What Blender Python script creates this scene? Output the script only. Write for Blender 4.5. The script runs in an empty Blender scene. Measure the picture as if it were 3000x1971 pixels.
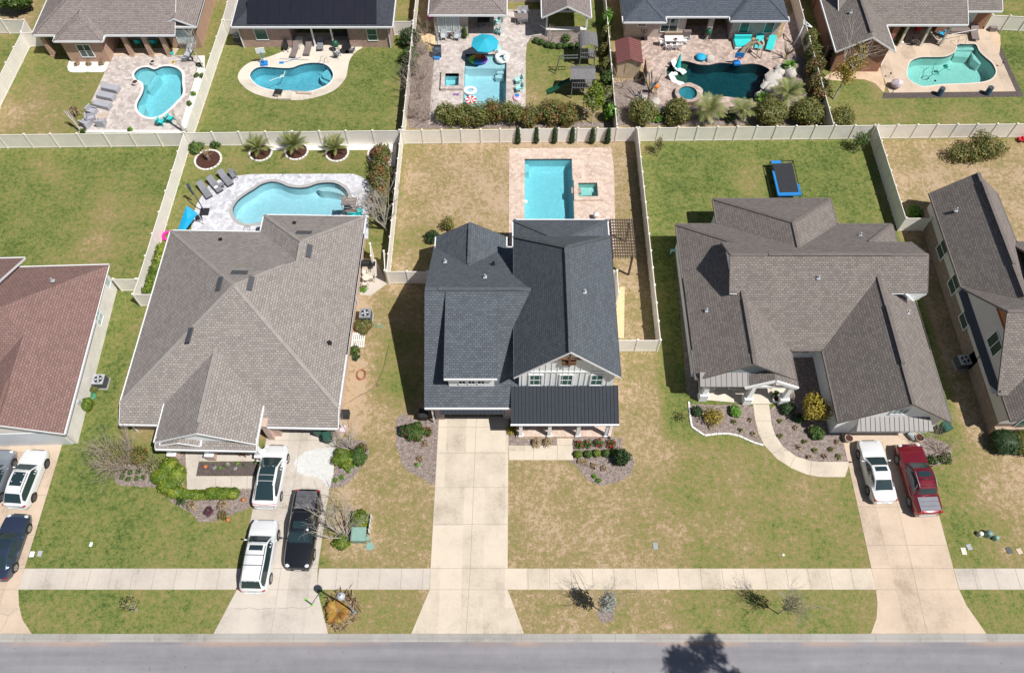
import bpy, bmesh, math, random
import numpy as np
from mathutils import Vector, Matrix
from mathutils.geometry import tessellate_polygon, delaunay_2d_cdt
R = math.radians
rnd = random.Random(7)
C = bpy.context.scene.collection
sc = bpy.context.scene

# ---------------- camera, sky, sun ----------------
CAMH, TH, FPX = 57.5, R(60), 2333.0
cam_d = bpy.data.cameras.new("camera"); cam = bpy.data.objects.new("camera", cam_d); C.objects.link(cam)
cam.location = (0, 0, CAMH); cam.rotation_euler = (R(30), 0, 0)
cam_d.sensor_width = 36; cam_d.lens = 36 * FPX / 3000; cam_d.shift_x = 0.001
cam_d.clip_start = 1; cam_d.clip_end = 1000
sc.camera = cam
SUNV = Vector((0.53, -0.31, 1.0)).normalized()
EL = math.asin(SUNV.z)
w = bpy.data.worlds.new("World"); sc.world = w; w.use_nodes = True
nt = w.node_tree; nt.nodes.clear()
sky = nt.nodes.new("ShaderNodeTexSky"); sky.sky_type = 'NISHITA'; sky.sun_disc = False
sky.sun_elevation = EL; sky.sun_rotation = math.atan2(SUNV.x, SUNV.y)
bg = nt.nodes.new("ShaderNodeBackground"); bg.inputs[1].default_value = 0.05
wo = nt.nodes.new("ShaderNodeOutputWorld")
nt.links.new(sky.outputs[0], bg.inputs[0]); nt.links.new(bg.outputs[0], wo.inputs[0])
sl = bpy.data.lights.new("sun", 'SUN'); sl.energy = 5.0; sl.angle = R(0.5); sl.color = (1, .965, .91)
so = bpy.data.objects.new("sun", sl); C.objects.link(so)
so.rotation_euler = SUNV.to_track_quat('Z', 'Y').to_euler(); so.location = (60, -30, 90)
sc.view_settings.view_transform = 'Standard'; sc.view_settings.look = 'None'
sc.view_settings.exposure = 0.12; sc.view_settings.gamma = 1
sc.cycles.max_bounces = 6; sc.cycles.transparent_max_bounces = 8
sc.cycles.caustics_reflective = False; sc.cycles.caustics_refractive = False

def G(px, py, z=0.0):
    """point of the real ground (or of the level z) that the survey photo shows at px, py"""
    t = (py - 985.5) / FPX; s = (px - 1497) / FPX
    k = (CAMH - z) / (math.sin(TH) + t * math.cos(TH))
    return (s * k, (math.cos(TH) - t * math.sin(TH)) * k)
def TG(tx, ty, pts, z=0.0):
    return [G(tx + x / 3.91, ty + y / 3.91, z) for x, y in pts]

# ---------------- materials ----------------
MATS = {}
def nn(nt, t, **kw):
    n = nt.nodes.new(t)
    for k, v in kw.items(): setattr(n, k, v)
    return n
def ramp(nt, stops):
    r = nt.nodes.new("ShaderNodeValToRGB"); e = r.color_ramp.elements
    while len(e) < len(stops): e.new(0.5)
    for i, (p, c) in enumerate(stops):
        e[i].position = p; e[i].color = (*c, 1)
    return r
def base(name):
    m = bpy.data.materials.new(name); m.use_nodes = True; MATS[name] = m
    t = m.node_tree; b = t.nodes["Principled BSDF"]
    return m, t, b
def noise(t, vec, scale, detail=3, rough=.6):
    n = nn(t, "ShaderNodeTexNoise"); n.inputs["Scale"].default_value = scale
    n.inputs["Detail"].default_value = detail; n.inputs["Roughness"].default_value = rough
    if vec is not None: t.links.new(vec, n.inputs["Vector"])
    return n.outputs["Fac"]
def math_(t, op, a, b=None, clamp=False):
    n = nn(t, "ShaderNodeMath"); n.operation = op; n.use_clamp = clamp
    for i, v in enumerate((a, b)):
        if v is None: continue
        if hasattr(v, 'links'): t.links.new(v, n.inputs[i])
        else: n.inputs[i].default_value = v
    return n.outputs[0]
def geo(t): return nn(t, "ShaderNodeNewGeometry").outputs["Position"]
def bump(t, b, h, strength=.3, dist=.02):
    n = nn(t, "ShaderNodeBump"); n.inputs["Strength"].default_value = strength; n.inputs["Distance"].default_value = dist
    t.links.new(h, n.inputs["Height"]); t.links.new(n.outputs[0], b.inputs["Normal"])
def plain(name, col, rough=.6, var=.12, scale=3.0, metal=0, coat=0, bmp=0, spec=None):
    m, t, b = base(name)
    b.inputs["Roughness"].default_value = rough; b.inputs["Metallic"].default_value = metal
    if coat: b.inputs["Coat Weight"].default_value = coat; b.inputs["Coat Roughness"].default_value = .05
    if spec is not None: b.inputs["Specular IOR Level"].default_value = spec
    if var:
        f = noise(t, geo(t), scale, 4)
        f2 = noise(t, geo(t), scale * 9, 2)
        f = math_(t, 'ADD', math_(t, 'MULTIPLY', f, .6), math_(t, 'MULTIPLY', f2, .4))
        r = ramp(t, [(.3, tuple(c * (1 - var) for c in col)), (.7, tuple(min(1, c * (1 + var)) for c in col))])
        t.links.new(f, r.inputs[0]); t.links.new(r.outputs[0], b.inputs["Base Color"])
        if bmp: bump(t, b, f2, bmp, .03)
    else: b.inputs["Base Color"].default_value = (*col, 1)
    return m
def stops_mat(name, stops, scale, rough=.85, detail=6, bmp=.3, fine=12, finew=.35):
    m, t, b = base(name); p = geo(t)
    f = math_(t, 'ADD', math_(t, 'MULTIPLY', noise(t, p, scale, detail, .65), 1 - finew), math_(t, 'MULTIPLY', noise(t, p, fine, 3), finew))
    r = ramp(t, stops); t.links.new(f, r.inputs[0]); t.links.new(r.outputs[0], b.inputs["Base Color"])
    b.inputs["Roughness"].default_value = rough; b.inputs["Specular IOR Level"].default_value = .2
    bump(t, b, f, bmp, .05)
    return m
def lawn_mat():
    m, t, b = base("lawn"); p = geo(t)
    a = nn(t, "ShaderNodeAttribute"); a.attribute_name = "dry"
    n1 = noise(t, p, .33, 5, .6); n2 = noise(t, p, 1.7, 5, .7); n3 = noise(t, p, 7, 3, .75); n4 = noise(t, p, 3.0, 4, .7)
    s = math_(t, 'ADD', a.outputs["Fac"], math_(t, 'MULTIPLY', math_(t, 'SUBTRACT', n1, .5), .75))
    s = math_(t, 'ADD', s, math_(t, 'MULTIPLY', math_(t, 'SUBTRACT', n2, .5), .85))
    s = math_(t, 'ADD', s, math_(t, 'MULTIPLY', math_(t, 'SUBTRACT', n4, .5), 1.0))
    s = math_(t, 'ADD', s, math_(t, 'MULTIPLY', math_(t, 'SUBTRACT', n3, .5), 1.0))
    s = math_(t, 'ADD', math_(t, 'MULTIPLY', math_(t, 'SUBTRACT', s, .5), 1.12), .5)
    r = ramp(t, [(.02, (.06, .092, .024)), (.25, (.125, .162, .044)), (.45, (.19, .196, .06)), (.62, (.24, .2, .088)), (.8, (.3, .225, .118)), (1, (.43, .32, .215))])
    t.links.new(s, r.inputs[0]); t.links.new(r.outputs[0], b.inputs["Base Color"])
    b.inputs["Roughness"].default_value = .95; b.inputs["Specular IOR Level"].default_value = .1
    bump(t, b, n3, .55, .06)
    return m
def asphalt_mat():
    """worn asphalt: wheel bands along the road, tar spots, red silt beside the kerb, fine aggregate"""
    m, t, b = base("asphalt"); p = geo(t)
    mp = nn(t, "ShaderNodeMapping"); mp.inputs["Scale"].default_value = (.05, 1.1, 1); t.links.new(p, mp.inputs[0])
    f = math_(t, 'ADD', math_(t, 'MULTIPLY', noise(t, mp.outputs[0], 1.0, 3), .5), math_(t, 'MULTIPLY', noise(t, p, .8, 6, .7), .25))
    f = math_(t, 'ADD', f, math_(t, 'MULTIPLY', noise(t, p, 15, 3, .8), .25))
    r = ramp(t, [(.3, (.155, .15, .168)), (.5, (.225, .217, .236)), (.7, (.30, .29, .305))]); t.links.new(f, r.inputs[0])
    sp = noise(t, p, 2.6, 6, .8); g = ramp(t, [(.0, (1, 1, 1)), (.62, (1, 1, 1)), (.7, (.45, .44, .44))]); t.links.new(sp, g.inputs[0])
    mx = nn(t, "ShaderNodeMix"); mx.data_type = 'RGBA'; mx.blend_type = 'MULTIPLY'; mx.inputs[0].default_value = 1; t.links.new(r.outputs[0], mx.inputs[6]); t.links.new(g.outputs[0], mx.inputs[7])
    sy = nn(t, "ShaderNodeSeparateXYZ"); t.links.new(p, sy.inputs[0])
    e = math_(t, 'SUBTRACT', sy.outputs[1], 8.75); e = math_(t, 'MULTIPLY', e, 2.2, True); e = math_(t, 'MULTIPLY', e, ramp_f(t, noise(t, p, .16, 4), .42, .6))
    m2 = nn(t, "ShaderNodeMix"); m2.data_type = 'RGBA'; t.links.new(e, m2.inputs[0]); t.links.new(mx.outputs[2], m2.inputs[6]); m2.inputs[7].default_value = (.42, .29, .22, 1)
    t.links.new(m2.outputs[2], b.inputs["Base Color"]); b.inputs["Roughness"].default_value = .9; bump(t, b, noise(t, p, 22, 2), .3, .01)
def ramp_f(t, f, a, b_):
    n = nn(t, "ShaderNodeMapRange"); n.inputs[1].default_value = a; n.inputs[2].default_value = b_; t.links.new(f, n.inputs[0]); return n.outputs[0]
def shingle_mat(name, col, contrast=.3):
    m, t, b = base(name)
    uv = nn(t, "ShaderNodeUVMap").outputs[0]
    br = nn(t, "ShaderNodeTexBrick"); t.links.new(uv, br.inputs["Vector"])
    br.offset = .5; br.squash = 1
    contrast *= .55; c1 = tuple(c * (1 + contrast) for c in col); c2 = tuple(c * (1 - contrast) for c in col)
    br.inputs["Color1"].default_value = (*c1, 1); br.inputs["Color2"].default_value = (*c2, 1)
    br.inputs["Mortar"].default_value = (*[c * .5 for c in col], 1)
    br.inputs["Scale"].default_value = 1; br.inputs["Mortar Size"].default_value = .02
    br.inputs["Mortar Smooth"].default_value = .3; br.inputs["Bias"].default_value = -.1
    br.inputs["Brick Width"].default_value = .3; br.inputs["Row Height"].default_value = .19
    n = noise(t, geo(t), .5, 5, .6); n2 = noise(t, geo(t), 14, 2)
    f = math_(t, 'ADD', math_(t, 'MULTIPLY', n, .22), math_(t, 'MULTIPLY', n2, .35))
    f = math_(t, 'ADD', f, .74)
    mx = nn(t, "ShaderNodeMix"); mx.data_type = 'RGBA'; mx.blend_type = 'MULTIPLY'; mx.inputs[0].default_value = 1
    t.links.new(br.outputs[0], mx.inputs[6]); t.links.new(f, mx.inputs[7])
    t.links.new(mx.outputs[2], b.inputs["Base Color"])
    b.inputs["Roughness"].default_value = .9; b.inputs["Specular IOR Level"].default_value = .25
    bump(t, b, math_(t, 'ADD', math_(t, 'MULTIPLY', br.outputs["Fac"], -1.0), n2), .5, .02)
    return m
def brick_mat(name, c1, c2, mortar, w=.22, h=.075, rough=.85, bias=0):
    m, t, b = base(name)
    uv = nn(t, "ShaderNodeUVMap").outputs[0]
    br = nn(t, "ShaderNodeTexBrick"); t.links.new(uv, br.inputs["Vector"])
    br.inputs["Color1"].default_value = (*c1, 1); br.inputs["Color2"].default_value = (*c2, 1); br.inputs["Mortar"].default_value = (*mortar, 1)
    br.inputs["Scale"].default_value = 1; br.inputs["Mortar Size"].default_value = .012; br.inputs["Bias"].default_value = bias
    br.inputs["Brick Width"].default_value = w; br.inputs["Row Height"].default_value = h
    n = noise(t, geo(t), 1.2, 5)
    mx = nn(t, "ShaderNodeMix"); mx.data_type = 'RGBA'; mx.blend_type = 'MULTIPLY'; mx.inputs[0].default_value = 1
    t.links.new(br.outputs[0], mx.inputs[6]); t.links.new(math_(t, 'ADD', math_(t, 'MULTIPLY', n, .5), .75), mx.inputs[7])
    t.links.new(mx.outputs[2], b.inputs["Base Color"]); b.inputs["Roughness"].default_value = rough
    bump(t, b, br.outputs["Fac"], -.4, .01)
    return m
def paver_mat(name, stops, sc_=3.0):
    """blotchy interlocking pavers: one tone per paver from a cell pattern plus broad blotches"""
    m, t, b = base(name); p = geo(t)
    v = nn(t, "ShaderNodeTexVoronoi"); v.distance = 'CHEBYCHEV'; v.inputs["Scale"].default_value = sc_; v.inputs["Randomness"].default_value = .75
    t.links.new(p, v.inputs["Vector"])
    sep = nn(t, "ShaderNodeSeparateColor"); t.links.new(v.outputs["Color"], sep.inputs[0])
    f = math_(t, 'ADD', math_(t, 'MULTIPLY', sep.outputs[0], .42), math_(t, 'MULTIPLY', noise(t, p, .7, 6, .7), .75))
    r = ramp(t, stops); t.links.new(f, r.inputs[0])
    edge = nn(t, "ShaderNodeTexVoronoi"); edge.feature = 'DISTANCE_TO_EDGE'; edge.inputs["Scale"].default_value = sc_; edge.inputs["Randomness"].default_value = .75
    t.links.new(p, edge.inputs["Vector"])
    g = math_(t, 'GREATER_THAN', edge.outputs["Distance"], .035)
    g = math_(t, 'ADD', math_(t, 'MULTIPLY', g, .22), .78)
    mx = nn(t, "ShaderNodeMix"); mx.data_type = 'RGBA'; mx.blend_type = 'MULTIPLY'; mx.inputs[0].default_value = 1
    t.links.new(r.outputs[0], mx.inputs[6]); t.links.new(g, mx.inputs[7]); t.links.new(mx.outputs[2], b.inputs["Base Color"])
    b.inputs["Roughness"].default_value = .85; bump(t, b, edge.outputs["Distance"], .3, .01)
    return m
def leaf_mat(name, stops, rough=.6, trans=.25):
    m, t, b = base(name)
    uv = nn(t, "ShaderNodeUVMap"); sx = nn(t, "ShaderNodeSeparateXYZ"); t.links.new(uv.outputs[0], sx.inputs[0])
    r = ramp(t, stops); t.links.new(sx.outputs[0], r.inputs[0]); t.links.new(r.outputs[0], b.inputs["Base Color"])
    b.inputs["Roughness"].default_value = rough
    tr = nn(t, "ShaderNodeBsdfTranslucent"); t.links.new(r.outputs[0], tr.inputs[0])
    mx = nn(t, "ShaderNodeMixShader"); mx.inputs[0].default_value = trans
    t.links.new(b.outputs[0], mx.inputs[1]); t.links.new(tr.outputs[0], mx.inputs[2])
    t.links.new(mx.outputs[0], t.nodes["Material Output"].inputs[0])
    return m
def water_mat(name, tint):
    m, t, b = base(name); p = geo(t)
    nz = noise(t, p, 7.5, 5, .7)
    bp = nn(t, "ShaderNodeBump"); bp.inputs["Strength"].default_value = 1; bp.inputs["Distance"].default_value = .09
    t.links.new(nz, bp.inputs["Height"])
    tr = nn(t, "ShaderNodeBsdfTransparent"); tr.inputs[0].default_value = (*tint, 1)
    gl = nn(t, "ShaderNodeBsdfGlossy"); gl.inputs["Roughness"].default_value = .1; t.links.new(bp.outputs[0], gl.inputs["Normal"])
    fr = nn(t, "ShaderNodeFresnel"); fr.inputs[0].default_value = 1.33; t.links.new(bp.outputs[0], fr.inputs["Normal"])
    mx = nn(t, "ShaderNodeMixShader"); t.links.new(fr.outputs[0], mx.inputs[0])
    t.links.new(tr.outputs[0], mx.inputs[1]); t.links.new(gl.outputs[0], mx.inputs[2])
    t.links.new(mx.outputs[0], t.nodes["Material Output"].inputs[0])
    return m
def plaster_mat(name, c1, c2):
    m, t, b = base(name); p = geo(t)
    v = nn(t, "ShaderNodeTexVoronoi"); v.inputs["Scale"].default_value = 3.2; v.feature = 'SMOOTH_F1'  # plaster mottling, painted to stand in for rippling light through the water
    d = nn(t, "ShaderNodeVectorMath"); d.operation = 'ADD'
    ns = nn(t, "ShaderNodeTexNoise"); ns.inputs["Scale"].default_value = 2.5; t.links.new(p, ns.inputs["Vector"])
    t.links.new(p, d.inputs[0]); t.links.new(ns.outputs["Color"], d.inputs[1]); t.links.new(d.outputs[0], v.inputs["Vector"])
    f = math_(t, 'ADD', math_(t, 'MULTIPLY', v.outputs["Distance"], .8), math_(t, 'MULTIPLY', noise(t, p, 9, 2), .35))
    r = ramp(t, [(.25, c1), (.8, c2)]); t.links.new(f, r.inputs[0]); t.links.new(r.outputs[0], b.inputs["Base Color"])
    b.inputs["Roughness"].default_value = .8
    return m

M = MATS
lawn_mat()
asphalt_mat()
def concrete(name, c, slab=1.53):
    """broom finished concrete: tone changes from slab to slab, blotchy stains, fine speckle"""
    m, t, b = base(name); p = geo(t)
    sy = nn(t, "ShaderNodeSeparateXYZ"); t.links.new(p, sy.inputs[0]); cb = nn(t, "ShaderNodeCombineXYZ")
    t.links.new(math_(t, 'FLOOR', math_(t, 'DIVIDE', math_(t, 'ADD', sy.outputs[0], .43), slab)), cb.inputs[0]); t.links.new(math_(t, 'FLOOR', math_(t, 'DIVIDE', math_(t, 'ADD', sy.outputs[1], .2), 2.9)), cb.inputs[1])
    wn = nn(t, "ShaderNodeTexWhiteNoise"); t.links.new(cb.outputs[0], wn.inputs[0])
    f = math_(t, 'ADD', math_(t, 'MULTIPLY', noise(t, p, .45, 7, .7), .62), math_(t, 'MULTIPLY', noise(t, p, 6, 3), .2)); f = math_(t, 'ADD', f, math_(t, 'MULTIPLY', wn.outputs[0], .16))
    r = ramp(t, [(.3, tuple(x * k for x, k in zip(c, (.62, .6, .58)))), (.42, tuple(x * .86 for x in c)), (.55, c), (.75, tuple(min(1, x * 1.08) for x in c))])
    t.links.new(f, r.inputs[0]); t.links.new(r.outputs[0], b.inputs["Base Color"]); b.inputs["Roughness"].default_value = .85; bump(t, b, f, .12, .05)
concrete("concrete", (.60, .52, .42)); concrete("concrete_grey", (.54, .485, .425)); concrete("concrete_peach", (.57, .45, .345))
concrete("kerb_concrete", (.36, .345, .32), 3); concrete("concrete_white", (.66, .59, .5), 40)
plain("joint", (.25, .22, .19), .9, .2)
plain("white_paint", (.84, .85, .86), .5, .03); plain("trim_white", (.74, .75, .77), .45, .03)
plain("cream", (.62, .58, .5), .6, .05); plain("fence_vinyl", (.83, .79, .73), .5, .1, .9); plain("siding", (.86, .88, .9), .6, .05)
plain("siding_warm", (.6, .56, .53), .65, .06); plain("grey_siding", (.5, .54, .57), .7, .1, 5); plain("blue_grey", (.28, .34, .38), .7, .12, 4)
plain("dark_metal_roof", (.024, .031, .042), .62, .15, 2, 0, 0, 0, .25); plain("tan_metal_roof", (.19, .175, .172), .5, .1, 2, 0)
plain("black_metal", (.015, .016, .018), .5, .1); plain("solar", (.012, .013, .022), .35, .2, 1.5)
plain("glass", (.02, .045, .045), .06, .3, .8, 0, 0, 0, .8); plain("glass_dull", (.05, .08, .06), .15, .3, 2); plain("glass_green", (.055, .14, .12), .15, .3, 2); plain("blind", (.45, .55, .55), .5, .2, 3)
plain("brown_wood", (.17, .085, .045), .7, .3, 6); plain("pergola_wood", (.085, .06, .052), .75, .3, 5); plain("grey_wood", (.16, .155, .16), .75, .3, 5); plain("tan_wood", (.42, .26, .14), .7, .25, 4)
shingle_mat("shingle_redbrown", (.23, .142, .128), .25); shingle_mat("shingle_taupe", (.272, .244, .228), .28)
shingle_mat("shingle_slate", (.098, .112, .13), .32); shingle_mat("shingle_brown", (.20, .175, .162), .33)
shingle_mat("shingle_grey", (.24, .205, .195), .3); shingle_mat("shingle_charcoal", (.055, .06, .075), .3); shingle_mat("shingle_bluegrey", (.085, .1, .125), .28)
plain("ridge_taupe", (.285, .258, .242), .85, .2, 2); plain("ridge_slate", (.08, .092, .105), .85, .3, 2); plain("ridge_brown", (.15, .128, .12), .85, .25, 2); plain("ridge_red", (.2, .12, .1), .85, .2, 2)
brick_mat("brick_white", (.82, .78, .74), (.74, .69, .65), (.76, .73, .69)); brick_mat("brick_tan", (.46, .27, .18), (.36, .2, .13), (.5, .38, .3))
brick_mat("brick_pink", (.48, .3, .25), (.3, .14, .12), (.52, .42, .38)); brick_mat("brick_red", (.34, .15, .09), (.24, .1, .06), (.3, .18, .13))
brick_mat("brick_pale", (.55, .48, .43), (.34, .25, .22), (.55, .5, .46)); brick_mat("brick_purple", (.22, .16, .17), (.38, .28, .26), (.42, .36, .35))
brick_mat("brick_peach", (.6, .44, .36), (.5, .36, .3), (.56, .44, .38))
brick_mat("stone_brown", (.3, .22, .17), (.2, .15, .12), (.22, .18, .15), .3, .12); brick_mat("stone_mixed", (.42, .3, .2), (.25, .17, .12), (.5, .42, .34), .35, .1)
brick_mat("lap_siding", (.5, .53, .5), (.47, .5, .47), (.2, .2, .2), 8, .14)
paver_mat("pavers_grey", [(.25, (.33, .285, .265)), (.5, (.47, .41, .385)), (.8, (.60, .54, .50))])
paver_mat("pavers_white", [(.25, (.36, .36, .40)), (.5, (.53, .53, .57)), (.8, (.68, .68, .71))])
paver_mat("pavers_pink", [(.25, (.46, .34, .275)), (.5, (.57, .44, .365)), (.8, (.66, .54, .455))])
paver_mat("pavers_brown", [(.25, (.27, .2, .175)), (.5, (.40, .305, .265)), (.8, (.56, .45, .39))])
stops_mat("mulch_dark", [(.25, (.035, .015, .01)), (.6, (.09, .04, .03)), (.85, (.16, .08, .06))], 8, .95, 4, .8)
stops_mat("mulch_grey", [(.3, (.075, .06, .055)), (.5, (.235, .19, .172)), (.68, (.45, .38, .34))], 3.5, .95, 8, .8, 9, .5)
stops_mat("mulch_black", [(.3, (.05, .04, .04)), (.7, (.16, .13, .12))], 4, .95, 6, .8)
stops_mat("rocks_white", [(.25, (.45, .43, .41)), (.5, (.72, .7, .67)), (.8, (.82, .8, .77))], 3, .9, 6, .5, 12, .5)
stops_mat("sand_bare", [(.25, (.4, .27, .17)), (.5, (.58, .43, .3)), (.8, (.72, .58, .44))], 1.5, .95, 8, .4)
stops_mat("stones_orange", [(.25, (.5, .3, .15)), (.5, (.72, .52, .3)), (.8, (.8, .68, .5))], 9, .95, 4, .6)
stops_mat("boulder", [(.25, (.3, .28, .26)), (.5, (.5, .47, .43)), (.8, (.66, .62, .57))], 2, .9, 6, .6)
water_mat("water_cyan", (.52, .90, .96)); water_mat("water_blue", (.46, .84, .93)); water_mat("water_deep", (.25, .62, .68)); water_mat("water_green", (.60, .92, .90)); water_mat("water_light", (.68, .92, .98))
plaster_mat("plaster_white", (.72, .76, .76), (.82, .84, .83)); plaster_mat("plaster_aqua", (.56, .70, .73), (.72, .80, .82))
plaster_mat("plaster_blue", (.34, .52, .57), (.54, .68, .71)); plaster_mat("plaster_dark", (.03, .09, .10), (.06, .16, .17)); plaster_mat("plaster_green", (.6, .72, .68), (.7, .79, .75))
plain("tile_dark", (.05, .08, .11), .3, .5, 20); plain("coping_grey", (.38, .37, .37), .7, .2, 6); plain("coping_pale", (.7, .68, .65), .7, .1, 6)
for n_, c_, rg, mt in [("car_white", (.68, .69, .70), .25, 0), ("car_silver", (.36, .4, .46), .3, .6), ("car_navy", (.05, .07, .125), .25, .5), ("car_black", (.025, .026, .032), .25, .5), ("car_red", (.2, .012, .025), .22, .35)]:
    plain(n_, c_, rg, 0, 1, mt, 1)
plain("car_glass", (.02, .04, .045), .04, 0, 1, 0, 0, 0, .9); plain("tyre", (.02, .02, .021), .8, .2); plain("rim", (.5, .51, .53), .3, .1, 5, .8); plain("rim_dark", (.12, .12, .13), .35, .1, 5, .7)
plain("lamp_red", (.35, .015, .015), .2, .1); plain("lamp_clear", (.6, .62, .65), .15, .1); plain("black_plastic", (.02, .02, .022), .6, .15); plain("chrome", (.6, .62, .65), .15, .05, 3, 1)
plain("tonneau_dark", (.09, .09, .1), .6, .2, 6); plain("tonneau", (.2, .21, .24), .6, .15, 2); plain("bin_green", (.02, .085, .06), .5, .15); plain("box_green", (.16, .26, .22), .5, .12); plain("lid_green", (.22, .36, .31), .5, .12)
plain("grey_metal", (.33, .36, .38), .45, .15, 4, .3); plain("light_metal", (.55, .58, .62), .4, .1, 4, .3); plain("dark_grey", (.07, .075, .085), .5, .15)
plain("teal", (.02, .48, .5), .6, .1); plain("blue_cloth", (.01, .35, .6), .7, .12, 2); plain("blue_barrel", (.03, .09, .17), .4, .12); plain("blue_plastic", (.02, .22, .6), .4, .1); plain("lounge_brown", (.2, .16, .15), .7, .12)
plain("grey_fabric", (.2, .205, .225), .8, .12); plain("lounge_cover", (.36, .36, .4), .8, .12); plain("mint", (.35, .68, .65), .6, .1); plain("turquoise", (.03, .55, .55), .7, .08)
plain("pink", (.75, .02, .3), .5, .05); plain("orange", (.8, .2, .02), .5, .1); plain("red", (.55, .02, .03), .5, .1); plain("yellow", (.7, .5, .03), .6, .1); plain("purple", (.25, .05, .45), .5, .1)
plain("float_white", (.8, .8, .78), .35, .03); plain("float_pink", (.8, .45, .55), .35, .1); plain("green_dark", (.015, .1, .055), .5, .1); plain("green_bright", (.2, .6, .05), .5, .1); plain("lime", (.55, .75, .05), .5, .1)
plain("terracotta", (.45, .16, .06), .7, .15); plain("clay_pale", (.5, .4, .33), .7, .2); plain("bark", (.2, .155, .12), .9, .3, 8); plain("bark_pale", (.42, .38, .34), .9, .25, 8); plain("twig", (.40, .32, .27), .9, .3, 8)
plain("hose_orange", (.38, .12, .08), .5, .1); plain("hose_teal", (.03, .4, .3), .5, .1); plain("cable", (.06, .05, .04), .7, .1); plain("umbrella_teal", (.02, .38, .52), .7, .08, 2); plain("navy_shade", (.05, .07, .1), .7, .1)
plain("maroon_roof", (.22, .09, .085), .5, .1, 2, .2); plain("shed_siding", (.48, .38, .25), .6, .1); plain("stain_white", (.57, .57, .555), .85, .14, 4); plain("tan_plastic", (.33, .26, .19), .5, .1)
plain("lavender", (.6, .5, .55), .8, .15); plain("garage_door", (.62, .66, .7), .5, .04); plain("mat_black", (.022, .024, .03), .8, .2, 3)
leaf_mat("leaf_mid", [(0, (.04, .09, .015)), (.6, (.08, .14, .025)), (1, (.15, .2, .04))])
leaf_mat("leaf_dark", [(0, (.02, .05, .012)), (.7, (.04, .085, .02)), (1, (.09, .13, .03))])
leaf_mat("leaf_lime", [(0, (.08, .14, .012)), (.6, (.18, .25, .02)), (1, (.34, .36, .05))])
leaf_mat("leaf_bright", [(0, (.08, .2, .02)), (.7, (.16, .33, .04)), (1, (.3, .45, .08))])
leaf_mat("leaf_olive", [(0, (.11, .13, .03)), (.5, (.21, .23, .06)), (1, (.36, .31, .12))], .5, .35)
leaf_mat("leaf_rust", [(0, (.09, .13, .03)), (.45, (.19, .2, .055)), (.72, (.30, .15, .06)), (1, (.42, .15, .07))], .5, .35)
leaf_mat("leaf_yellow", [(0, (.2, .17, .02)), (.6, (.36, .28, .03)), (1, (.5, .38, .06))])
leaf_mat("leaf_orange", [(0, (.2, .1, .03)), (.5, (.42, .2, .04)), (.8, (.5, .34, .06)), (1, (.3, .32, .06))])
leaf_mat("leaf_silver", [(0, (.25, .28, .24)), (1, (.45, .48, .44))]); leaf_mat("leaf_straw", [(0, (.25, .18, .1)), (.6, (.38, .28, .17)), (1, (.5, .4, .27))])
leaf_mat("leaf_palm", [(0, (.13, .18, .05)), (.5, (.26, .30, .09)), (1, (.5, .44, .24))], .5, .3); leaf_mat("flower_red", [(0, (.5, .01, .03)), (1, (.75, .05, .1))])
leaf_mat("leaf_purple", [(0, (.08, .03, .05)), (1, (.18, .08, .1))]); leaf_mat("flower_cream", [(0, (.5, .5, .2)), (1, (.7, .68, .4))])
leaf_mat("grass_blade", [(0, (.08, .13, .025)), (.6, (.16, .19, .045)), (1, (.3, .28, .1))])

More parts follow.
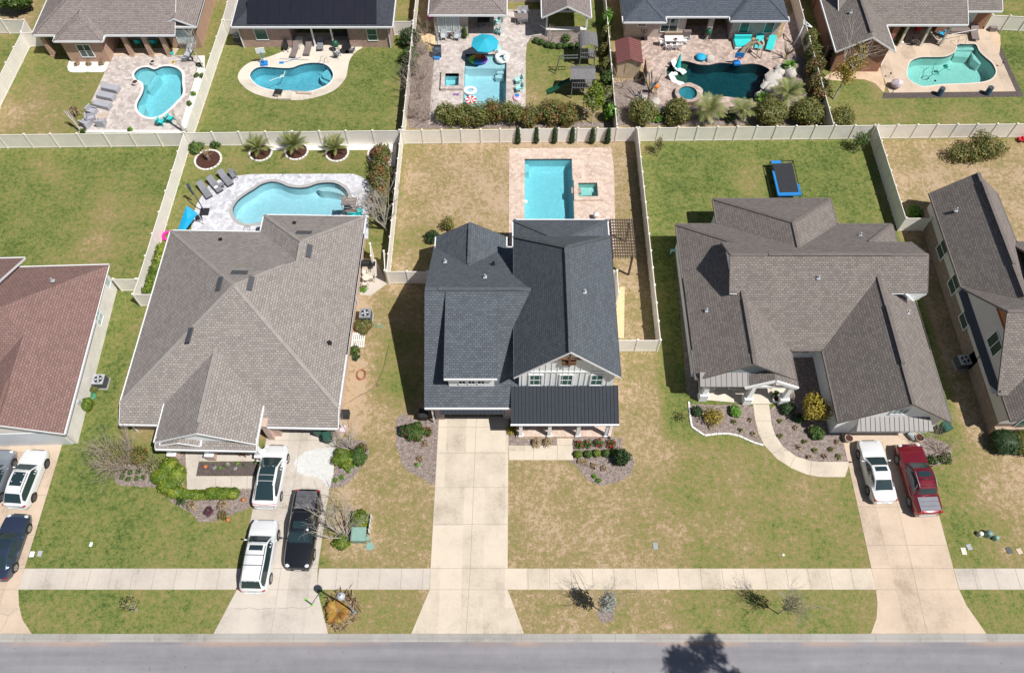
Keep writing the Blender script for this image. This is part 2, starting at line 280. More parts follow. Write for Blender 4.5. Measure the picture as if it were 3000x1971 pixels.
# ---------------- mesh helpers ----------------
class MB:
    """collects faces; build() links them as one mesh object"""
    def __init__(s): s.v = []; s.f = []; s.m = []; s.uv = []; s.sm = []
    def face(s, pts, mat=0, uv=None, smooth=False):
        i = len(s.v); s.v += [tuple(p) for p in pts]; s.f.append(list(range(i, i + len(pts)))); s.m.append(mat); s.sm.append(smooth)
        if uv is None: uv = planar(pts)
        s.uv += uv
    def box(s, x0, x1, y0, y1, z0, z1, mat=0, mtop=None):
        a, b, c, d = (x0, y0), (x1, y0), (x1, y1), (x0, y1)
        s.prism([a, b, c, d], z0, z1, mat, mtop)
    def prism(s, poly, z0, z1, mat=0, mtop=None, bottom=True, smooth=False):
        if area(poly) < 0: poly = poly[::-1]
        n = len(poly); mt = mat if mtop is None else mtop
        s.face([(x, y, z1) for x, y in poly], mt)
        if bottom: s.face([(x, y, z0) for x, y in poly[::-1]], mat)
        for i in range(n):
            (ax, ay), (bx, by) = poly[i], poly[(i + 1) % n]
            s.face([(ax, ay, z0), (bx, by, z0), (bx, by, z1), (ax, ay, z1)], mat, None, smooth)
    def beam(s, a, b, w, h=None, mat=0, up=(0, 0, 1)):
        a, b = Vector(a), Vector(b); h = h or w; d = (b - a)
        if d.length < 1e-6: return
        d.normalize(); u = Vector(up)
        if abs(d.dot(u)) > .98: u = Vector((1, 0, 0))
        x = d.cross(u).normalized() * (w / 2); y = x.cross(d).normalized() * (h / 2)
        q = [a + x + y, a - x + y, a - x - y, a + x - y]; r = [p + (b - a) for p in q]
        s.face(q[::-1], mat); s.face(r, mat)
        for i in range(4): s.face([q[i], q[(i + 1) % 4], r[(i + 1) % 4], r[i]], mat)
    def tube(s, pts, r, n=6, mat=0, r2=None, caps=True):
        pts = [Vector(p) for p in pts]; rings = []; L = len(pts)
        for i, p in enumerate(pts):
            d = (pts[min(i + 1, L - 1)] - pts[max(i - 1, 0)]).normalized()
            u = Vector((0, 0, 1)) if abs(d.z) < .9 else Vector((1, 0, 0))
            x = d.cross(u).normalized(); y = x.cross(d)
            rr = r if r2 is None else r + (r2 - r) * i / (L - 1)
            rings.append([p + (x * math.cos(2 * math.pi * k / n) + y * math.sin(2 * math.pi * k / n)) * rr for k in range(n)])
        for i in range(L - 1):
            for k in range(n): s.face([rings[i][k], rings[i + 1][k], rings[i + 1][(k + 1) % n], rings[i][(k + 1) % n]], mat, None, n > 4)
        if caps and r > .015: s.face(rings[0], mat); s.face(rings[-1][::-1], mat)
    def cyl(s, x, y, z0, z1, r, n=16, mat=0, r1=None, mtop=None):
        r1 = r if r1 is None else r1
        a = [(x + r * math.cos(2 * math.pi * k / n), y + r * math.sin(2 * math.pi * k / n), z0) for k in range(n)]
        b = [(x + r1 * math.cos(2 * math.pi * k / n), y + r1 * math.sin(2 * math.pi * k / n), z1) for k in range(n)]
        for k in range(n): s.face([a[k], a[(k + 1) % n], b[(k + 1) % n], b[k]], mat, None, True)
        s.face(b, mat if mtop is None else mtop); s.face(a[::-1], mat)
    def torus(s, c, Rr, r, n=20, k=8, mat=0, sx=1, sy=1, seg=None):
        c = Vector(c)
        def p(i, j):
            a = 2 * math.pi * i / n; b = 2 * math.pi * j / k
            return c + Vector(((Rr + r * math.cos(b)) * math.cos(a) * sx, (Rr + r * math.cos(b)) * math.sin(a) * sy, r * math.sin(b)))
        for i in range(n):
            for j in range(k): s.face([p(i, j), p(i + 1, j), p(i + 1, j + 1), p(i, j + 1)], mat if seg is None else seg(i), None, True)
    def ball(s, c, rx, ry, rz, n=12, k=7, mat=0, jit=0, seed=1):
        g = random.Random(seed); c = Vector(c); P = {}
        for j in range(k + 1):
            for i in range(n):
                a = 2 * math.pi * i / n; b = math.pi * j / k; q = 1 + g.uniform(-jit, jit)
                P[i, j] = c + Vector((rx * math.sin(b) * math.cos(a), ry * math.sin(b) * math.sin(a), rz * math.cos(b))) * 1.0 * q if 0 < j < k else c + Vector((0, 0, rz * math.cos(b)))
        for j in range(k):
            for i in range(n):
                q = [P[i, j], P[i, j + 1], P[(i + 1) % n, j + 1], P[(i + 1) % n, j]]
                if j == 0: q = q[:3]
                if j == k - 1: q = [q[0], q[1], q[3]]
                s.face(q, mat, None, True)
    def build(s, name, mats, parent=None, loc=(0, 0, 0), rz=0, off=None):
        me = bpy.data.meshes.new(name)
        v = s.v if off is None else [(x - off[0], y - off[1], z - (off[2] if len(off) > 2 else 0)) for x, y, z in s.v]
        me.from_pydata(v, [], s.f)
        ul = me.uv_layers.new(name="UVMap")
        ul.data.foreach_set("uv", np.array(s.uv, dtype=np.float32).ravel())
        if isinstance(mats, str): mats = [mats]
        for m in mats: me.materials.append(M[m])
        me.polygons.foreach_set("material_index", s.m); me.polygons.foreach_set("use_smooth", s.sm)
        me.update()
        o = bpy.data.objects.new(name, me); C.objects.link(o)
        o.location = loc; o.rotation_euler = (0, 0, rz)
        if any(s.sm): weld(me)
        if parent: o.parent = parent
        return o
def weld(me):
    bm = bmesh.new(); bm.from_mesh(me); bmesh.ops.remove_doubles(bm, verts=bm.verts, dist=1e-4)
    for e in bm.edges:
        if len(e.link_faces) == 2 and e.calc_face_angle(0) > R(42): e.smooth = False
    bm.to_mesh(me); bm.free()
def area(p): return sum(p[i][0] * p[(i + 1) % len(p)][1] - p[(i + 1) % len(p)][0] * p[i][1] for i in range(len(p))) / 2
def planar(pts):
    a, b, c = Vector(pts[0]), Vector(pts[1]), Vector(pts[2])
    n = (b - a).cross(c - a)
    if n.length < 1e-9 and len(pts) > 3: n = (c - a).cross(Vector(pts[3]) - a)
    if n.length < 1e-9: return [(0, 0)] * len(pts)
    n.normalize()
    if abs(n.z) > .999: u, v = Vector((1, 0, 0)), Vector((0, 1, 0))
    else:
        u = Vector((0, 0, 1)).cross(n).normalized(); v = n.cross(u)
    return [(Vector(p).dot(u), Vector(p).dot(v)) for p in pts]
def tag(o, label, cat, group=None, kind=None):
    if label: o["label"] = label
    if cat: o["category"] = cat
    if group: o["group"] = group
    if kind: o["kind"] = kind
    return o
def thing(name, label, cat, loc=(0, 0, 0), rz=0, group=None):
    o = bpy.data.objects.new(name, None); C.objects.link(o); o.empty_display_size = .3
    if len(loc) == 2: loc = (*loc, 0)
    o.location = loc; o.rotation_euler = (0, 0, rz)
    return tag(o, label, cat, group)
def dup(root, loc, rz, label=None, scale=1):
    r = root.copy(); C.objects.link(r); r.location = loc if len(loc) == 3 else (*loc, 0); r.rotation_euler = (0, 0, rz); r.scale = (scale,) * 3
    if label: r["label"] = label
    for ch in root.children:
        c = ch.copy(); C.objects.link(c); c.parent = r
        for g in ch.children:
            d = g.copy(); C.objects.link(d); d.parent = c
    return r
def smooth_poly(pts, n=6):
    """closed Catmull-Rom through pts"""
    out = []; L = len(pts)
    for i in range(L):
        p0, p1, p2, p3 = (Vector(pts[(i + k - 1) % L]) for k in range(4))
        for j in range(n):
            t = j / n
            q = .5 * ((2 * p1) + (-p0 + p2) * t + (2 * p0 - 5 * p1 + 4 * p2 - p3) * t * t + (-p0 + 3 * p1 - 3 * p2 + p3) * t ** 3)
            out.append((q.x, q.y))
    return out
def offset_poly(poly, d):
    if area(poly) < 0: poly = poly[::-1]
    n = len(poly); out = []
    for i in range(n):
        a, b, c = Vector(poly[i - 1]), Vector(poly[i]), Vector(poly[(i + 1) % n])
        e1 = (b - a).normalized(); e2 = (c - b).normalized()
        n1 = Vector((e1.y, -e1.x)); n2 = Vector((e2.y, -e2.x)); m = (n1 + n2)
        if m.length < 1e-6: m = n1
        m.normalize(); k = d / max(.5, m.dot(n1)); out.append(tuple(b + m * k))
    return out
def inside(p, poly):
    x, y = p; c = False; n = len(poly)
    for i in range(n):
        x1, y1 = poly[i]; x2, y2 = poly[i - 1]
        if (y1 > y) != (y2 > y) and x < (x2 - x1) * (y - y1) / (y2 - y1) + x1: c = not c
    return c
def sheet(name, poly, z, mat, holes=(), joints=(), kind="structure", label=None, cat=None, parent=None, jm="joint", jw=.022, thick=None, smat=None):
    """flat slab with holes, a skirt down to the ground and thin joint lines"""
    mb = MB()
    if area(poly) < 0: poly = poly[::-1]
    loops = [[Vector((x, y, z)) for x, y in poly]] + [[Vector((x, y, z)) for x, y in h] for h in holes]
    flat = [p for l in loops for p in l]
    for t in tessellate_polygon(loops):
        a, b, c = (flat[i] for i in t)
        if (b - a).cross(c - a).z < 0: b, c = c, b
        mb.face([a, b, c])
    t0 = z - (thick or max(.02, z + .01))
    for l in [poly] + [h if area(h) < 0 else h[::-1] for h in holes]:
        for i in range(len(l)):
            (ax, ay), (bx, by) = l[i], l[(i + 1) % len(l)]
            mb.face([(ax, ay, t0), (bx, by, t0), (bx, by, z), (ax, ay, z)])
    for j in joints:
        (ax, ay), (bx, by) = j; d = Vector((bx - ax, by - ay)).normalized(); q = Vector((-d.y, d.x)) * jw / 2
        mb.face([(ax - q.x, ay - q.y, z + .004), (bx - q.x, by - q.y, z + .004), (bx + q.x, by + q.y, z + .004), (ax + q.x, ay + q.y, z + .004)][::(1 if Vector((bx - ax, by - ay)).length else 1)], 1)
    o = mb.build(name, [mat, jm], parent)
    tag(o, label, cat, None, kind)
    return o

# ---------------- pools: outlines first, they are holes in the ground ----------------
POOLS = []
def pool_def(key, pts, sm=True): 
    p = smooth_poly(pts, 5) if sm else list(pts)
    if area(p) < 0: p = p[::-1]
    POOLS.append((key, p)); return p
P1 = pool_def(1, TG(0, 0, [(1540, 850), (1600, 790), (1690, 775), (1770, 800), (1850, 770), (1940, 765), (2030, 790), (2085, 850), (2088, 960), (2098, 1040), (2080, 1105), (2020, 1170), (1940, 1250), (1840, 1325), (1720, 1350), (1620, 1310), (1572, 1240), (1582, 1170), (1630, 1080), (1648, 1000), (1620, 940), (1565, 915)]))
P2 = pool_def(2, TG(600, 0, [(520, 870), (565, 800), (650, 770), (760, 775), (900, 785), (1000, 780), (1100, 745), (1220, 725), (1340, 732), (1420, 770), (1465, 840), (1462, 900), (1420, 960), (1340, 1005), (1220, 1045), (1060, 1055), (920, 1045), (780, 1035), (650, 1000), (570, 950)]))
P3 = pool_def(3, TG(1200, 0, [(640, 627), (1110, 627), (1102, 1330), (603, 1330)]), False)
P3s = pool_def(3, TG(1200, 0, [(412, 872), (568, 872), (562, 1012), (405, 1012)]), False)
P4 = pool_def(4, TG(1800, 0, [(770, 705), (860, 715), (960, 742), (1080, 748), (1200, 725), (1320, 730), (1440, 745), (1560, 735), (1660, 745), (1740, 780), (1775, 815), (1715, 890), (1690, 990), (1650, 1070), (1590, 1148), (1480, 1140), (1380, 1125), (1280, 1112), (1180, 1120), (1080, 1118), (1010, 1100), (1012, 1030), (950, 985), (860, 950), (790, 965), (720, 965), (650, 930), (605, 870), (600, 800), (650, 745)]))
P5 = pool_def(5, TG(2400, 0, [(1590, 515), (1690, 512), (1790, 515), (1830, 590), (1900, 660), (1980, 730), (2020, 820), (1990, 890), (1920, 930), (1800, 950), (1600, 962), (1400, 970), (1220, 992), (1130, 975), (1020, 900), (1012, 800), (1050, 710), (1150, 665), (1300, 660), (1440, 655), (1530, 620), (1570, 575)]))
P6 = pool_def(6, TG(600, 400, [(320, 840), (370, 745), (460, 670), (560, 608), (650, 550), (760, 520), (860, 535), (960, 575), (1070, 590), (1180, 580), (1280, 545), (1400, 530), (1500, 540), (1590, 590), (1640, 660), (1645, 760), (1620, 850), (1540, 905), (1400, 960), (1200, 1000), (1000, 1020), (800, 1000), (640, 985), (540, 1000), (430, 992), (350, 930)]))
P7 = pool_def(7, TG(1200, 400, [(1318, 262), (1857, 258), (1889, 985), (1316, 985)]), False)
P7s = pool_def(7, TG(1200, 400, [(1930, 548), (2146, 546), (2158, 700), (1934, 702)]), False)
# ---------------- ground ----------------
PATCH = [
 (1062, 905, 1.2, 1.5, 1), (1058, 960, 1.1, 1.35, 1), (1045, 1010, 1.3, 1.3, 1), (1055, 1060, 1.4, 1.5, 1), (1050, 1110, 1.3, 1.55, 1), (1040, 1160, 1.2, 1.3, 1), (1095, 1020, 1.2, 1.1, 1), (1100, 1075, 1.0, .35, 1), (1085, 970, .8, .3, 1), (1120, 940, 1.6, .9, .9), (1000, 1530, 1.5, 1.15, 1), (1040, 1560, 1.5, 1.1, 1), (1075, 1590, 1.2, 1.0, 1), (975, 1600, 1.0, 1.1, 1), (1010, 1450, 2, 1.05, 1), (1060, 1430, 1.5, .8, .8),  # photo px, radius m, dryness, weight
 (700, 1500, 4, .75, .8), (1120, 1560, 5, .62, .8), (1120, 1390, 5, .68, .8), (1060, 1180, 2.5, 1.0, 1), (1040, 1230, 2, 1.0, .9), (1120, 1000, 3, .55, .8), (1060, 940, 2.5, .85, .8), (1180, 850, 2.5, 1, .9), (1100, 870, 2.5, .9, .8),
 (1000, 1450, 3, .8, .7), (340, 1500, 6, .34, .8), (250, 1380, 5, .22, .8), (380, 1450, 4, .2, .8), (180, 1560, 4, .28, .7), (480, 1560, 3, .25, .7), (600, 1480, 4, .4, .6), (450, 1430, 3.5, .35, .8), (250, 1520, 3, .62, .8), (540, 1620, 2.5, .8, .8),
 (1560, 1400, 6, .9, .85), (1600, 1480, 3, .95, .8), (1720, 1560, 3, .9, .8), (1540, 1660, 2.5, .95, .8), (1500, 1560, 4, .8, .6), (1640, 1640, 6, .72, .8), (1500, 1620, 2, .35, .9), (1620, 1520, 3.5, .55, .6), (1520, 1400, 2, .4, .8), (1850, 1480, 3, .62, .7), (1850, 1300, 3, .85, .9), (1850, 1200, 2.5, .8, .8), (1970, 1460, 2, .35, .8), (2050, 1400, 6, .62, .7), (2200, 1500, 7, .58, .7), (2400, 1640, 4, .42, .8), (2150, 1300, 4, .48, .7), (2500, 1500, 3, .5, .7), (1930, 1250, 3, .62, .7),
 (2800, 1380, 2.5, .3, .9), (2830, 1520, 3, .32, .9), (2920, 1400, 4, .85, .9), (2980, 1500, 3, .85, .9), (2850, 1660, 2, .3, .9), (2960, 1640, 2.5, .75, .9), (2900, 1300, 4, .85, .9),
 (1300, 1550, 3, .55, .5), (1240, 1640, 2.5, .85, .9), (1250, 1500, 2, .6, .7), (1620, 1790, 6, .72, .8), (1500, 1790, 3, .7, .8), (2050, 1790, 6, .45, .8), (1850, 1850, 3, .85, .8), (2300, 1800, 7, .52, .8), (2530, 1830, 3, .45, .7), (300, 1790, 9, .38, .8), (560, 1790, 4, .6, .7), (700, 1760, 4, .55, .7), (1150, 1800, 4, .5, .7), (2900, 1780, 4, .42, .8), (2980, 1740, 2, .2, .9),
 (160, 500, 4, .62, .7), (330, 470, 4, .3, .7), (100, 640, 5, .35, .7), (330, 620, 3.5, .7, .8), (290, 730, 4, .75, .8), (60, 740, 4, .3, .8), (430, 480, 3, .5, .6), (250, 430, 3, .3, .6), (460, 700, 3, .5, .7),
 (400, 1000, 4, .35, .8), (370, 960, 3, .35, .7), (330, 1250, 4, .4, .7), (480, 470, 2, .3, .7), (560, 560, 3, .42, .7), (800, 480, 6, .5, .7), (900, 495, 3, .3, .8), (700, 495, 2, .3, .7), (1050, 480, 3, .35, .7), (640, 440, 3, .3, .6),
 (1230, 440, 2, .45, .8), (1290, 470, 2.5, .6, .8), (1400, 520, 5, .85, .8), (1450, 580, 5, .92, .9), (1330, 560, 4, .88, .8), (1230, 600, 4, .65, .8), (1230, 700, 4, .62, .8), (1350, 660, 4, .85, .8), (1400, 430, 3, .95, .9), (1600, 425, 7, 1.0, .9), (1250, 760, 3, .6, .7), (1180, 720, 2, .4, .8),
 (1830, 500, 2.5, .75, .8), (1830, 650, 3, .78, .8), (1850, 900, 4, .72, .8), (1870, 430, 2, .8, .8), (1890, 1050, 3, .6, .7), (1930, 1100, 2, .5, .7),
 (2000, 500, 5, .3, .8), (2050, 600, 4, .38, .8), (2200, 530, 3.5, .7, .75), (2100, 450, 4, .35, .8), (2400, 600, 5, .25, .85), (2480, 480, 4, .15, .85), (2450, 660, 2, .6, .8), (2330, 430, 3, .4, .7), (2560, 640, 2, .5, .6),
 (2700, 560, 6, .9, .9), (2850, 460, 7, .85, .9), (2750, 440, 4, .8, .8), (2960, 600, 4, .75, .8), (2620, 440, 2, .6, .8),
 (100, 160, 4, .3, .7), (150, 250, 5, .55, .8), (60, 330, 4, .85, .85), (250, 350, 4, .45, .7), (200, 180, 3, .35, .7), (120, 380, 3, .75, .8), (200, 250, 2.5, .3, .7),
 (680, 200, 3, .75, .75), (700, 300, 6, .42, .8), (850, 360, 5, .3, .8), (1100, 250, 5, .28, .8), (1150, 160, 4, .2, .8), (1050, 350, 5, .35, .8), (760, 150, 4, .3, .8), (900, 330, 4, .35, .7), (660, 150, 3, .35, .8),
 (1580, 200, 4, .35, .9), (1600, 260, 3.5, .6, .8), (1560, 280, 2, .85, .8), (1640, 150, 3, .3, .9), (1740, 60, 4, .3, .8), (1560, 330, 2.5, .6, .8),
 (2500, 300, 3, .3, .8), (2560, 330, 5, .55, .8), (2750, 310, 5, .15, .85), (2900, 340, 5, .35, .8), (2800, 370, 4, .7, .8), (2980, 150, 5, .2, .9), (2970, 250, 4, .3, .8), (2450, 330, 3, .6, .8), (2600, 240, 2.5, .9, .9), (2580, 380, 3, .6, .7), (2990, 20, 5, .4, .8), (2950, 30, 3, .6, .7),
 (20, 40, 4, .95, .95), (640, 20, 4, .5, .8), (1150, 1000, 3.5, .3, .95), (1170, 1130, 3, .3, .95), (1150, 900, 2.5, .4, .9), (1240, 30, 3, .9, .9), (1230, 250, 3, 1.0, .9), (1260, 130, 2, 1, .9), (1240, 350, 3, 1.0, .9)]
PW = [(G(a, b), r, d, w_) for a, b, r, d, w_ in PATCH]
def lot_base(x, y):
    if y < 24:
        if x < -13: return .34
        if x < -6: return .66
        if x < 13: return .74
        if x < 32: return .56
        return .5 if x < 37 else .8
    if y < 55.2:
        if x < -31: return .34
        if x < -10.6: return .45 if y > 40 else .7
        if x < 12: return .8
        if x < 35: return .26
        return .82
    if x < -30.5: return .5
    if x < -10.3: return .36
    if x < 10: return .5
    if x < 31: return .8
    return .42
def dryness(x, y):
    b = lot_base(x, y); sw = 1e-6; sv = 0; mx = 0
    for (p, r, d, w_) in PW:
        q = ((x - p[0]) ** 2 + (y - p[1]) ** 2) / (r * r)
        if q < 4:
            k = math.exp(-1.6 * q) * w_; sw += k; sv += k * d; mx = max(mx, k)
    return b * (1 - mx) + mx * sv / sw
def build_ground():
    X0, X1, Y0, Y1 = -62, 62, 9.66, 84
    st = .8; verts = []; idx = {}
    nx, ny = int((X1 - X0) / st), int((Y1 - Y0) / st)
    gx = [X0 + (X1 - X0) * i / nx for i in range(nx + 1)]; gy = [Y0 + (Y1 - Y0) * j / ny for j in range(ny + 1)]
    for i, x in enumerate(gx):
        for j, y in enumerate(gy): verts.append(Vector((x, y)))
    edges = []
    for k, p in POOLS:
        q = offset_poly(p, .12) if k else p; b = len(verts); verts += [Vector(a) for a in q]
        edges += [(b + i, b + (i + 1) % len(q)) for i in range(len(q))]
    ov, oe, of, *_ = delaunay_2d_cdt(verts, edges, [], 0, 1e-5)
    holes = [offset_poly(p, .12) for _, p in POOLS]
    bb = [(min(a[0] for a in h), max(a[0] for a in h), min(a[1] for a in h), max(a[1] for a in h)) for h in holes]
    fs = []
    for f in of:
        cx = sum(ov[i][0] for i in f) / 3; cy = sum(ov[i][1] for i in f) / 3
        if any(b[0] <= cx <= b[1] and b[2] <= cy <= b[3] and inside((cx, cy), h) for b, h in zip(bb, holes)): continue
        fs.append(tuple(f))
    v3 = [(p[0], p[1], 0) for p in ov]
    def quad(x0, x1, y0, y1):
        b = len(v3); v3.extend([(x0, y0, 0), (x1, y0, 0), (x1, y1, 0), (x0, y1, 0)]); fs.append((b, b + 1, b + 2, b + 3))
    for q in [(-400, X0, Y0, 600), (X1, 400, Y0, 600), (X0, X1, Y1, 600), (-400, 400, -500, 1.4)]: quad(*q)
    me = bpy.data.meshes.new("ground"); me.from_pydata(v3, [], fs)
    at = me.attributes.new("dry", 'FLOAT', 'POINT')
    at.data.foreach_set("value", [dryness(p[0], p[1]) for p in v3])
    me.materials.append(M["lawn"]); me.update()
    bm = bmesh.new(); bm.from_mesh(me)
    for f in bm.faces:
        if f.normal.z < 0: f.normal_flip()
    bm.to_mesh(me); bm.free()
    o = bpy.data.objects.new("ground", me); C.objects.link(o); tag(o, None, None, None, "structure")
build_ground()
sheet("road", [(-400, 1.85), (400, 1.85), (400, 9.16), (-400, 9.16)], -.12, "asphalt")
def kerb(y_back, s, name):
    mb = MB(); prof = [(0, 0.012), (-.27 * s, .012), (-.36 * s, -.09), (-.52 * s, -.108), (-.52 * s, -.3)]
    for (a, za), (b, zb) in zip(prof, prof[1:]):
        q = [(-400, y_back + a, za), (-400, y_back + b, zb), (400, y_back + b, zb), (400, y_back + a, za)]
        mb.face(q if s > 0 else q[::-1])
    mb.face([(-400, y_back, -.3), (-400, y_back, .012), (400, y_back, .012), (400, y_back, -.3)])
    if s > 0:
        x = -60
        while x < 60:
            for (a, za), (b, zb) in zip(prof[:3], prof[1:4]):
                mb.face([(x, y_back + a, za + .004), (x, y_back + b, zb + .004), (x + .025, y_back + b, zb + .004), (x + .025, y_back + a, za + .004)], 1)
            x += rnd.choice([3.05, 3.05, 2.2, 3.4])
    tag(mb.build(name, ["kerb_concrete", "joint"]), None, None, None, "structure")
kerb(9.67, 1, "kerb"); kerb(1.36, -1, "kerb")
# sandy silt along the gutter is part of the road surface
# ---------------- driveways and pavements ----------------
dj = []
def J(tx, ty, *pairs): return [tuple(TG(tx, ty, pr)) for pr in pairs]
sheet("driveway", [(-5.67, 25.9), (-5.74, 14.08), (-5.72, 12.63), (-6.84, 9.68), (.9, 9.68), (-.24, 12.63), (-.24, 14.08), (-.2, 25.9)], .02, "concrete",
      joints=[((-2.72, 25.8), (-2.9, 14.1)), ((-2.9, 14.08), (-3.08, 9.7))] + [((-5.68, y), (-.22, y)) for y in (22.85, 20.1, 17.3, 14.1, 12.62, 25.0)])
sheet("driveway", [(-18.95, 25.2), (-19.25, 14.08), (-19.3, 12.63), (-20.4, 9.68), (-12.55, 9.68), (-13.66, 12.63), (-13.8, 14.08), (-13.55, 23.4), (-13.5, 25.2)], .02, "concrete_grey",
      joints=[((-16.3, 25), (-16.45, 9.7))] + [((-19.2, y), (-13.7, y)) for y in (23.9, 19.5, 16.2, 14.1, 12.62)] + [j for c_ in (TG(600, 1571, [(340, 820), (420, 832), (520, 812), (610, 838), (780, 815)]), TG(600, 1571, [(830, 815), (930, 825), (985, 808), (1060, 818), (1130, 830), (1240, 792)])) for j in zip(c_, c_[1:])])
d1 = [(-34.7, 23.6), (-34.72, 14.08), (-34.7, 12.6)] + [(-34.35, 11.6), (-33.8, 10.6), (-32.87, 9.68), (-50, 9.68), (-50, 23.6)]
sheet("driveway", d1, .02, "concrete_peach", joints=[((-50, y), (-34.75, y)) for y in (19.5, 16.5, 14.1, 12.62)] + [((-40.2, 23.5), (-40.2, 9.7))] + [j for c_ in (TG(0, 1571, [(210, 820), (150, 860), (98, 902), (60, 1000), (0, 1090)]), TG(0, 1571, [(98, 902), (30, 885), (-60, 860)])) for j in zip(c_, c_[1:])])
sheet("driveway", [(25.75, 24.5), (25.72, 14.1), (25.7, 12.61), (25.6, 11.7), (25.3, 10.7), (24.69, 9.68), (32.6, 9.68), (32.2, 10.6), (31.8, 11.5), (31.57, 12.61), (31.6, 24.5)], .02, "concrete_peach",
      joints=[((28.75, 23.8), (28.65, 14.1)), ((28.65, 14.1), (28.55, 9.7))] + [((25.72, y), (31.6, y)) for y in (21.5, 18.6, 15.75, 14.1, 12.62)])
for x0, x1, m, ph in [(-400, -50, "concrete_grey", 0), (-34.7, -19.28, "concrete_grey", .6), (-13.68, -5.75, "concrete_grey", .2), (-.24, 12, "concrete", .35), (12, 25.7, "concrete", .4), (31.6, 400, "concrete_grey", .2)]:
    js = []; x = max(x0, -60) + ph + 1.1
    while x < min(x1, 60): js.append(((x, 14.07), (x, 12.64))); x += 1.53
    sheet("pavement", [(x0, 12.63), (x1, 12.63), (x1, 14.09), (x0, 14.09)], .019, m, joints=js)
# paths
sheet("path", TG(1200, 1200, [(1137, 410), (1690, 408), (1690, 328), (1865, 328), (1872, 575), (1137, 575)]), .019, "concrete", joints=J(1200, 1200, [(1420, 412), (1420, 574)], [(1692, 412), (1692, 574)], [(1692, 408), (1868, 408)]))
pr = [(1590, -60), (1610, 100), (1650, 270), (1720, 410), (1860, 560), (2030, 670), (2200, 740), (2346, 768), (2640, 770)]
pl = [(2700, 595), (2346, 597), (2250, 585), (2080, 535), (1930, 420), (1840, 290), (1800, 160), (1780, 0), (1770, -60)]
sheet("path", TG(1800, 1200, pr + pl), .019, "concrete", joints=J(1800, 1200, [(1620, 130), (1800, 130)], [(1690, 325), (1850, 290)], [(1820, 500), (1930, 430)], [(2010, 655), (2065, 540)], [(2245, 745), (2255, 595)]))
sheet("path", TG(600, 1200, [(-380, 760), (570, 760), (560, 905), (-60, 915), (-170, 910), (-190, 560), (-190, 470), (-110, 450), (-40, 590), (-120, 760)][:2] + [(575, 905), (-200, 912), (-225, 440), (-40, 440), (-100, 760)]), .019, "concrete_grey", joints=J(600, 1200, [(130, 765), (120, 905)], [(310, 765), (300, 905)], [(490, 765), (480, 905)]))
# patios round the pools
def patio(poly, m, holes=(), z=.03, joints=()): return sheet("patio", poly, z, m, holes=holes, joints=joints)
patio(TG(0, 0, [(1268, 690), (1300, 640), (1940, 640), (2260, 640), (2270, 720), (2060, 1490), (900, 1490), (1000, 1260), (1100, 1050)]), "pavers_grey", [P1])
patio(smooth_poly(TG(600, 0, [(380, 900), (400, 820), (480, 740), (600, 690), (720, 660), (850, 612), (930, 575), (1010, 530), (1040, 400), (1690, 400), (1810, 530), (1740, 590), (1665, 680), (1640, 780), (1620, 880), (1560, 970), (1460, 1050), (1300, 1110), (1100, 1150), (920, 1145), (740, 1125), (560, 1070), (440, 990)]), 3), "concrete_white", [P2])
patio(TG(1200, 0, [(215, 1420), (285, 640), (300, 430), (680, 418), (680, 150), (960, 150), (1100, 115), (1500, 115), (1570, 300), (1545, 412), (1400, 415), (1345, 500), (1330, 640), (1330, 1420)]), "pavers_grey", [P3, P3s])
patio(TG(1800, 0, [(310, 440), (520, 380), (800, 380), (800, 300), (1340, 300), (1340, 440), (1900, 440), (1940, 300), (2060, 110), (2240, 420), (2100, 560), (1950, 620), (1900, 760), (1820, 830), (1790, 900), (1720, 1100), (1620, 1250), (1200, 1260), (900, 1260), (620, 1250), (500, 1180), (480, 980), (360, 900), (310, 720)]), "pavers_brown", [P4])
patio(TG(2400, 0, [(870, 520), (980, 470), (1030, 300), (1500, 300), (1930, 340), (2250, 1050), (800, 1065), (700, 790), (790, 590)]), "concrete_peach", [P5], joints=J(2400, 0, [(1440, 455), (1960, 455)], [(870, 520), (1440, 505)], [(1455, 990), (1490, 1055)]))
P6d = [G(*p) for p in [(694, 516), (738, 511), (907, 510), (1035, 510), (1060, 519), (1078, 533), (1088, 558), (1086, 592), (1080, 640), (1079, 700), (563, 700), (560, 648), (577, 598), (610, 545), (650, 523)]]
patio(P6d, "pavers_white", [P6])
patio([G(1492, 436), G(1790.5, 433), G(1799, 500), (9.3, 42.0), (-.2, 42.0)], "pavers_pink", [P7, P7s])
patio(TG(1200, 1200, [(1222, 120), (1222, 320), (2330, 320), (2330, 120)]), "pavers_pink", z=.22)
patio(TG(600, 800, [(1700, -200), (1960, -150), (2090, 120), (1900, 260), (1780, 250), (1700, 0)]), "concrete_grey", z=.015)
patio(TG(1800, 800, [(960, 1330), (1000, 1450), (1460, 1490), (1590, 1500), (1770, 1500), (1930, 1480), (1960, 1300), (1960, 1200), (960, 1200)]), "concrete_white", z=.06)
patio(TG(600, 1200, [(-70, 420), (-70, 590), (600, 590), (620, 350), (-70, 350)]), "concrete_grey", z=.03)
patio(TG(600, 0, [(1000, 545), (1040, 380), (1690, 380), (1690, 528)]), "concrete_white", z=.035)
patio(TG(0, 0, [(1240, 640), (1290, 560), (2050, 560), (2000, 640)]), "concrete_peach", z=.05)
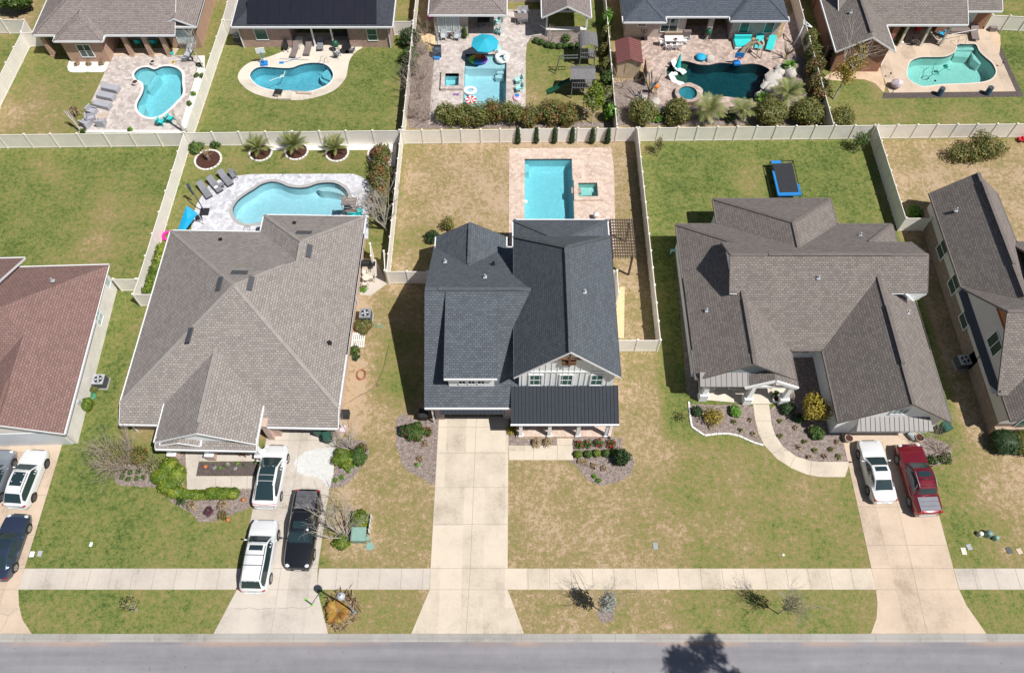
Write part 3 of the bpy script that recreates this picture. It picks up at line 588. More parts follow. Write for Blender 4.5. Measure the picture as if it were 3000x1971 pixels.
# planted beds and bare patches
SPL = []
def bed(poly, m, z=.012, sm=4):
    q = smooth_poly(poly, sm + 2) if sm else poly
    if sm: q = [(x + rnd.uniform(-.05, .05), y + rnd.uniform(-.05, .05)) for x, y in q]
    return sheet("flower_bed", q, z, m)
bed(TG(0, 0, [(775, 790), (810, 690), (1000, 680), (1250, 680), (1262, 690), (1210, 820), (1000, 828), (820, 828)]), "rocks_white", .016, 3)
bed(TG(0, 0, [(2346, 640), (2346, 900), (2200, 1480), (2060, 1480), (2260, 790), (2270, 640)]), "rocks_white", .014, 0)
bed(TG(0, 0, [(900, 1490), (2200, 1490), (2170, 1522), (900, 1522)]), "rocks_white", .013, 0)
bed(TG(600, 400, [(640, 80), (2190, 75), (2180, 155), (700, 160)]), "rocks_white", .014, 0)
bed(TG(600, 400, [(2100, 80), (2200, 75), (2180, 350), (2095, 330)]), "rocks_white", .013, 0)
bed(TG(1200, 1200, [(-60, 50), (100, 120), (320, 120), (330, 300), (290, 830), (160, 790), (-30, 690), (-130, 500), (-160, 300), (-150, 120)]), "mulch_grey", .012, 3)
bed(TG(1200, 1200, [(1137, 160), (1225, 160), (1225, 328), (1690, 330), (1690, 405), (1137, 408)]), "mulch_grey", .012, 0)
bed(TG(1200, 1200, [(1872, 325), (2346, 325), (2430, 330), (2440, 440), (2560, 560), (2560, 680), (2480, 780), (2300, 850), (2150, 860), (2030, 800), (1960, 700), (1880, 620), (1790, 578), (1872, 560)]), "mulch_grey", .012, 2)
bed(TG(1800, 1200, [(850, -90), (950, -60), (1590, -40), (1610, 100), (1650, 270), (1705, 405), (1600, 380), (1420, 300), (1300, 275), (1180, 278), (1040, 298), (880, 200), (865, 60)]), "mulch_grey", .012, 2)
bed(TG(1800, 1200, [(1780, 0), (1960, -80), (2400, -150), (2440, 40), (2620, 100), (2665, 590), (2346, 597), (2250, 585), (2080, 535), (1930, 420), (1840, 290), (1800, 160)]), "mulch_grey", .012, 2)
bed(TG(2400, 1200, [(1130, 340), (1300, 330), (1480, 400), (1500, 560), (1400, 620), (1300, 650), (1220, 560), (1180, 430)]), "mulch_grey", .012, 3)
bed(TG(1800, 800, [(700, -200), (790, -200), (940, 1250), (960, 1450), (830, 1380), (800, 1000)]), "mulch_grey", .011, 0)
bed(TG(600, 1200, [(-100, 600), (600, 590), (590, 755), (-100, 755)]), "mulch_black", .012, 0)
bed(TG(0, 1200, [(1330, 660), (1500, 600), (1800, 600), (2050, 480), (2140, 560), (2110, 920), (2346, 930), (2700, 900), (2920, 900), (2900, 1080), (2700, 1180), (2346, 1290), (2180, 1180), (1930, 1030), (1800, 900), (1600, 880), (1340, 850)]), "mulch_grey", .011, 2)
bed(TG(600, 1200, [(1500, 420), (1620, 340), (1860, 380), (1860, 560), (1740, 720), (1650, 830), (1460, 900), (1440, 760), (1500, 640)]), "mulch_grey", .011, 2)
sp_ = smooth_poly(TG(600, 1200, [(1030, 640), (1075, 530), (1200, 470), (1350, 440), (1475, 440), (1490, 560), (1480, 700), (1450, 820), (1430, 900), (1330, 800), (1260, 765), (1120, 745)]), 7)
sp_ = [(x + rnd.uniform(-.09, .09), y + rnd.uniform(-.09, .09)) for x, y in sp_]
sheet("flower_bed", sp_, .0235, "stain_white").name = "driveway_stain"
for k in range(45):
    a = rnd.uniform(0, 6.28); q = rnd.uniform(.95, 1.3); c0 = G(925, 1358); x, y = c0[0] + 1.5 * q * math.cos(a), c0[1] + 1.0 * q * math.sin(a)
    if x < -13.75: SPL.append((x, y, rnd.uniform(.02, .06)))
mb = MB()
for x, y, r_ in SPL: mb.face([(x + r_ * math.cos(t) * rnd.uniform(.6, 1.2), y + r_ * math.sin(t) * rnd.uniform(.6, 1.2), .025) for t in (0, 1, 2, 3, 4, 5)])
tag(mb.build("driveway_stain", "stain_white"), None, None, None, "structure")
bed(TG(2400, 0, [(1930, 335), (2060, 345), (2090, 560), (2340, 1100), (2300, 1110), (720, 1130), (740, 1060), (800, 1067), (2250, 1052)]), "mulch_black", .012, 0)
bed(TG(2400, 0, [(1945, 350), (2050, 380), (2080, 500), (2040, 620)]), "sand_bare", .016, 2)
bed(TG(2400, 0, [(60, 900), (200, 820), (700, 780), (740, 900), (740, 1060), (640, 960), (480, 910), (250, 930)]), "sand_bare", .01, 2)
bed(TG(2400, 0, [(740, 640), (800, 600), (810, 690), (740, 820), (705, 780)]), "rocks_white", .014, 2)
bed(TG(1200, 0, [(-10, 400), (250, 600), (280, 780), (235, 1180), (200, 1470), (-10, 1470)]), "mulch_grey", .011, 0)
bed(TG(1200, 0, [(100, 390), (200, 380), (300, 420), (300, 520), (200, 520), (130, 450)]), "stones_orange", .014, 2)
bed(TG(1200, 0, [(1400, 420), (1560, 415), (2040, 400), (2030, 500), (1950, 560), (1700, 560), (1560, 540), (1420, 480)]), "mulch_grey", .012, 2)
bed(TG(1200, 0, [(200, 1400), (2330, 1400), (2330, 1455), (200, 1475)]), "mulch_grey", .01, 0)
bed(TG(1800, 0, [(0, 950), (300, 900), (480, 1100), (620, 1250), (1200, 1250), (1620, 1250), (1800, 900), (1900, 760), (2000, 600), (2300, 640), (2346, 1430), (0, 1440)]), "mulch_grey", .01, 0)
bed([G(1806, 905), G(1816, 840), G(1830, 840), G(1828, 990), G(1812, 990)], "stones_orange", .012, 0)
for cx, cy, r in [(610, 469, 1.15), (764, 448, .98), (869, 444, 1.0), (988, 449, .98), (1113, 451, 1.05)]:
    x, y = G(cx, cy); c = [(x + r * math.cos(a * .349), y + r * math.sin(a * .349)) for a in range(18)]
    sheet("flower_bed", c, .03, "mulch_dark")
    mb = MB(); n = 20
    for i in range(n):
        a = 2 * math.pi * i / n; a2 = a + 2 * math.pi / n * .86; ro, ri = r + .17 + rnd.uniform(-.015, .015), r
        p = [(x + q * math.cos(b), y + q * math.sin(b)) for q, b in ((ri, a), (ro, a), (ro, a2), (ri, a2))]
        mb.prism(p, 0, .09 + rnd.uniform(-.01, .01))
    o = mb.build("stone_edging", "coping_pale", None, (x, y, 0), off=(x, y))
    tag(o, {610: "ring of pale edging stones round the mulch bed by the fence corner, furthest left", 764: "ring of pale edging stones round the leftmost of the three small palms", 869: "ring of pale edging stones round the middle one of three small palms", 988: "ring of pale edging stones round the rightmost of the three small palms", 1113: "ring of pale edging stones round the dead stump by the fence corner"}[cx], "edging", "stone rings along the back fence")
bed([(21.7, 26.5), (24.9, 26.0), (24.9, 31.3), (21.3, 31.3)], "mulch_grey", .01, 0)
# white edging stones of the curved front bed
mb = MB(); pts = TG(1800, 1200, [(850, -90), (860, 0), (868, 90), (885, 195), (960, 250), (1035, 297), (1180, 278), (1300, 275), (1420, 300), (1600, 380), (1710, 410)])
for a, b in zip(pts, pts[1:]):
    L = math.dist(a, b); k = max(1, round(L / .42))
    for i in range(k):
        p = Vector(a).lerp(Vector(b), i / k); q = Vector(a).lerp(Vector(b), (i + .93) / k)
        mb.beam((p.x, p.y, .05), (q.x, q.y, .05), .14, .1 + rnd.uniform(-.01, .01))
tag(mb.build("stone_edging", "coping_pale"), "line of white edging stones round the curved front bed beside the winding path", "edging")

# ---------------- pools ----------------
def pool(label, p, water, plaster, ledges=(), depth=1.25, coping=None, cw=.3, z_top=.05, wl=-.09, tile="tile_dark", zc=None):
    cx = sum(a[0] for a in p) / len(p); cy = sum(a[1] for a in p) / len(p)
    root = thing("swimming_pool", label, "pool", (cx, cy, 0)); q = [(a[0] - cx, a[1] - cy) for a in p]; n = len(q)
    mb = MB()
    inn = offset_poly(q, -.35)
    for i in range(n):
        a, b = q[i], q[(i + 1) % n]; c, d = inn[i], inn[(i + 1) % n]
        mb.face([(*b, z_top - .002), (*a, z_top - .002), (*a, wl - .1), (*b, wl - .1)], 1)
        mb.face([(*b, wl - .1), (*a, wl - .1), (*a, -depth + .3), (*b, -depth + .3)], 0)
        mb.face([(*b, -depth + .3), (*a, -depth + .3), (*c, -depth), (*d, -depth)], 0, None, False)
    for t in tessellate_polygon([[Vector((*a, 0)) for a in inn]]):
        f = [(*inn[i], -depth) for i in t]
        if (Vector(f[1]) - Vector(f[0])).cross(Vector(f[2]) - Vector(f[0])).z < 0: f = f[::-1]
        mb.face(f, 0)
    mb.build("basin", [plaster, tile], root)
    mb = MB()
    for t in tessellate_polygon([[Vector((*a, 0)) for a in q]]):
        f = [(*q[i], wl) for i in t]
        if (Vector(f[1]) - Vector(f[0])).cross(Vector(f[2]) - Vector(f[0])).z < 0: f = f[::-1]
        mb.face(f, 0)
    mb.build("water", water, root)
    for L in ledges:
        poly, dep, m = L[:3]; mb = MB(); mb.prism([(a - cx, b - cy) for a, b in poly], -depth + .01, -dep, 0); mb.build("step", m, root)
    if coping:
        mb = MB(); o_ = offset_poly(q, cw); z = zc or z_top
        for i in range(n):
            a, b = q[i], q[(i + 1) % n]; c, d = o_[i], o_[(i + 1) % n]
            mb.face([(*a, z), (*c, z), (*d, z), (*b, z)][::1], 0); mb.face([(*c, 0), (*d, 0), (*d, z), (*c, z)], 0)
            mb.face([(*b, z), (*b, -.04), (*a, -.04), (*a, z)][::-1], 0)
        mb.build("coping", coping, root)
    return root
pool("kidney shaped pool with round shallow lobe on grey paver deck behind the brick house", P1, "water_cyan", "plaster_aqua",
     [(smooth_poly(TG(0, 0, [(1560, 850), (1620, 795), (1700, 785), (1765, 810), (1740, 850), (1690, 930), (1640, 945), (1580, 920)]), 3), .35, "plaster_white"),
      (smooth_poly(TG(0, 0, [(1765, 815), (1805, 825), (1800, 870), (1740, 930), (1700, 985), (1665, 985), (1670, 930), (1710, 860)]), 3), .6, "plaster_aqua"),
      (smooth_poly(TG(0, 0, [(1575, 1180), (1625, 1160), (1640, 1220), (1600, 1300), (1572, 1240)]), 3), .5, "plaster_white")], 1.35, "coping_pale", .25)
pool("blue kidney shaped pool in a white deck in front of the solar panel house", P2, "water_blue", "plaster_blue",
     [(smooth_poly(TG(600, 0, [(1365, 775), (1400, 765), (1455, 840), (1455, 900), (1410, 880), (1345, 850), (1335, 810)]), 3), .45, "plaster_aqua"),
      (smooth_poly(TG(600, 0, [(1310, 790), (1340, 780), (1360, 850), (1440, 875), (1430, 920), (1360, 890), (1305, 850)]), 3), .75, "plaster_aqua")], 1.4, "coping_pale", .12)
pool("rectangular light blue pool full of inflatable floats on grey paver deck", P3, "water_light", "plaster_aqua",
     [(TG(1200, 0, [(642, 632), (1108, 632), (1106, 762), (637, 766)]), .28, "plaster_white"), (TG(1200, 0, [(1005, 775), (1085, 772), (1083, 800), (1006, 800)]), .5, "plaster_white"), (TG(1200, 0, [(975, 800), (1085, 802), (1083, 838), (990, 832)]), .75, "plaster_white")], 1.3, "pavers_grey", .3)
pool("small square spa beside the rectangular pool with floats", P3s, "water_cyan", "plaster_aqua", [(TG(1200, 0, [(415, 880), (455, 880), (455, 1010), (408, 1010)]), .45, "plaster_white"), (TG(1200, 0, [(455, 880), (562, 880), (560, 915), (455, 930)]), .45, "plaster_white")], .95, "pavers_grey", .42, .34, .2, "tile_dark", .34)
pool("dark teal free form pool with tan sun shelf and boulders", P4, "water_deep", "plaster_dark",
     [(smooth_poly(TG(1800, 0, [(655, 750), (770, 712), (845, 730), (822, 790), (842, 880), (810, 950), (720, 958), (655, 925), (610, 868), (605, 805)]), 3), .22, "tan_wood"),
      (smooth_poly(TG(1800, 0, [(842, 735), (890, 760), (880, 820), (895, 900), (850, 940), (815, 950), (845, 880), (826, 790)]), 3), .6, "plaster_dark")], 1.5, "pavers_brown", .28)
pool("green tinted teal pool with angled corner steps on peach deck", P5, "water_green", "plaster_green",
     [(TG(2400, 0, [(1593, 520), (1780, 520), (1800, 545), (1585, 548)]), .3, "plaster_white"), (TG(2400, 0, [(1585, 548), (1780, 548), (1740, 612), (1572, 600)]), .55, "plaster_green"),
      (TG(2400, 0, [(1770, 560), (1810, 600), (1880, 690), (1860, 700), (1790, 640)]), .45, "plaster_white")], 1.35, "concrete_white", .14)
pool("light blue free form pool behind the taupe roofed house", P6, "water_light", "plaster_aqua",
     [(smooth_poly(TG(600, 400, [(1290, 575), (1340, 560), (1450, 560), (1540, 590), (1600, 650), (1500, 620), (1400, 605), (1320, 600)]), 3), .3, "plaster_white"),
      (smooth_poly(TG(600, 400, [(345, 920), (400, 915), (430, 950), (430, 990), (370, 960)]), 3), .35, "plaster_white"),
      (smooth_poly(TG(600, 400, [(345, 905), (420, 900), (470, 940), (480, 985), (430, 990), (430, 950), (400, 915)]), 3), .6, "plaster_white")], 1.3, "coping_grey", .3)
pool("turquoise rectangular pool behind the dark grey roofed house", P7, "water_cyan", "plaster_aqua",
     [(TG(1200, 400, [(1320, 290), (1368, 290), (1366, 385), (1320, 385)]), .35, "plaster_white")], 1.35, "pavers_pink", .3)
pool("small square spa next to the turquoise rectangular pool", P7s, "water_green", "plaster_green",
     [(TG(1200, 400, [(1932, 555), (2146, 553), (2148, 600), (1934, 605)]), .4, "plaster_white"), (TG(1200, 400, [(1934, 605), (2090, 603), (2092, 640), (1936, 640)]), .4, "plaster_white")], .9, "pavers_pink", .42, .2, .08, "tile_dark", .2)

# ---------------- houses ----------------
class House:
    def __init__(s, label, org, rz, wall, roof, trim="trim_white"):
        s.root = thing("house", label, "house", (*org, 0), R(rz)); s.o = org; s.wm, s.rm, s.tm = wall, roof, trim
        s.W, s.R, s.T, s.S, s.D = MB(), MB(), MB(), MB(), MB()
    def L(s, p): return (p[0] - s.o[0], p[1] - s.o[1], *p[2:])
    def slopes(s, faces, w=.1, h=.17, th=.14, rakew=.045, rake=True, eave=True, skip=None):
        """roof faces (world), fascia boards on every free edge, soffit below"""
        cnt = {}
        for f in faces:
            f = [s.L(p) for p in f]
            n = (Vector(f[1]) - Vector(f[0])).cross(Vector(f[2]) - Vector(f[0]))
            if n.z < 0: f = f[::-1]
            s.R.face(f)
            s.S.face([(x, y, z - th) for x, y, z in f[::-1]])
            for i in range(len(f)):
                a, b = tuple(round(c, 3) for c in f[i]), tuple(round(c, 3) for c in f[(i + 1) % len(f)])
                cnt.setdefault(tuple(sorted((a, b))), []).append((a, b, f))
        for k, l in cnt.items():
            if len(l) > 1: continue
            a, b, f = l[0]; a, b = Vector(a), Vector(b); d = b - a
            out = Vector((d.y, -d.x, 0))
            if out.length < 1e-5: continue
            out.normalize(); flat = abs(d.z) < .02; ww = w if flat else rakew
            if skip and skip((a.x + b.x) / 2 + s.o[0], (a.y + b.y) / 2 + s.o[1], (a.z + b.z) / 2): continue
            T = s.T if (eave if flat else rake) else s.D
            if T is s.D: ww = .03
            o = out * ww; up = Vector((0, 0, .012)); dn = Vector((0, 0, -h))
            T.face([a + dn + o, b + dn + o, b + up + o, a + up + o]); T.face([a + up + o, b + up + o, b + up, a + up])
            T.face([a + dn, b + dn, b + dn + o, a + dn + o][::-1]); T.face([a + dn, a + dn + o, a + up + o, a + up]); T.face([b + dn, b + up, b + up + o, b + dn + o])
    def wing(s, x0, x1, y0, y1, ze, p, axis='y', e0='hip', e1='hip', zt=None, ov=.38, gw=True, wallmat=0, xm=None, base=None, **kw):
        """hip or gable wing on a rectangle; e0/e1 = ends at the low/high side of the ridge axis"""
        if axis == 'x': tr = lambda a, b, z: (a, b, z); u0, u1, v0, v1 = x0, x1, y0, y1
        else: tr = lambda a, b, z: (b, a, z); u0, u1, v0, v1 = y0, y1, x0, x1
        vm = (v0 + v1) / 2 if xm is None else xm; h = vm - v0; zr = ze + p * h; h1 = v1 - vm
        r0 = u0 + (h if e0 == 'hip' else 0); r1 = u1 - (h if e1 == 'hip' else 0)
        A, B, Cc, D = (u0, v0, ze), (u1, v0, ze), (u1, v1, ze), (u0, v1, ze); E, F = (r0, vm, zr), (r1, vm, zr)
        fs = [[A, B, F, E] if r1 - r0 > .01 else [A, B, E], [Cc, D, E, F] if r1 - r0 > .01 else [Cc, D, E]]
        if e0 == 'hip': fs.append([D, A, E])
        if e1 == 'hip': fs.append([B, Cc, F if r1 - r0 > .01 else E])
        ins = [(u, vm) for e, u in ((e0, u0), (e1, u1)) if e == 'in']
        sk = kw.pop('skip', None)
        def skip(x, y, z):
            q = x if axis == 'x' else y
            return any(abs(q - u) < .02 for u, _ in ins) or (sk and sk(x, y, z))
        s.slopes([[tr(*q) for q in f] for f in fs], skip=skip, **kw)
        for e, u, sg in ((e0, u0, 1), (e1, u1, -1)):
            if e == 'gable' and gw:
                uu = u + sg * ov; t = .12; zb = ze - .2 if base is None else base
                pr = [(v0 + ov, zb), (v1 - ov, zb), (v1 - ov, ze + p * ov - .16), (vm, zr - .17), (v0 + ov, ze + p * ov - .16)]
                a = [s.L(tr(uu, v, z)) for v, z in pr]; b = [s.L(tr(uu + sg * t, v, z)) for v, z in pr]
                nrm = (Vector(a[1]) - Vector(a[0])).cross(Vector(a[2]) - Vector(a[0])); o_ = Vector(s.L(tr(uu - sg, vm, ze))) - Vector(a[0])
                if nrm.dot(o_) < 0: a, b = a[::-1], b[::-1]
                s.W.face(a, wallmat); s.W.face(b[::-1], wallmat)
        return zr, r0, r1
    def wall(s, x0, x1, y0, y1, z0, z1, mat=0):
        s.W.box(x0 - s.o[0], x1 - s.o[0], y0 - s.o[1], y1 - s.o[1], z0, z1, mat)
    def done(s, wmats=None):
        s.w = s.W.build("wall", wmats or [s.wm], s.root); s.r = s.R.build("roof", s.rm, s.root)
        s.t = s.T.build("gutter", s.tm, s.r); s.S.build("soffit", "trim_white", s.r)
        if s.D.v: s.D.build("fascia", s.rm, s.r)
        return s
    def win(s, x, y, z0, z1, w, face='s', pane="glass", frame="white_paint", mull=(1, 1), parent=None, name="window", t=.06):
        """framed window flush on a wall; face s/n/w/e is the way it looks"""
        F, P = MB(), MB(); x -= s.o[0]; y -= s.o[1]; h = z1 - z0
        def q(mb, a0, a1, b0, b1, d0, d1):
            if face == 's': mb.box(x + a0, x + a1, y - d1, y - d0, b0, b1)
            elif face == 'n': mb.box(x + a0, x + a1, y + d0, y + d1, b0, b1)
            elif face == 'w': mb.box(x - d1, x - d0, y + a0, y + a1, b0, b1)
            else: mb.box(x + d0, x + d1, y + a0, y + a1, b0, b1)
        for a0, a1, b0, b1 in [(-w / 2 - t, -w / 2, z0 - t, z1 + t), (w / 2, w / 2 + t, z0 - t, z1 + t), (-w / 2, w / 2, z1, z1 + t), (-w / 2, w / 2, z0 - t, z0)]: q(F, a0, a1, b0, b1, .004, .07)
        nx, nz = mull
        for i in range(1, nx): q(F, -w / 2 + w * i / nx - .025, -w / 2 + w * i / nx + .025, z0, z1, .03, .055)
        for i in range(1, nz): q(F, -w / 2, w / 2, z0 + h * i / nz - .025, z0 + h * i / nz + .025, .028, .05)
        q(P, -w / 2 + .002, w / 2 - .002, z0 + .002, z1 - .002, .006, .03)
        f = F.build(name, frame, parent or s.root); P.build("pane", pane, f); return f
    def col(s, x, y, z0, z1, w=.28, mat="white_paint", name="column", base=None, basem=None, tw=None):
        mb = MB(); x -= s.o[0]; y -= s.o[1]; tw = tw or w
        if base:
            bw, bh = base; mb.box(x - bw / 2, x + bw / 2, y - bw / 2, y + bw / 2, z0, z0 + bh, 1); mb.box(x - bw / 2 - .04, x + bw / 2 + .04, y - bw / 2 - .04, y + bw / 2 + .04, z0 + bh, z0 + bh + .07, 0); zb = z0 + bh + .07
        else: zb = z0; mb.box(x - w / 2 - .05, x + w / 2 + .05, y - w / 2 - .05, y + w / 2 + .05, z0, z0 + .16, 0)
        a = [(x + i * w / 2, y + j * w / 2, zb) for i, j in ((-1, -1), (1, -1), (1, 1), (-1, 1))]; b = [(x + i * tw / 2, y + j * tw / 2, z1) for i, j in ((-1, -1), (1, -1), (1, 1), (-1, 1))]
        for i in range(4): mb.face([a[i], a[(i + 1) % 4], b[(i + 1) % 4], b[i]], 0)
        return mb.build(name, [mat, basem or mat], s.root)
    def vent(s, a, b, w=.26, mat="ridge_brown", lift=.07, name="ridge_vent"):
        mb = MB(); a, b = Vector(s.L(a)), Vector(s.L(b)); mb.beam(a + Vector((0, 0, lift)), b + Vector((0, 0, lift)), w, .07)
        return mb.build(name, mat, s.r)
    def caps(s, segs, mat, w=.3):
        for a, b in segs:
            mb = MB(); mb.beam(Vector(s.L(a)) + Vector((0, 0, .008)), Vector(s.L(b)) + Vector((0, 0, .008)), w, .035)
            mb.build("ridge_cap", mat, s.r)
    def pipe(s, x, y, z, mat="light_metal", h=.35, r=.06, name="vent_pipe"):
        mb = MB(); mb.cyl(x - s.o[0], y - s.o[1], z - .05, z + h, r, 10); mb.box(x - s.o[0] - .14, x - s.o[0] + .14, y - s.o[1] - .14, y - s.o[1] + .14, z - .06, z + .05)
        return mb.build(name, mat, s.r)
    def slab(s, pts, mat, name, th=.06, parent=None):
        """sheet lying on a slope, pts given in world at the slope surface"""
        mb = MB(); f = [Vector(s.L(p)) for p in pts]; n = (f[1] - f[0]).cross(f[2] - f[0]).normalized()
        if n.z < 0: f = f[::-1]; n = -n
        t = [p + n * th for p in f]; mb.face(t)
        for i in range(len(f)): mb.face([f[i], f[(i + 1) % len(f)], t[(i + 1) % len(f)], t[i]])
        return mb.build(name, mat, parent or s.r)
    def metal(s, xa, xb, ytop, ztop, ybot, zbot, mat, rib=.3, name="metal_awning", hip=0, trim=True):
        """standing seam shed roof dropping to the street side"""
        mb = MB(); L = s.L
        A, B, Cc, D = L((xa, ybot, zbot)), L((xb, ybot, zbot)), L((xb - hip, ytop, ztop)), L((xa + hip, ytop, ztop))
        mb.face([A, B, Cc, D]); mb.face([(x, y, z - .1) for x, y, z in (D, Cc, B, A)]); 
        for p, q in ((A, B), (B, Cc), (D, A)): mb.face([(p[0], p[1], p[2] - .1), (q[0], q[1], q[2] - .1), q, p])
        n = int((xb - xa) / rib)
        for i in range(n + 1):
            x = xa + (xb - xa) * i / n; f = 0
            if hip and x - xa < hip: f = 1 - (x - xa) / hip
            if hip and xb - x < hip: f = 1 - (xb - x) / hip
            top = L((x, ytop + (ybot - ytop) * f, ztop + (zbot - ztop) * f)); bot = L((x, ybot, zbot))
            if f < .97: mb.beam(Vector(top) + Vector((0, 0, .02)), Vector(bot) + Vector((0, 0, .02)), .045, .055)
        o = mb.build(name, mat, s.root)
        if trim:
            g = MB(); g.box(L((xa, 0))[0] - .05, L((xb, 0))[0] + .05, A[1] - .12, A[1] - .001, zbot - .13, zbot - .01); g.build("gutter", "trim_white", o)
        return o
    def down(s, x, y, z1, mat="trim_white"):
        mb = MB(); mb.box(x - s.o[0] - .05, x - s.o[0] + .05, y - s.o[1] - .05, y - s.o[1] + .05, 0, z1); return mb.build("downspout", mat, s.root)

# house 1, far left, red brown roof and white brick
h = House("white brick house with red brown shingle roof, cut off by the left edge", (-38, 30), 1.9, "brick_white", "shingle_redbrown")
h.wing(-41.2, -33.35, 23.1, 33, 2.8, .5, 'y', 'gable', 'in', xm=-37.3, ov=.35)
h.wing(-52, -33.354, 26.7, 38.35, 2.8, .5, 'x', 'in', 'hip', skip=lambda x, y, z: y < 27 or (x > -33.4 and y < 33))
h.wing(-52, -40.6, 28, 39.3, 2.8, .545, 'x', 'gable', 'gable', ov=.3)
h.wall(-51.6, -33.72, 27, 38, 0, 2.75); h.wall(-40.8, -33.73, 23.5, 27, 0, 2.75); h.wall(-51.6, -41.5, 37, 38.9, 0, 2.75)
h.done()
h.vent((-37.3, 23.7, 4.8), (-37.3, 26.6, 4.8), mat="ridge_red")
h.win(-33.73, 33.9, 1.1, 2.3, 1.0, 'e', "blind", mull=(2, 2)); h.win(-33.73, 37.3, 1.3, 2.2, .7, 'e', "blind")
mb = MB(); mb.box(-3.0 - .0, 3.9, -6.56, -6.505, .02, 2.3); mb.build("garage_door", "garage_door", h.root)
h.pipe(-36.6, 35.8, 4.35)
mb = MB(); mb.box(4.28, 4.42, -3.8, -3.5, 1.2, 1.6); mb.build("electric_meter", "light_metal", h.root)

# house 2, taupe hip roof
h = House("wide single storey house with taupe hip roof and white gutters, pool behind it", (-21, 33), -1.2, "brick_peach", "shingle_taupe")
e = 3.0
Aw, Ae = (-21.175, 33.625, 7.062), (-20.925, 33.625, 7.062)
h.slopes([[(-29.3, 24.1, 2.3), (-12.8, 24.1, 2.3), (-12.8, 25.5, 3), Ae, Aw, (-29.3, 25.5, 3)], [(-12.8, 25.5, 3), (-12.8, 41.75, 3), Ae], [(-12.8, 41.75, 3), (-29.3, 41.75, 3), Aw, Ae], [(-29.3, 41.75, 3), (-29.3, 25.5, 3), Aw]], skip=lambda x, y, z: y > 41 and x > -21.7 and False)
h.wing(-21.6, -12.796, 30, 43.6, e, .5, 'y', 'in', 'hip', skip=lambda x, y, z: x > -13 and y < 35 and False)
h.wing(-25.95, -18.5, 22.4, 30, 3.0, .5, 'y', 'gable', 'in', ov=.22, wallmat=1, base=2.7)
h.slopes([[(-25.95, 22.05, 2.62), (-18.5, 22.05, 2.62), (-18.5, 22.75, 3.02), (-25.95, 22.75, 3.02)]])
h.wing(-25.5, -22.6, 22.2, 23, 2.95, .36, 'y', 'gable', 'in', ov=.12, wallmat=1, base=2.9)
h.wall(-28.9, -13.2, 27.0, 41.35, 0, 2.86); h.wall(-21.2, -13.21, 41, 43.2, 0, 2.85); h.wall(-28.9, -26.1, 24.6, 27.1, 0, 2.2); h.wall(-18.1, -17.6, 24.3, 27.05, 0, 2.2); h.wall(-13.85, -13.19, 24.3, 27.05, 0, 2.2); h.wall(-18.55, -18.1, 24.0, 27, 0, 2.6); h.wall(-17.6, -13.85, 24.5, 24.7, 2.12, 2.22)
h.done(["brick_peach", "siding"])
mb = MB(); 
for k in range(4): mb.box(-17.6 + 21, -13.85 + 21, 25.0 - 33, 25.05 - 33, .03 + k * .53, .54 + k * .53)
mb.build("garage_door", "dark_grey", h.root)
for a, b in [((-17.2, 41.4, 5.2), (-17.2, 37.6, 5.2))][:1]: h.vent((-17.2, 38.9, 5.2), (-17.2, 36.6, 5.2), mat="ridge_taupe")
h.vent((-22.22, 27.8, 4.91), (-22.22, 24.0, 4.91), mat="ridge_taupe")
A = (-21.05, 33.62, 7.06)
h.caps([((-29.3, 25.5, 3), A), ((-12.8, 25.5, 3), A), ((-29.3, 41.75, 3), A), (A, (-18.0, 36.6, 5.6)), ((-21.6, 43.6, 3), (-17.2, 39.2, 5.2)), ((-12.8, 43.6, 3), (-17.2, 39.2, 5.2)), ((-17.2, 39.2, 5.2), (-17.2, 36, 5.2)), ((-22.22, 23.2, 4.92), (-22.22, 29.3, 4.92))], "ridge_taupe", .28)
def skyl(pts, z): return h.slab([(x, y, zz) for (x, y), zz in zip(pts, z)], "dark_grey", "roof_vent", .1)
def rv(cx, cy, ax, L=1.25, wd=.38):
    """dark off-ridge vent; ax = slope it lies on"""
    zf = {'w': lambda x, y: 3 + .5 * (x + 29.3), 'e': lambda x, y: 3 + .5 * (-12.8 - x), 'n': lambda x, y: 3 + .5 * (41.75 - y), 'nn': lambda x, y: 3 + .5 * (43.6 - y)}[ax]
    q = [(cx - wd / 2, cy - L / 2), (cx + wd / 2, cy - L / 2), (cx + wd / 2, cy + L / 2), (cx - wd / 2, cy + L / 2)] if ax in 'we' else [(cx - L / 2, cy - wd / 2), (cx + L / 2, cy - wd / 2), (cx + L / 2, cy + wd / 2), (cx - L / 2, cy + wd / 2)]
    h.slab([(x, y, zf(x, y)) for x, y in q], "dark_grey", "roof_vent", .12)
for px, py, z, ax in [(551, 974, 6, 'w'), (647, 838, 6.2, 'w'), (738, 840, 6.2, 'e'), (904, 734, 5.0, 'e'), (701, 798, 6.3, 'n'), (889, 679, 4.7, 'nn')]:
    x, y = G(px, py, z); a = R(1.2); dx, dy = x + 21, y - 33; rv(-21 + dx * math.cos(a) - dy * math.sin(a), 33 + dx * math.sin(a) + dy * math.cos(a), ax)
h.pipe(-14.0, 30.6, 3.7, "black_metal", .3, .12); h.pipe(-18.6, 42.2, 3.75, "black_metal", .2); h.pipe(-24.5, 40.3, 3.8, "black_metal", .2)
for x in (-25.45, -22.6, -18.8): h.col(x, 22.5, .03, 2.45, .38, base=(.62, .85), basem="brick_peach")
h.win(-27.4, 24.6, .95, 2.0, 1.3, 's', "glass_green", mull=(2, 1))
h.win(-24.3, 27.0, .9, 2.2, 1.4, 's'); h.win(-21.8, 27.0, .05, 2.3, 1.0, 's', "brown_wood", name="door")
h.down(-12.95, 25.0, 2.3); h.down(-28.95, 24.5, 2.2); h.down(-13.1, 36.5, 2.8)

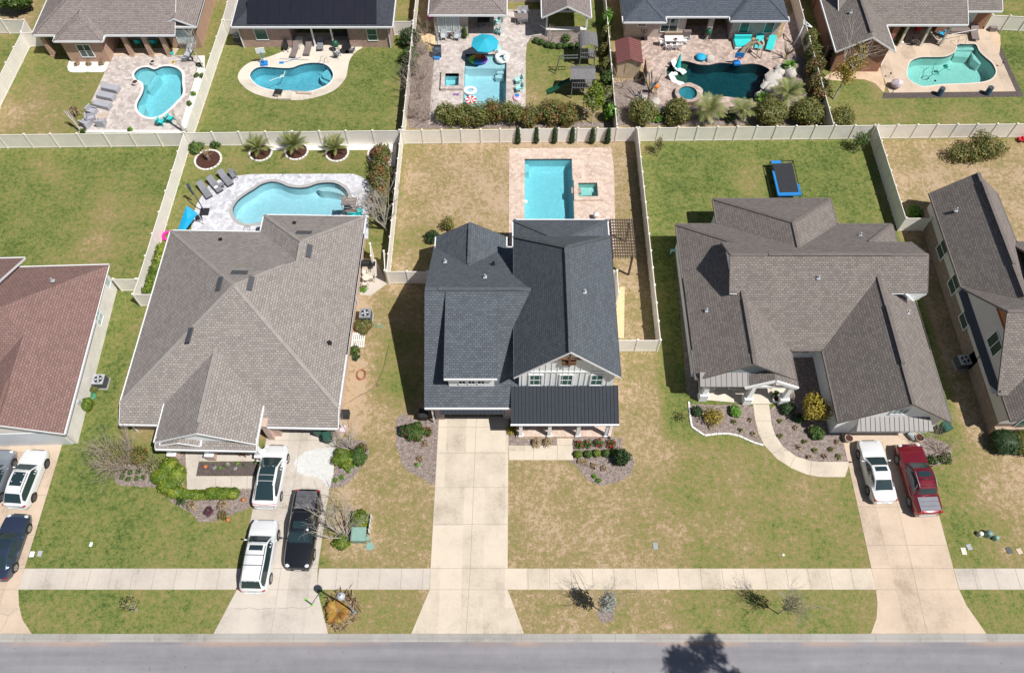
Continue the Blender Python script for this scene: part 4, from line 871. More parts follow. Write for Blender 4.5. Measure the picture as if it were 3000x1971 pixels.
# house 3, dark slate modern farmhouse
h = House("two storey white board and batten house with dark slate roof and black metal porch", (0, 33), 0, "siding", "shingle_slate")
zr, r0, r1 = h.wing(.2, 7.97, 26.25, 38.97, 6.1, .985, 'y', 'gable', 'hip', gw=False, eave=False)
xr = 4.085
h.wing(.2, 8.28, 36, 42.9, 3.2, .6, 'y', 'in', 'hip')
h.slopes([[(-6.47, 25.2, 3.2), (3.9, 25.2, 3.2), (3.9, 33, 7.4), (-6.47, 33, 7.4)], [(-6.47, 40, 3.2), (-6.47, 33, 7.4), (3.9, 33, 7.4), (3.9, 40, 3.2)]], rake=False, skip=lambda x, y, z: x > 3.8)
h.wing(-6.35, -.4, 35, 41.1, 3.2, .66, 'y', 'in', 'gable', rake=False)
h.slopes([[(-4.88, 26.3, 5.84), (-1.0, 26.3, 5.84), (-1.0, 33, 7.43), (-4.88, 33, 7.43)]], rake=False, skip=lambda x, y, z: y > 32)
Lx = h.L
for x in (-4.62, -1.28):   # dormer cheeks
    h.W.face([Lx((x, 26.6, 3.7)), Lx((x, 26.6, 5.78)), Lx((x, 32.6, 7.2)), Lx((x, 32.6, 6.8))])
h.wall(-4.64, -1.26, 26.6, 26.72, 3.6, 5.8)
h.wall(.6, 7.6, 26.65, 38.6, 0, 6.1); h.W.face([Lx(p) for p in [(.6, 26.64, 6.0), (7.6, 26.64, 6.0), (7.6, 26.64, 6.3), (4.085, 26.64, 9.72), (.6, 26.64, 6.3)]])
h.wall(-5.9, .61, 27.2, 39.6, 0, 3.1); h.wall(.6, 7.9, 38.5, 42.4, 0, 3.1); h.wall(-5.9, -.8, 39.5, 40.6, 0, 3.1)
h.W.face([Lx(p) for p in [(-6.1, 25.6, 3.1), (-6.1, 39.6, 3.1), (-6.1, 33, 7.2)][::-1]])
h.wall(-5.9, -5.2, 25.65, 27.2, 0, 2.9, 1); h.wall(-.6, .5, 25.65, 27.2, 0, 2.9, 1); h.wall(-5.2, -.6, 25.8, 26.1, 2.5, 3.0)
h.done(["siding", "brick_purple"])
x = .85
while x < 7.5:
    zt = 9.6 - abs(x - 4.085) * .985; mb = MB()
    mb.box(x - .02, x + .02, 26.6 - 33, 26.635 - 33, 3.75, min(zt, 9.4)); x += .42; mb.build("batten", "white_paint", h.w)
mb = MB()
mb.box(.62, 7.58, 26.585 - 33, 26.63 - 33, 6.2, 6.36)
mb.build("trim_band", "white_paint", h.w)
mb = MB()
for k in range(4): mb.box(-5.2, -.6, 26.5 - 33, 26.56 - 33, .03 + k * .6, .6 + k * .6)
mb.build("garage_door", "dark_grey", h.root)
h.metal(.02, 8.0, 26.68, 3.98, 23.95, 3.05, "dark_metal_roof", .27, "porch_roof")
h.metal(-5.35, -.45, 25.7, 2.95, 24.95, 2.6, "dark_metal_roof", .3, "metal_awning", trim=False)
for x in (.75, 2.95, 5.15, 7.35): h.col(x, 24.25, .22, 2.95, .26)
h.vent((4.085, 27.4, 9.87), (4.085, 34.6, 9.87), mat="ridge_slate"); h.vent((-5.5, 33, 7.4), (.9, 33, 7.4), mat="ridge_slate"); h.vent((-3.375, 37.7, 5.16), (-3.375, 40.4, 5.16), mat="ridge_slate")
A = (4.085, 35.08, 9.92)
h.caps([((.2, 38.97, 6.1), A), ((7.97, 38.97, 6.1), A), (A, (4.085, 26.25, 9.92)), ((.2, 42.9, 3.2), (4.24, 38.86, 5.62)), ((8.28, 42.9, 3.2), (4.24, 38.86, 5.62)), ((-6.47, 33, 7.4), (1.5, 33, 7.4)), ((-3.375, 37, 5.16), (-3.375, 41.1, 5.16))], "ridge_slate")
for x in (1.82, 4.08, 6.34): h.win(x, 26.64, 4.2, 5.75, .8, 's', "glass_green", mull=(1, 2), t=.13)
for x in (-3.62, -2.92, -2.22): h.win(x, 26.6, 4.4, 5.5, .44, 's', "glass", mull=(2, 2))
mb = MB(); mb.box(3.6, 4.57, 26.4 - 33, 26.64 - 33, 7.7, 8.1); mb.box(4.02, 4.15, 26.3 - 33, 26.42 - 33, 7.7, 9.6); mb.beam((3.1, -6.65, 8.75), (5.07, -6.65, 8.75), .12, .12); mb.build("gable_bracket", "brown_wood", h.root)
h.pipe(5.4, 31.9, 8.7); h.pipe(-2.0, 34.8, 6.4); h.pipe(-1.4, 36.9, 5.2, "black_metal"); h.pipe(-5.3, 37.3, 4.9)
h.win(1.7, 26.64, .5, 2.4, 1.2, 's'); h.win(4.2, 26.64, .25, 2.5, 1.1, 's', "brown_wood", name="door")
h.win(7.9, 30, 1, 2.3, 1, 'e'); h.down(7.75, 24.0, 2.9); h.down(-6.0, 25.4, 3.0)

# house 4, brown roof with courtyard
h = House("L shaped house with brown gabled roof, tapered porch columns and courtyard", (24, 33), 0, "siding", "shingle_brown", "ridge_brown")
h.wing(14.2, 32.75, 30.25, 42.6, 3.0, .66, 'x', 'hip', 'hip')
h.wing(17.75, 28.02, 36, 45.4, 3.0, .63, 'y', 'in', 'hip')
h.wing(17.06, 32.45, 33.95, 38.9, 5.446, .66, 'x', 'gable', 'gable', ov=.3, w=.015, skip=lambda x, y, z: abs(z - 5.446) < .03)
h.wing(14.19, 21.85, 27.65, 37, 3.0, .67, 'y', 'gable', 'in', wallmat=1, base=2.9)
h.wing(24.4, 32.78, 24.1, 37.5, 3.0, .76, 'y', 'gable', 'in', ov=.42, base=0)
h.wing(17.85, 21.9, 27.0, 31, 2.9, .58, 'y', 'gable', 'in', gw=False)
h.wall(14.6, 32.3, 31.2, 42.2, 0, 2.9); h.wall(18.15, 27.6, 42, 45, 0, 2.9); h.wall(24.8, 32.35, 24.55, 31.3, 0, 2.9); h.wall(17.5, 32.1, 34.5, 38.4, 2.5, 5.5); h.wall(14.6, 21.4, 29.4, 31.3, 0, 2.9)
h.done(["siding", "blue_grey"])
h.metal(14.45, 18.1, 28.05, 3.45, 27.05, 3.0, "tan_metal_roof", .4, "porch_roof", trim=False)
h.metal(25.75, 31.5, 24.55, 3.05, 23.55, 2.6, "tan_metal_roof", .34, "metal_awning", .25, False)
zr = 3 + .67 * 3.83
h.vent((18.02, 28.5, zr), (18.02, 33.3, zr), mat="ridge_brown"); h.vent((28.59, 27.3, 6.2), (28.59, 32.3, 6.2), mat="ridge_brown"); h.vent((20.0, 36.425, 7.07), (29.5, 36.425, 7.07), mat="ridge_brown")
h.caps([((14.2, 42.6, 3), (18.1, 38.7, 5.57)), ((32.75, 42.6, 3), (29, 38.85, 5.5)), ((17.75, 45.4, 3), (22.88, 40.27, 6.23)), ((28.02, 45.4, 3), (22.88, 40.27, 6.23)), ((22.88, 40.27, 6.23), (22.88, 37.6, 6.23)), ((17.06, 36.425, 7.08), (32.45, 36.425, 7.08)), ((18.02, 27.65, zr), (18.02, 34.1, zr)), ((28.59, 24.1, 6.18), (28.59, 35, 6.18))], "ridge_brown", .26)
mb = MB(); mb.box(18.2 - 24, 21.55 - 24, 27.12 - 33, 27.24 - 33, 2.62, 2.9); mb.box(20.0 - 24, 20.1 - 24, 27.1 - 33, 27.2 - 33, 2.9, 3.9)
for sgn in (-1, 1): mb.beam((19.875 - 24 + sgn * 2.0, -6.02, 2.86), (19.875 - 24, -6.02, 4.0), .12, .3)
mb.build("porch_gable", "white_paint", h.root)
for px, py in [(2056, 1166), (2184, 1176), (2288, 1178)]:
    x, y = G(px, py, .06); h.col(x, y, .06, 2.85, .42, base=(.62, .95), basem="white_paint", tw=.26)
tc = bpy.data.curves.new("house_number", 'FONT'); tc.body = "2916"; tc.size = .22; tc.extrude = .006; tc.align_x = 'CENTER'; tc.align_y = 'CENTER'
hx, hy = G(2184, 1176, .06); tt = bpy.data.objects.new("house_number", tc); C.objects.link(tt); bpy.context.view_layer.update(); tm = bpy.data.meshes.new_from_object(tt.evaluated_get(bpy.context.evaluated_depsgraph_get())); bpy.data.objects.remove(tt); tm.materials.clear(); tm.materials.append(M["black_metal"])
to = bpy.data.objects.new("house_number", tm); C.objects.link(to); to.parent = h.root; to.rotation_euler = (R(90), 0, 0); to.location = (hx - 24, hy - 33 - .318, .9)
h.win(19.9, 29.4, .1, 2.3, 1.1, 's', "brown_wood", name="door"); h.win(16.5, 29.4, .9, 2.2, 1.6, 's', mull=(2, 1))
for x in (22.2, 23.0, 23.8): h.win(x, 31.2, .9, 2.4, .66, 's', "glass_green", mull=(1, 1))
h.win(28.6, 24.52, 3.6, 4.5, 1.1, 's', "blue_grey", mull=(3, 1))
mb = MB()
for k in range(4): mb.box(26.3 - 24, 31.0 - 24, 24.47 - 33, 24.53 - 33, .03 + k * .58, .58 + k * .58)
mb.build("garage_door", "grey_siding", h.root)
h.pipe(28.9, 40.2, 4.6); h.pipe(23.9, 34.9, 6.1); h.pipe(15.5, 33.3, 3.9); h.pipe(31.2, 32.9, 4.2)
mb = MB(); mb.beam((30.75 - 24, 33.9 - 33, 5.4), (31.7 - 24, 33.85 - 33, 4.5), .1); mb.beam((31.7 - 24, 33.85 - 33, 4.5), (32.35 - 24, 33.9 - 33, 5.4), .1); mb.face([(30.8 - 24, .95, 5.4), (31.7 - 24, .95, 4.55), (32.3 - 24, .95, 5.4)]); mb.build("gable_bracket", "white_paint", h.root)

# house 5, far right
h = House("house with brown gabled roof and stone side wall, cut off by the right edge", (42, 35), 0, "stone_brown", "shingle_brown", "ridge_brown")
h.wing(36.95, 42.85, 30, 46.05, 3.0, .9, 'y', 'in', 'gable', xm=39.85)
h.wing(36.8, 54, 26.3, 35.95, 3.2, .86, 'x', 'gable', 'gable', ov=.15, wallmat=1)
h.wing(37.3, 46.6, 24.2, 32, 3.0, .76, 'y', 'gable', 'in', wallmat=1, ov=.45)
h.wing(42.2, 54, 30, 40.7, 3.0, .7, 'x', 'gable', 'gable', gw=False)
h.wall(37.2, 42.4, 30, 45.6, 0, 1.5); h.wall(37.2, 46.2, 24.65, 31, 0, 1.5); h.wall(42.3, 53.6, 30, 40.2, 0, 2.9)
h.wall(37.23, 42.39, 30.2, 45.59, 1.5, 2.95, 1); h.wall(37.23, 46.19, 24.66, 30.3, 1.5, 2.95, 1)
h.done(["stone_brown", "siding_warm"])
h.vent((39.85, 36.5, 5.71), (39.85, 45.0, 5.71), mat="ridge_brown")
h.caps([((39.85, 33.5, 5.7), (39.85, 46.05, 5.7)), ((36.8, 31.12, 7.34), (54, 31.12, 7.34))], "ridge_brown")
h.slopes; h.slab([(36.45, 26.4, 3.1), (36.98, 26.4, 3.4), (36.98, 35.8, 3.4), (36.45, 35.8, 3.1)], "dark_grey", "eave_strip", .05)  # shallow pent roof; the dark grey paints in the shade under the gable
for y in (40.8, 37.2, 33.8): h.win(37.2, y, 1.1, 2.6, 1.3, "w", "glass_dull", mull=(1, 2))
h.win(36.95, 29.9, 3.9, 5.3, 1.5, "w", "glass_dull", mull=(2, 1)); h.win(37.23, 29.2, 2.0, 2.5, .5, 'w', "glass", mull=(2, 1))
for x in (39.3, 42.0): h.win(x, 24.65, 1.0, 2.3, 1.3, 's', "glass_green", mull=(2, 1))
mb = MB(); mb.box(37.2 - 42, 46.2 - 42, 24.4 - 35, 24.66 - 35, 0, 1.0); mb.build("stone_base", "stone_mixed", h.root)
mb = MB(); mb.face([(-5.08, -3.88, 7.0), (-5.08, -4.9, 6.2), (-5.08, -2.9, 6.2)]); mb.beam((-5.1, -4.9, 6.2), (-5.1, -2.9, 6.2), .1); mb.build("gable_bracket", "terracotta", h.root)
mb = MB(); mb.beam((-1.9, -10.8, 3.2), (1.9, -10.8, 3.2), .15); mb.build("wood_lintel", "terracotta", h.root)
h.pipe(37.9, 43.2, 4.1)

# ---- back row ----
h = House("tan brick house with grey brown hip roof and porch on brick pillars", (-40, 70), 0, "brick_tan", "shingle_grey")
h.wing(-48.45, -34.0, 66.65, 84, 3, .5, 'x', 'hip', 'in')
h.wing(-36, -32.15, 67.9, 84, 3, .5, 'y', 'gable', 'gable', gw=False); h.wing(-46.04, -41.12, 65.75, 71, 3, .5, 'y', 'hip', 'in')
h.wing(-44, -32.154, 67.904, 84, 3, .5, 'x', 'gable', 'hip', gw=False)
h.wall(-45.7, -41.6, 66.15, 71, 0, 2.9); h.wall(-48.0, -34.5, 69.6, 84, 0, 2.9); h.wall(-35.6, -32.5, 68.3, 84, 0, 2.9)
h.done()
for x in (-47.85, -39.6, -37.55, -35.7): h.col(x, 67.15, 0, 2.9, .42, "brick_tan", tw=.42)
h.win(-43.6, 66.15, .7, 2.2, 1.3, 's', "glass", mull=(2, 2)); h.win(-33.9, 68.3, .6, 2.2, 1.7, 's', "blind", mull=(2, 2)); h.win(-46.9, 69.6, .3, 2.3, .9, 's', "white_paint", name="door"); h.win(-38.5, 69.6, .2, 2.3, 1.8, 's', "glass", mull=(2, 1))
h.caps([((-46.04, 65.75, 3), (-43.6, 68.2, 4.2)), ((-41.12, 65.75, 3), (-43.6, 68.2, 4.2)), ((-48.45, 66.65, 3), (-41.5, 73.6, 6.5)), ((-32.15, 67.9, 3), (-38, 73.7, 5.9))], "shingle_grey")

h = House("brick house with charcoal roof carrying two rows of black solar mats", (-20, 72), 0, "brick_pink", "shingle_charcoal")
h.wing(-28.5, -12.1, 67.9, 84, 3, .5, 'x', 'hip', 'hip')
h.wall(-28.15, -22.9, 68.4, 84, 0, 2.9); h.wall(-16.9, -12.55, 68.4, 84, 0, 2.9); h.wall(-23, -16.8, 72.2, 84, 0, 2.9)
h.done()
zf = lambda y: 3.03 + .5 * (y - 67.9)
for k in range(12):
    x0 = -26.9 + k * 1.1; h.slab([(x0, 68.1, zf(68.1)), (x0 + 1.085, 68.1, zf(68.1)), (x0 + 1.085, 70.6, zf(70.6)), (x0, 70.6, zf(70.6))], "solar", "solar_panel", .07)
for k in range(10):
    x0 = -25.7 + k * 1.1; h.slab([(x0, 70.75, zf(70.75)), (x0 + 1.085, 70.75, zf(70.75)), (x0 + 1.085, 73.2, zf(73.2)), (x0, 73.2, zf(73.2))], "solar", "solar_panel", .07)
for x in (-20.6, -18.6): h.col(x, 68.45, .03, 2.9, .16)
h.win(-25.9, 68.4, 1.0, 2.3, 1.2, 's', "glass_green", mull=(1, 1)); h.win(-14.4, 68.4, .9, 2.3, .95, 's', "glass_green", mull=(1, 2))
h.win(-18.5, 72.2, .1, 2.3, 2.4, 's', "glass", mull=(3, 1)); h.down(-28.1, 68.3, 2.9); h.down(-12.65, 68.3, 2.9)

h = House("brick house with grey roof, three tall windows and covered patio by the pool with floats", (-4, 73), 0, "brick_pale", "shingle_grey")
h.wing(-8.5, -.45, 69.7, 84, 3, .5, 'y', 'hip', 'in')
h.wall(-8.05, -4.55, 70.1, 84, 0, 2.9); h.wall(-4.6, -.8, 73.5, 84, 0, 2.9); h.wall(-.8, 4.5, 75.6, 84, 0, 2.9)
h.done()
h.col(-.95, 70.2, .03, 2.9, .3); 
for x in (-7.35, -6.55, -5.75): h.win(x, 70.1, .6, 2.5, .55, 's', "blind", mull=(1, 2))
h.win(-2.7, 73.5, .1, 2.4, 2.2, 's', "glass", mull=(2, 1)); h.win(1.0, 75.6, .9, 2.2, 1.2, 's'); 
h.caps([((-8.5, 69.7, 3), (-4.5, 73.7, 5)), ((-.45, 69.7, 3), (-4.5, 73.7, 5))], "shingle_grey", .2)

h = House("open garden pavilion with gabled grey roof on posts", (5.7, 73), 0, "siding", "shingle_grey"); h.root.name = "pavilion"; h.root["category"] = "pavilion"
h.wing(3.2, 8.25, 69.3, 79, 3, .53, 'y', 'gable', 'gable', gw=False)
h.wall(3.9, 7.7, 77.5, 77.8, 0, 2.9)
h.done(["grey_siding"])
for x, y in ((3.75, 70.3), (7.95, 70.3), (3.75, 77), (7.95, 77)): h.col(x, y, 0, 3.0, .2)
mb = MB(); mb.box(-1.85, 2.15, -3.0, -2.6, 0, .85); mb.box(-1.95, 2.25, -3.05, -2.5, .85, .92, 1); mb.build("bar_counter", ["brick_pale", "coping_pale"], h.root)
mb = MB(); mb.beam((-1.9, -2.75, 3.0), (2.25, -2.75, 3.0), .14, .2); mb.beam((0, -2.75, 3.0), (0, -2.75, 4.1), .1); mb.build("truss", "grey_siding", h.root)

h = House("pale brick house with blue grey roof and tall dark porch behind the dark pool", (20, 73), 0, "brick_pale", "shingle_bluegrey")
h.wing(11.5, 28.5, 69.45, 84, 3, .5, 'x', 'hip', 'hip'); h.wing(11.496, 15.9, 68.6, 76, 3, .55, 'y', 'hip', 'in'); h.wing(22.5, 28.504, 68.8, 78, 3, .55, 'y', 'hip', 'in')
h.wall(12.0, 18.3, 69.9, 84, 0, 2.9); h.wall(23.1, 28.1, 69.6, 84, 0, 2.9); h.wall(18, 23.2, 73.6, 84, 0, 2.9)
h.done()
h.col(20.9, 70.0, .03, 2.9, .5, "brick_pale", tw=.5)
h.win(13.7, 69.9, 1.5, 2.3, .8, 's', "glass"); h.win(16.6, 69.9, .8, 2.4, 1.7, 's', "glass", mull=(2, 2)); h.win(24.4, 69.6, .9, 2.4, .9, 's', "glass_green"); h.win(27.0, 69.6, .9, 2.4, .9, 's', "glass_green"); h.win(20.5, 73.6, .1, 2.4, 3.4, 's', "glass", mull=(4, 1))
h.caps([((11.5, 68.6, 3), (13.7, 70.8, 4.2)), ((15.9, 68.6, 3), (13.7, 70.8, 4.2)), ((22.5, 68.8, 3), (25.5, 71.8, 4.65)), ((28.5, 68.8, 3), (25.5, 71.8, 4.65)), ((25.5, 71.8, 4.65), (25.5, 76, 4.65))], "shingle_bluegrey", .2)

h = House("red brick house with brown roof and front facing gable behind the teal pool", (42, 72), 0, "brick_red", "shingle_brown")
h.wing(32.4, 38.3, 64.2, 75, 3, .6, 'y', 'gable', 'gable', ov=.5, base=0)
h.wing(33.5, 46.7, 68.2, 84, 3, .5, 'x', 'gable', 'gable', gw=False); h.wing(40, 50.85, 70.3, 84.2, 3, .5, 'x', 'gable', 'gable', gw=False)
h.wall(33.0, 37.8, 64.75, 84, 0, 2.9); h.wall(37.8, 40.6, 69.3, 84, 0, 2.9); h.wall(40.5, 45.2, 73, 84, 0, 2.9); h.wall(45.2, 46.4, 70.6, 84, 0, 2.9); h.wall(46.3, 50.5, 71.2, 84, 0, 2.9)
h.done()
h.vent((35.35, 64.8, 4.78), (35.35, 70, 4.78), mat="ridge_brown")
for x in (40.9, 43.2, 45.3): h.col(x, 68.6, .03, 2.9, .22, "cream", tw=.22)
h.col(39.7, 68.7, 0, 2.9, .5, "brick_red", tw=.5)
h.win(35.2, 64.75, .9, 2.2, 1.1, 's', "blind", mull=(2, 2)); h.win(38.9, 69.3, .8, 2.2, 1.2, 's', "blind"); h.win(48.0, 71.2, .5, 2.5, 1.8, 's', "blind", mull=(2, 1)); h.win(42.8, 73, .1, 2.4, 2.6, 's', "glass", mull=(3, 1))
h.pipe(34.3, 68.5, 4.2); h.down(32.95, 64.8, 2.8)

# ---------------- fences ----------------
def fence(label, pts, sp=1.83, hgt=1.8, panel="fence_vinyl", cat="fence"):
    ox, oy = pts[0]; root = thing("vinyl_fence", label, cat, (ox, oy, 0), 0, "vinyl fences between the gardens")
    posts = set()
    for (ax, ay), (bx, by) in zip(pts, pts[1:]):
        L = math.dist((ax, ay), (bx, by)); n = max(1, round(L / sp)); ux, uy = (bx - ax) / L, (by - ay) / L
        for i in range(n):
            p = (ax + (bx - ax) * i / n - ox, ay + (by - ay) * i / n - oy); q = (ax + (bx - ax) * (i + 1) / n - ox, ay + (by - ay) * (i + 1) / n - oy)
            mb = MB(); g = .066
            a = (p[0] + ux * g, p[1] + uy * g); b = (q[0] - ux * g, q[1] - uy * g)
            mb.beam((*a, hgt / 2), (*b, hgt / 2), .03, hgt - .16); mb.beam((*a, hgt - .05), (*b, hgt - .05), .055, .1); mb.beam((*a, .1), (*b, .1), .055, .12)
            mb.build("panel", panel, root)
            posts |= {(round(p[0], 2), round(p[1], 2)), (round(q[0], 2), round(q[1], 2))}
    for x, y in sorted(posts):
        mb = MB(); mb.box(x - .063, x + .063, y - .063, y + .063, 0, hgt + .08); mb.box(x - .085, x + .085, y - .085, y + .085, hgt + .08, hgt + .105); mb.box(x - .05, x + .05, y - .05, y + .05, hgt + .105, hgt + .14)
        mb.build("post", "trim_white" if False else "fence_vinyl", root)
    return root
by = lambda x: 54.15 + (x + 49) * .0145
fence("cream back fence along the far left lawn, running off the left edge", [(-56, by(-56)), (-31.15, by(-31))], 2.4)
fence("cream back fence behind the row of three small palms", [(-30.9, by(-31)), (-10.6, by(-10.6))], 2.42)
fence("cream back fence behind the six small columnar cypresses", [(-10.3, by(-10.4)), (11.95, by(12))])
fence("cream back fence behind the lawn with the trampoline", [(12.2, by(12)), (34.7, by(34.8))])
fence("cream back fence at the upper right, running off the right edge", [(35.0, by(35)), (56, by(56))])
fence("cream fence between the empty left lawn and the free form pool garden", [(-31.0, by(-31)), (-31.4, 37.7), (-31.5, 36.2), (-29.7, 36.2)], 2.4)
fence("short cream gate section beside the red brown roofed house", [(-33.5, 37.72), (-31.6, 37.72)], 2.4)
fence("cream fence between the two left back row gardens", [(-30.95, 55.0), (-30.25, 70.3), (-30.2, 76)], 2.4)
fence("short cream fence across the gap left of the solar panel house", [(-30.1, 70.4), (-28.3, 70.4)], 2.4)
fence("cream fence at the far upper left corner", [(-51.2, 55.0), (-50.7, 68.4), (-48.6, 68.6)], 2.4)
fence("short cream gate pieces in the upper left corner", [(-56, 70.6), (-51.0, 70.4), (-50.75, 68.6)], 2.4)
fence("cream fence between the free form pool garden and the square pool lawn", [(-10.45, by(-10.5)), (-10.55, 38.5), (-7.1, 38.5)])
fence("cream fence right of the solar panel house and its lawn", [(-10.35, 55.1), (-10.15, 78)], 2.1)
fence("short cream fence joining the solar panel house to the side fence", [(-12.4, 70.2), (-10.3, 70.2)], 2.1)
fence("cream fence between the square pool garden and the trampoline lawn, ending in a gate", [(12.05, by(12) - .2), (12.05, 31.8), (8.4, 31.8)])
fence("cream fence behind the playset between two back row gardens", [(10.1, 55.4), (10.15, 78)], 2.1)
fence("cream fence from the back corner to the far right house", [(34.85, by(34.8) - .2), (34.9, 44.2), (37.1, 44.2)])
fence("cream fence right of the dark pool garden", [(30.8, 55.6), (30.8, 78)], 2.1)
fence("cream fence in the top right corner beside the red brick house", [(50.7, 71.2), (58, 70.6)])
fence("open cream gate beside the side door of the taupe roofed house", [(-12.2, 41.4), (-12.0, 40.1)], 2)
fence("short cream fence with a gate between the free form pool and the side yard", [(-10.7, 38.6), (-10.95, 40.6)], 2)
fence("small cream screen fence beside the pergola", [(9.0, 36.4), (9.0, 38.6), (8.2, 38.6)], 2)
# pergola
root = thing("pergola", "dark brown slatted pergola at the rear right corner of the slate roofed house", "pergola", (9.4, 41.2, 0))
for x in (-.85, .85):
    for y in (-1.8, 1.8):
        mb = MB(); mb.box(x - .08, x + .08, y - .08, y + .08, 0, 2.62); mb.build("post", "pergola_wood", root)
for x in (-.85, .85): mb = MB(); mb.box(x - .04, x + .04, -2.05, 2.05, 2.63, 2.78); mb.build("beam", "pergola_wood", root)
for x in np.linspace(-1.0, 1.05, 11): mb = MB(); mb.box(x - .035, x + .035, -2.05, 2.1, 2.79, 2.9); mb.build("rafter", "pergola_wood", root)
for y in np.linspace(-1.9, 1.9, 13): mb = MB(); mb.box(-1.1, 1.15, y - .04, y + .04, 2.905, 2.97); mb.build("slat", "pergola_wood", root)

# ---------------- cars ----------------
def lerp(xs, ys, x):
    if x <= xs[0]: return ys[0]
    for a, b, c, d in zip(xs, xs[1:], ys, ys[1:]):
        if x <= b: t = (x - a) / (b - a); return c + (d - c) * t
    return ys[-1]
def sm(xs, ys, x):
    if x <= xs[0]: return ys[0]
    for a, b, c, d in zip(xs, xs[1:], ys, ys[1:]):
        if x <= b: t = (x - a) / (b - a); t = t * t * (3 - 2 * t); return c + (d - c) * t
    return ys[-1]
def car(name, label, cat, x, y, rz, paint, L, W, H, belt, hood, deck, cab, wb, wr=.35, roof="paint", sun=None, rails=False, bars=False, bed=None, rim="rim", tail="lamp_red", bar=False, dark_hood=False):
    """cab = (windshield base, roof front, roof rear, rear glass base) as y from the middle, nose at +y"""
    root = thing(name, label, cat, (x, y, .02), rz); hw = W / 2; y0, y1, y3, y4 = cab
    def wid(v):
        t = abs(v) / (L / 2); return hw * (1 - .05 * t ** 3 - ((.2 if v > 0 else .15) * ((t - .8) / .2) ** 2.2 if t > .8 else 0))
    def top(v):
        zf = [(-L / 2, .62 if not bed else deck - .1), (-L / 2 + .06, deck - .06 if deck else .9), (-L / 2 + .3, deck), (y4, max(deck, belt)), (0, belt), (y0, belt), (y0 + .35, hood + .02), (L / 2 - .7, hood - .05), (L / 2 - .3, hood - .14), (L / 2 - .1, hood - .27), (L / 2, .48)]
        return lerp([a for a, _ in zf], [b for _, b in zf], v)
    ys = sorted(set([round(q, 3) for q in list(np.linspace(-L / 2, L / 2, 26)) + [-L / 2 + .06, -L / 2 + .14, L / 2 - .05, L / 2 - .12, y0 + .35, y4]]))
    def sect(v):
        w_, zt = wid(v), top(v); zb = .2 + (.1 if abs(v) > L / 2 - .25 else 0); t = abs(v) / (L / 2); r = 1 - .03
        return [(w_ * .86, zb), (w_ * .985, zb + .1), (w_, zb + (zt - zb) * .5), (w_ * .985, zt - .12), (w_ * .93, zt - .035), (w_ * .62, zt + .012), (0, zt + .03)]
    mb = MB(); prev = None
    for v in ys:
        s_ = [(a, v, b) for a, b in sect(v)] ; ring = s_ + [(-a, v, b) for a, _, b in s_[-2::-1]]
        if prev:
            for i in range(len(ring) - 1): mb.face([prev[i], ring[i], ring[i + 1], prev[i + 1]][::-1], 0, None, True)
        else: mb.face(ring[::1], 0)
        prev = ring
    mb.face(prev[::-1], 0)
    b_ = mb.build("body", paint, root)
    # cabin
    def zc(v): return sm([y4 - .02, y3, y3 + .35, (y1 + y3) / 2, y1 - .3, y1, y0 + .02], [max(deck, belt) - .02, H - .08, H - .03, H, H - .03, H - .07, belt - .02], v) if False else lerp([y4 - .02, y3, y3 + .4, (y1 + y3) / 2, y1 - .35, y1, y0 + .02], [max(deck, belt) - .02, H - .09, H - .03, H, H - .02, H - .08, belt - .02], v)
    def wt(v): return lerp([y4, y3, (y1 + y3) / 2, y1, y0], [hw * .80, hw * .68, hw * .73, hw * .7, hw * .86], v)
    def wbs(v): return wid(v) * .935
    cy = sorted(set([round(q, 3) for q in list(np.linspace(y4, y3, 5)) + list(np.linspace(y3, y1, 7)) + list(np.linspace(y1, y0, 5))]))
    mb = MB(); prev = None
    def cs(v):
        z = zc(v); w1, w2 = wbs(v), min(wt(v), wbs(v)); zb = belt - .06
        return [(w1, zb), (w1 * .985, min(z, belt + .03)), (w2, max(zb, z - .07)), (w2 * .93, z - .015), (w2 * .5, z + .015), (0, z + .025)]
    for v in cy:
        s_ = [(a, v, b) for a, b in cs(v)]; ring = s_ + [(-a, v, b) for a, _, b in s_[-2::-1]]
        if prev:
            for i in range(len(ring) - 1): mb.face([prev[i], ring[i], ring[i + 1], prev[i + 1]][::-1], 0, None, True)
        else: mb.face(ring, 0)
        prev = ring
    mb.face(prev[::-1], 0); mb.build("roof", paint, root)
    def topglass(va, vb, u, nm, m="car_glass", off=.014, par=None, n=5):
        mb = MB(); vs = np.linspace(va, vb, n); us = np.linspace(-u, u, 7)
        def pt(v, q):
            w2 = min(wt(v), wbs(v)) * .93; return (q * w2, v, zc(v) + .025 - .04 * q * q + off)
        for a, b in zip(vs, vs[1:]):
            for c, d in zip(us, us[1:]): mb.face([pt(a, c), pt(a, d), pt(b, d), pt(b, c)], 0, None, True)
        return mb.build(nm, m, par or root)
    topglass(y1 - .04, y0 - .07, .97, "windshield")
    if abs(y4 - y3) > .12: topglass(y4 + .07, y3 + .02, .95, "rear_window")
    for sgn in (-1, 1):
        mb = MB(); gs = list(np.linspace(y4 + .28 * (y3 - y4) + .12, y0 - .42 * (y0 - y1) - .05, 16))
        def pt(v, top_):
            zt = zc(v) - .085; zz = belt + .035; z = max(zz, zt) if top_ else zz
            r = min(1, max(0, (z - belt) / max(.05, zc(v) - .07 - belt))); return (sgn * (wbs(v) * .985 * (1 - r) + min(wt(v), wbs(v)) * r + .014), v, z)
        for a, b in zip(gs, gs[1:]):
            f = [pt(a, 0), pt(b, 0), pt(b, 1), pt(a, 1)]; mb.face(f if sgn > 0 else f[::-1], 0, None, True)
        mb.build("side_window", "car_glass", root)
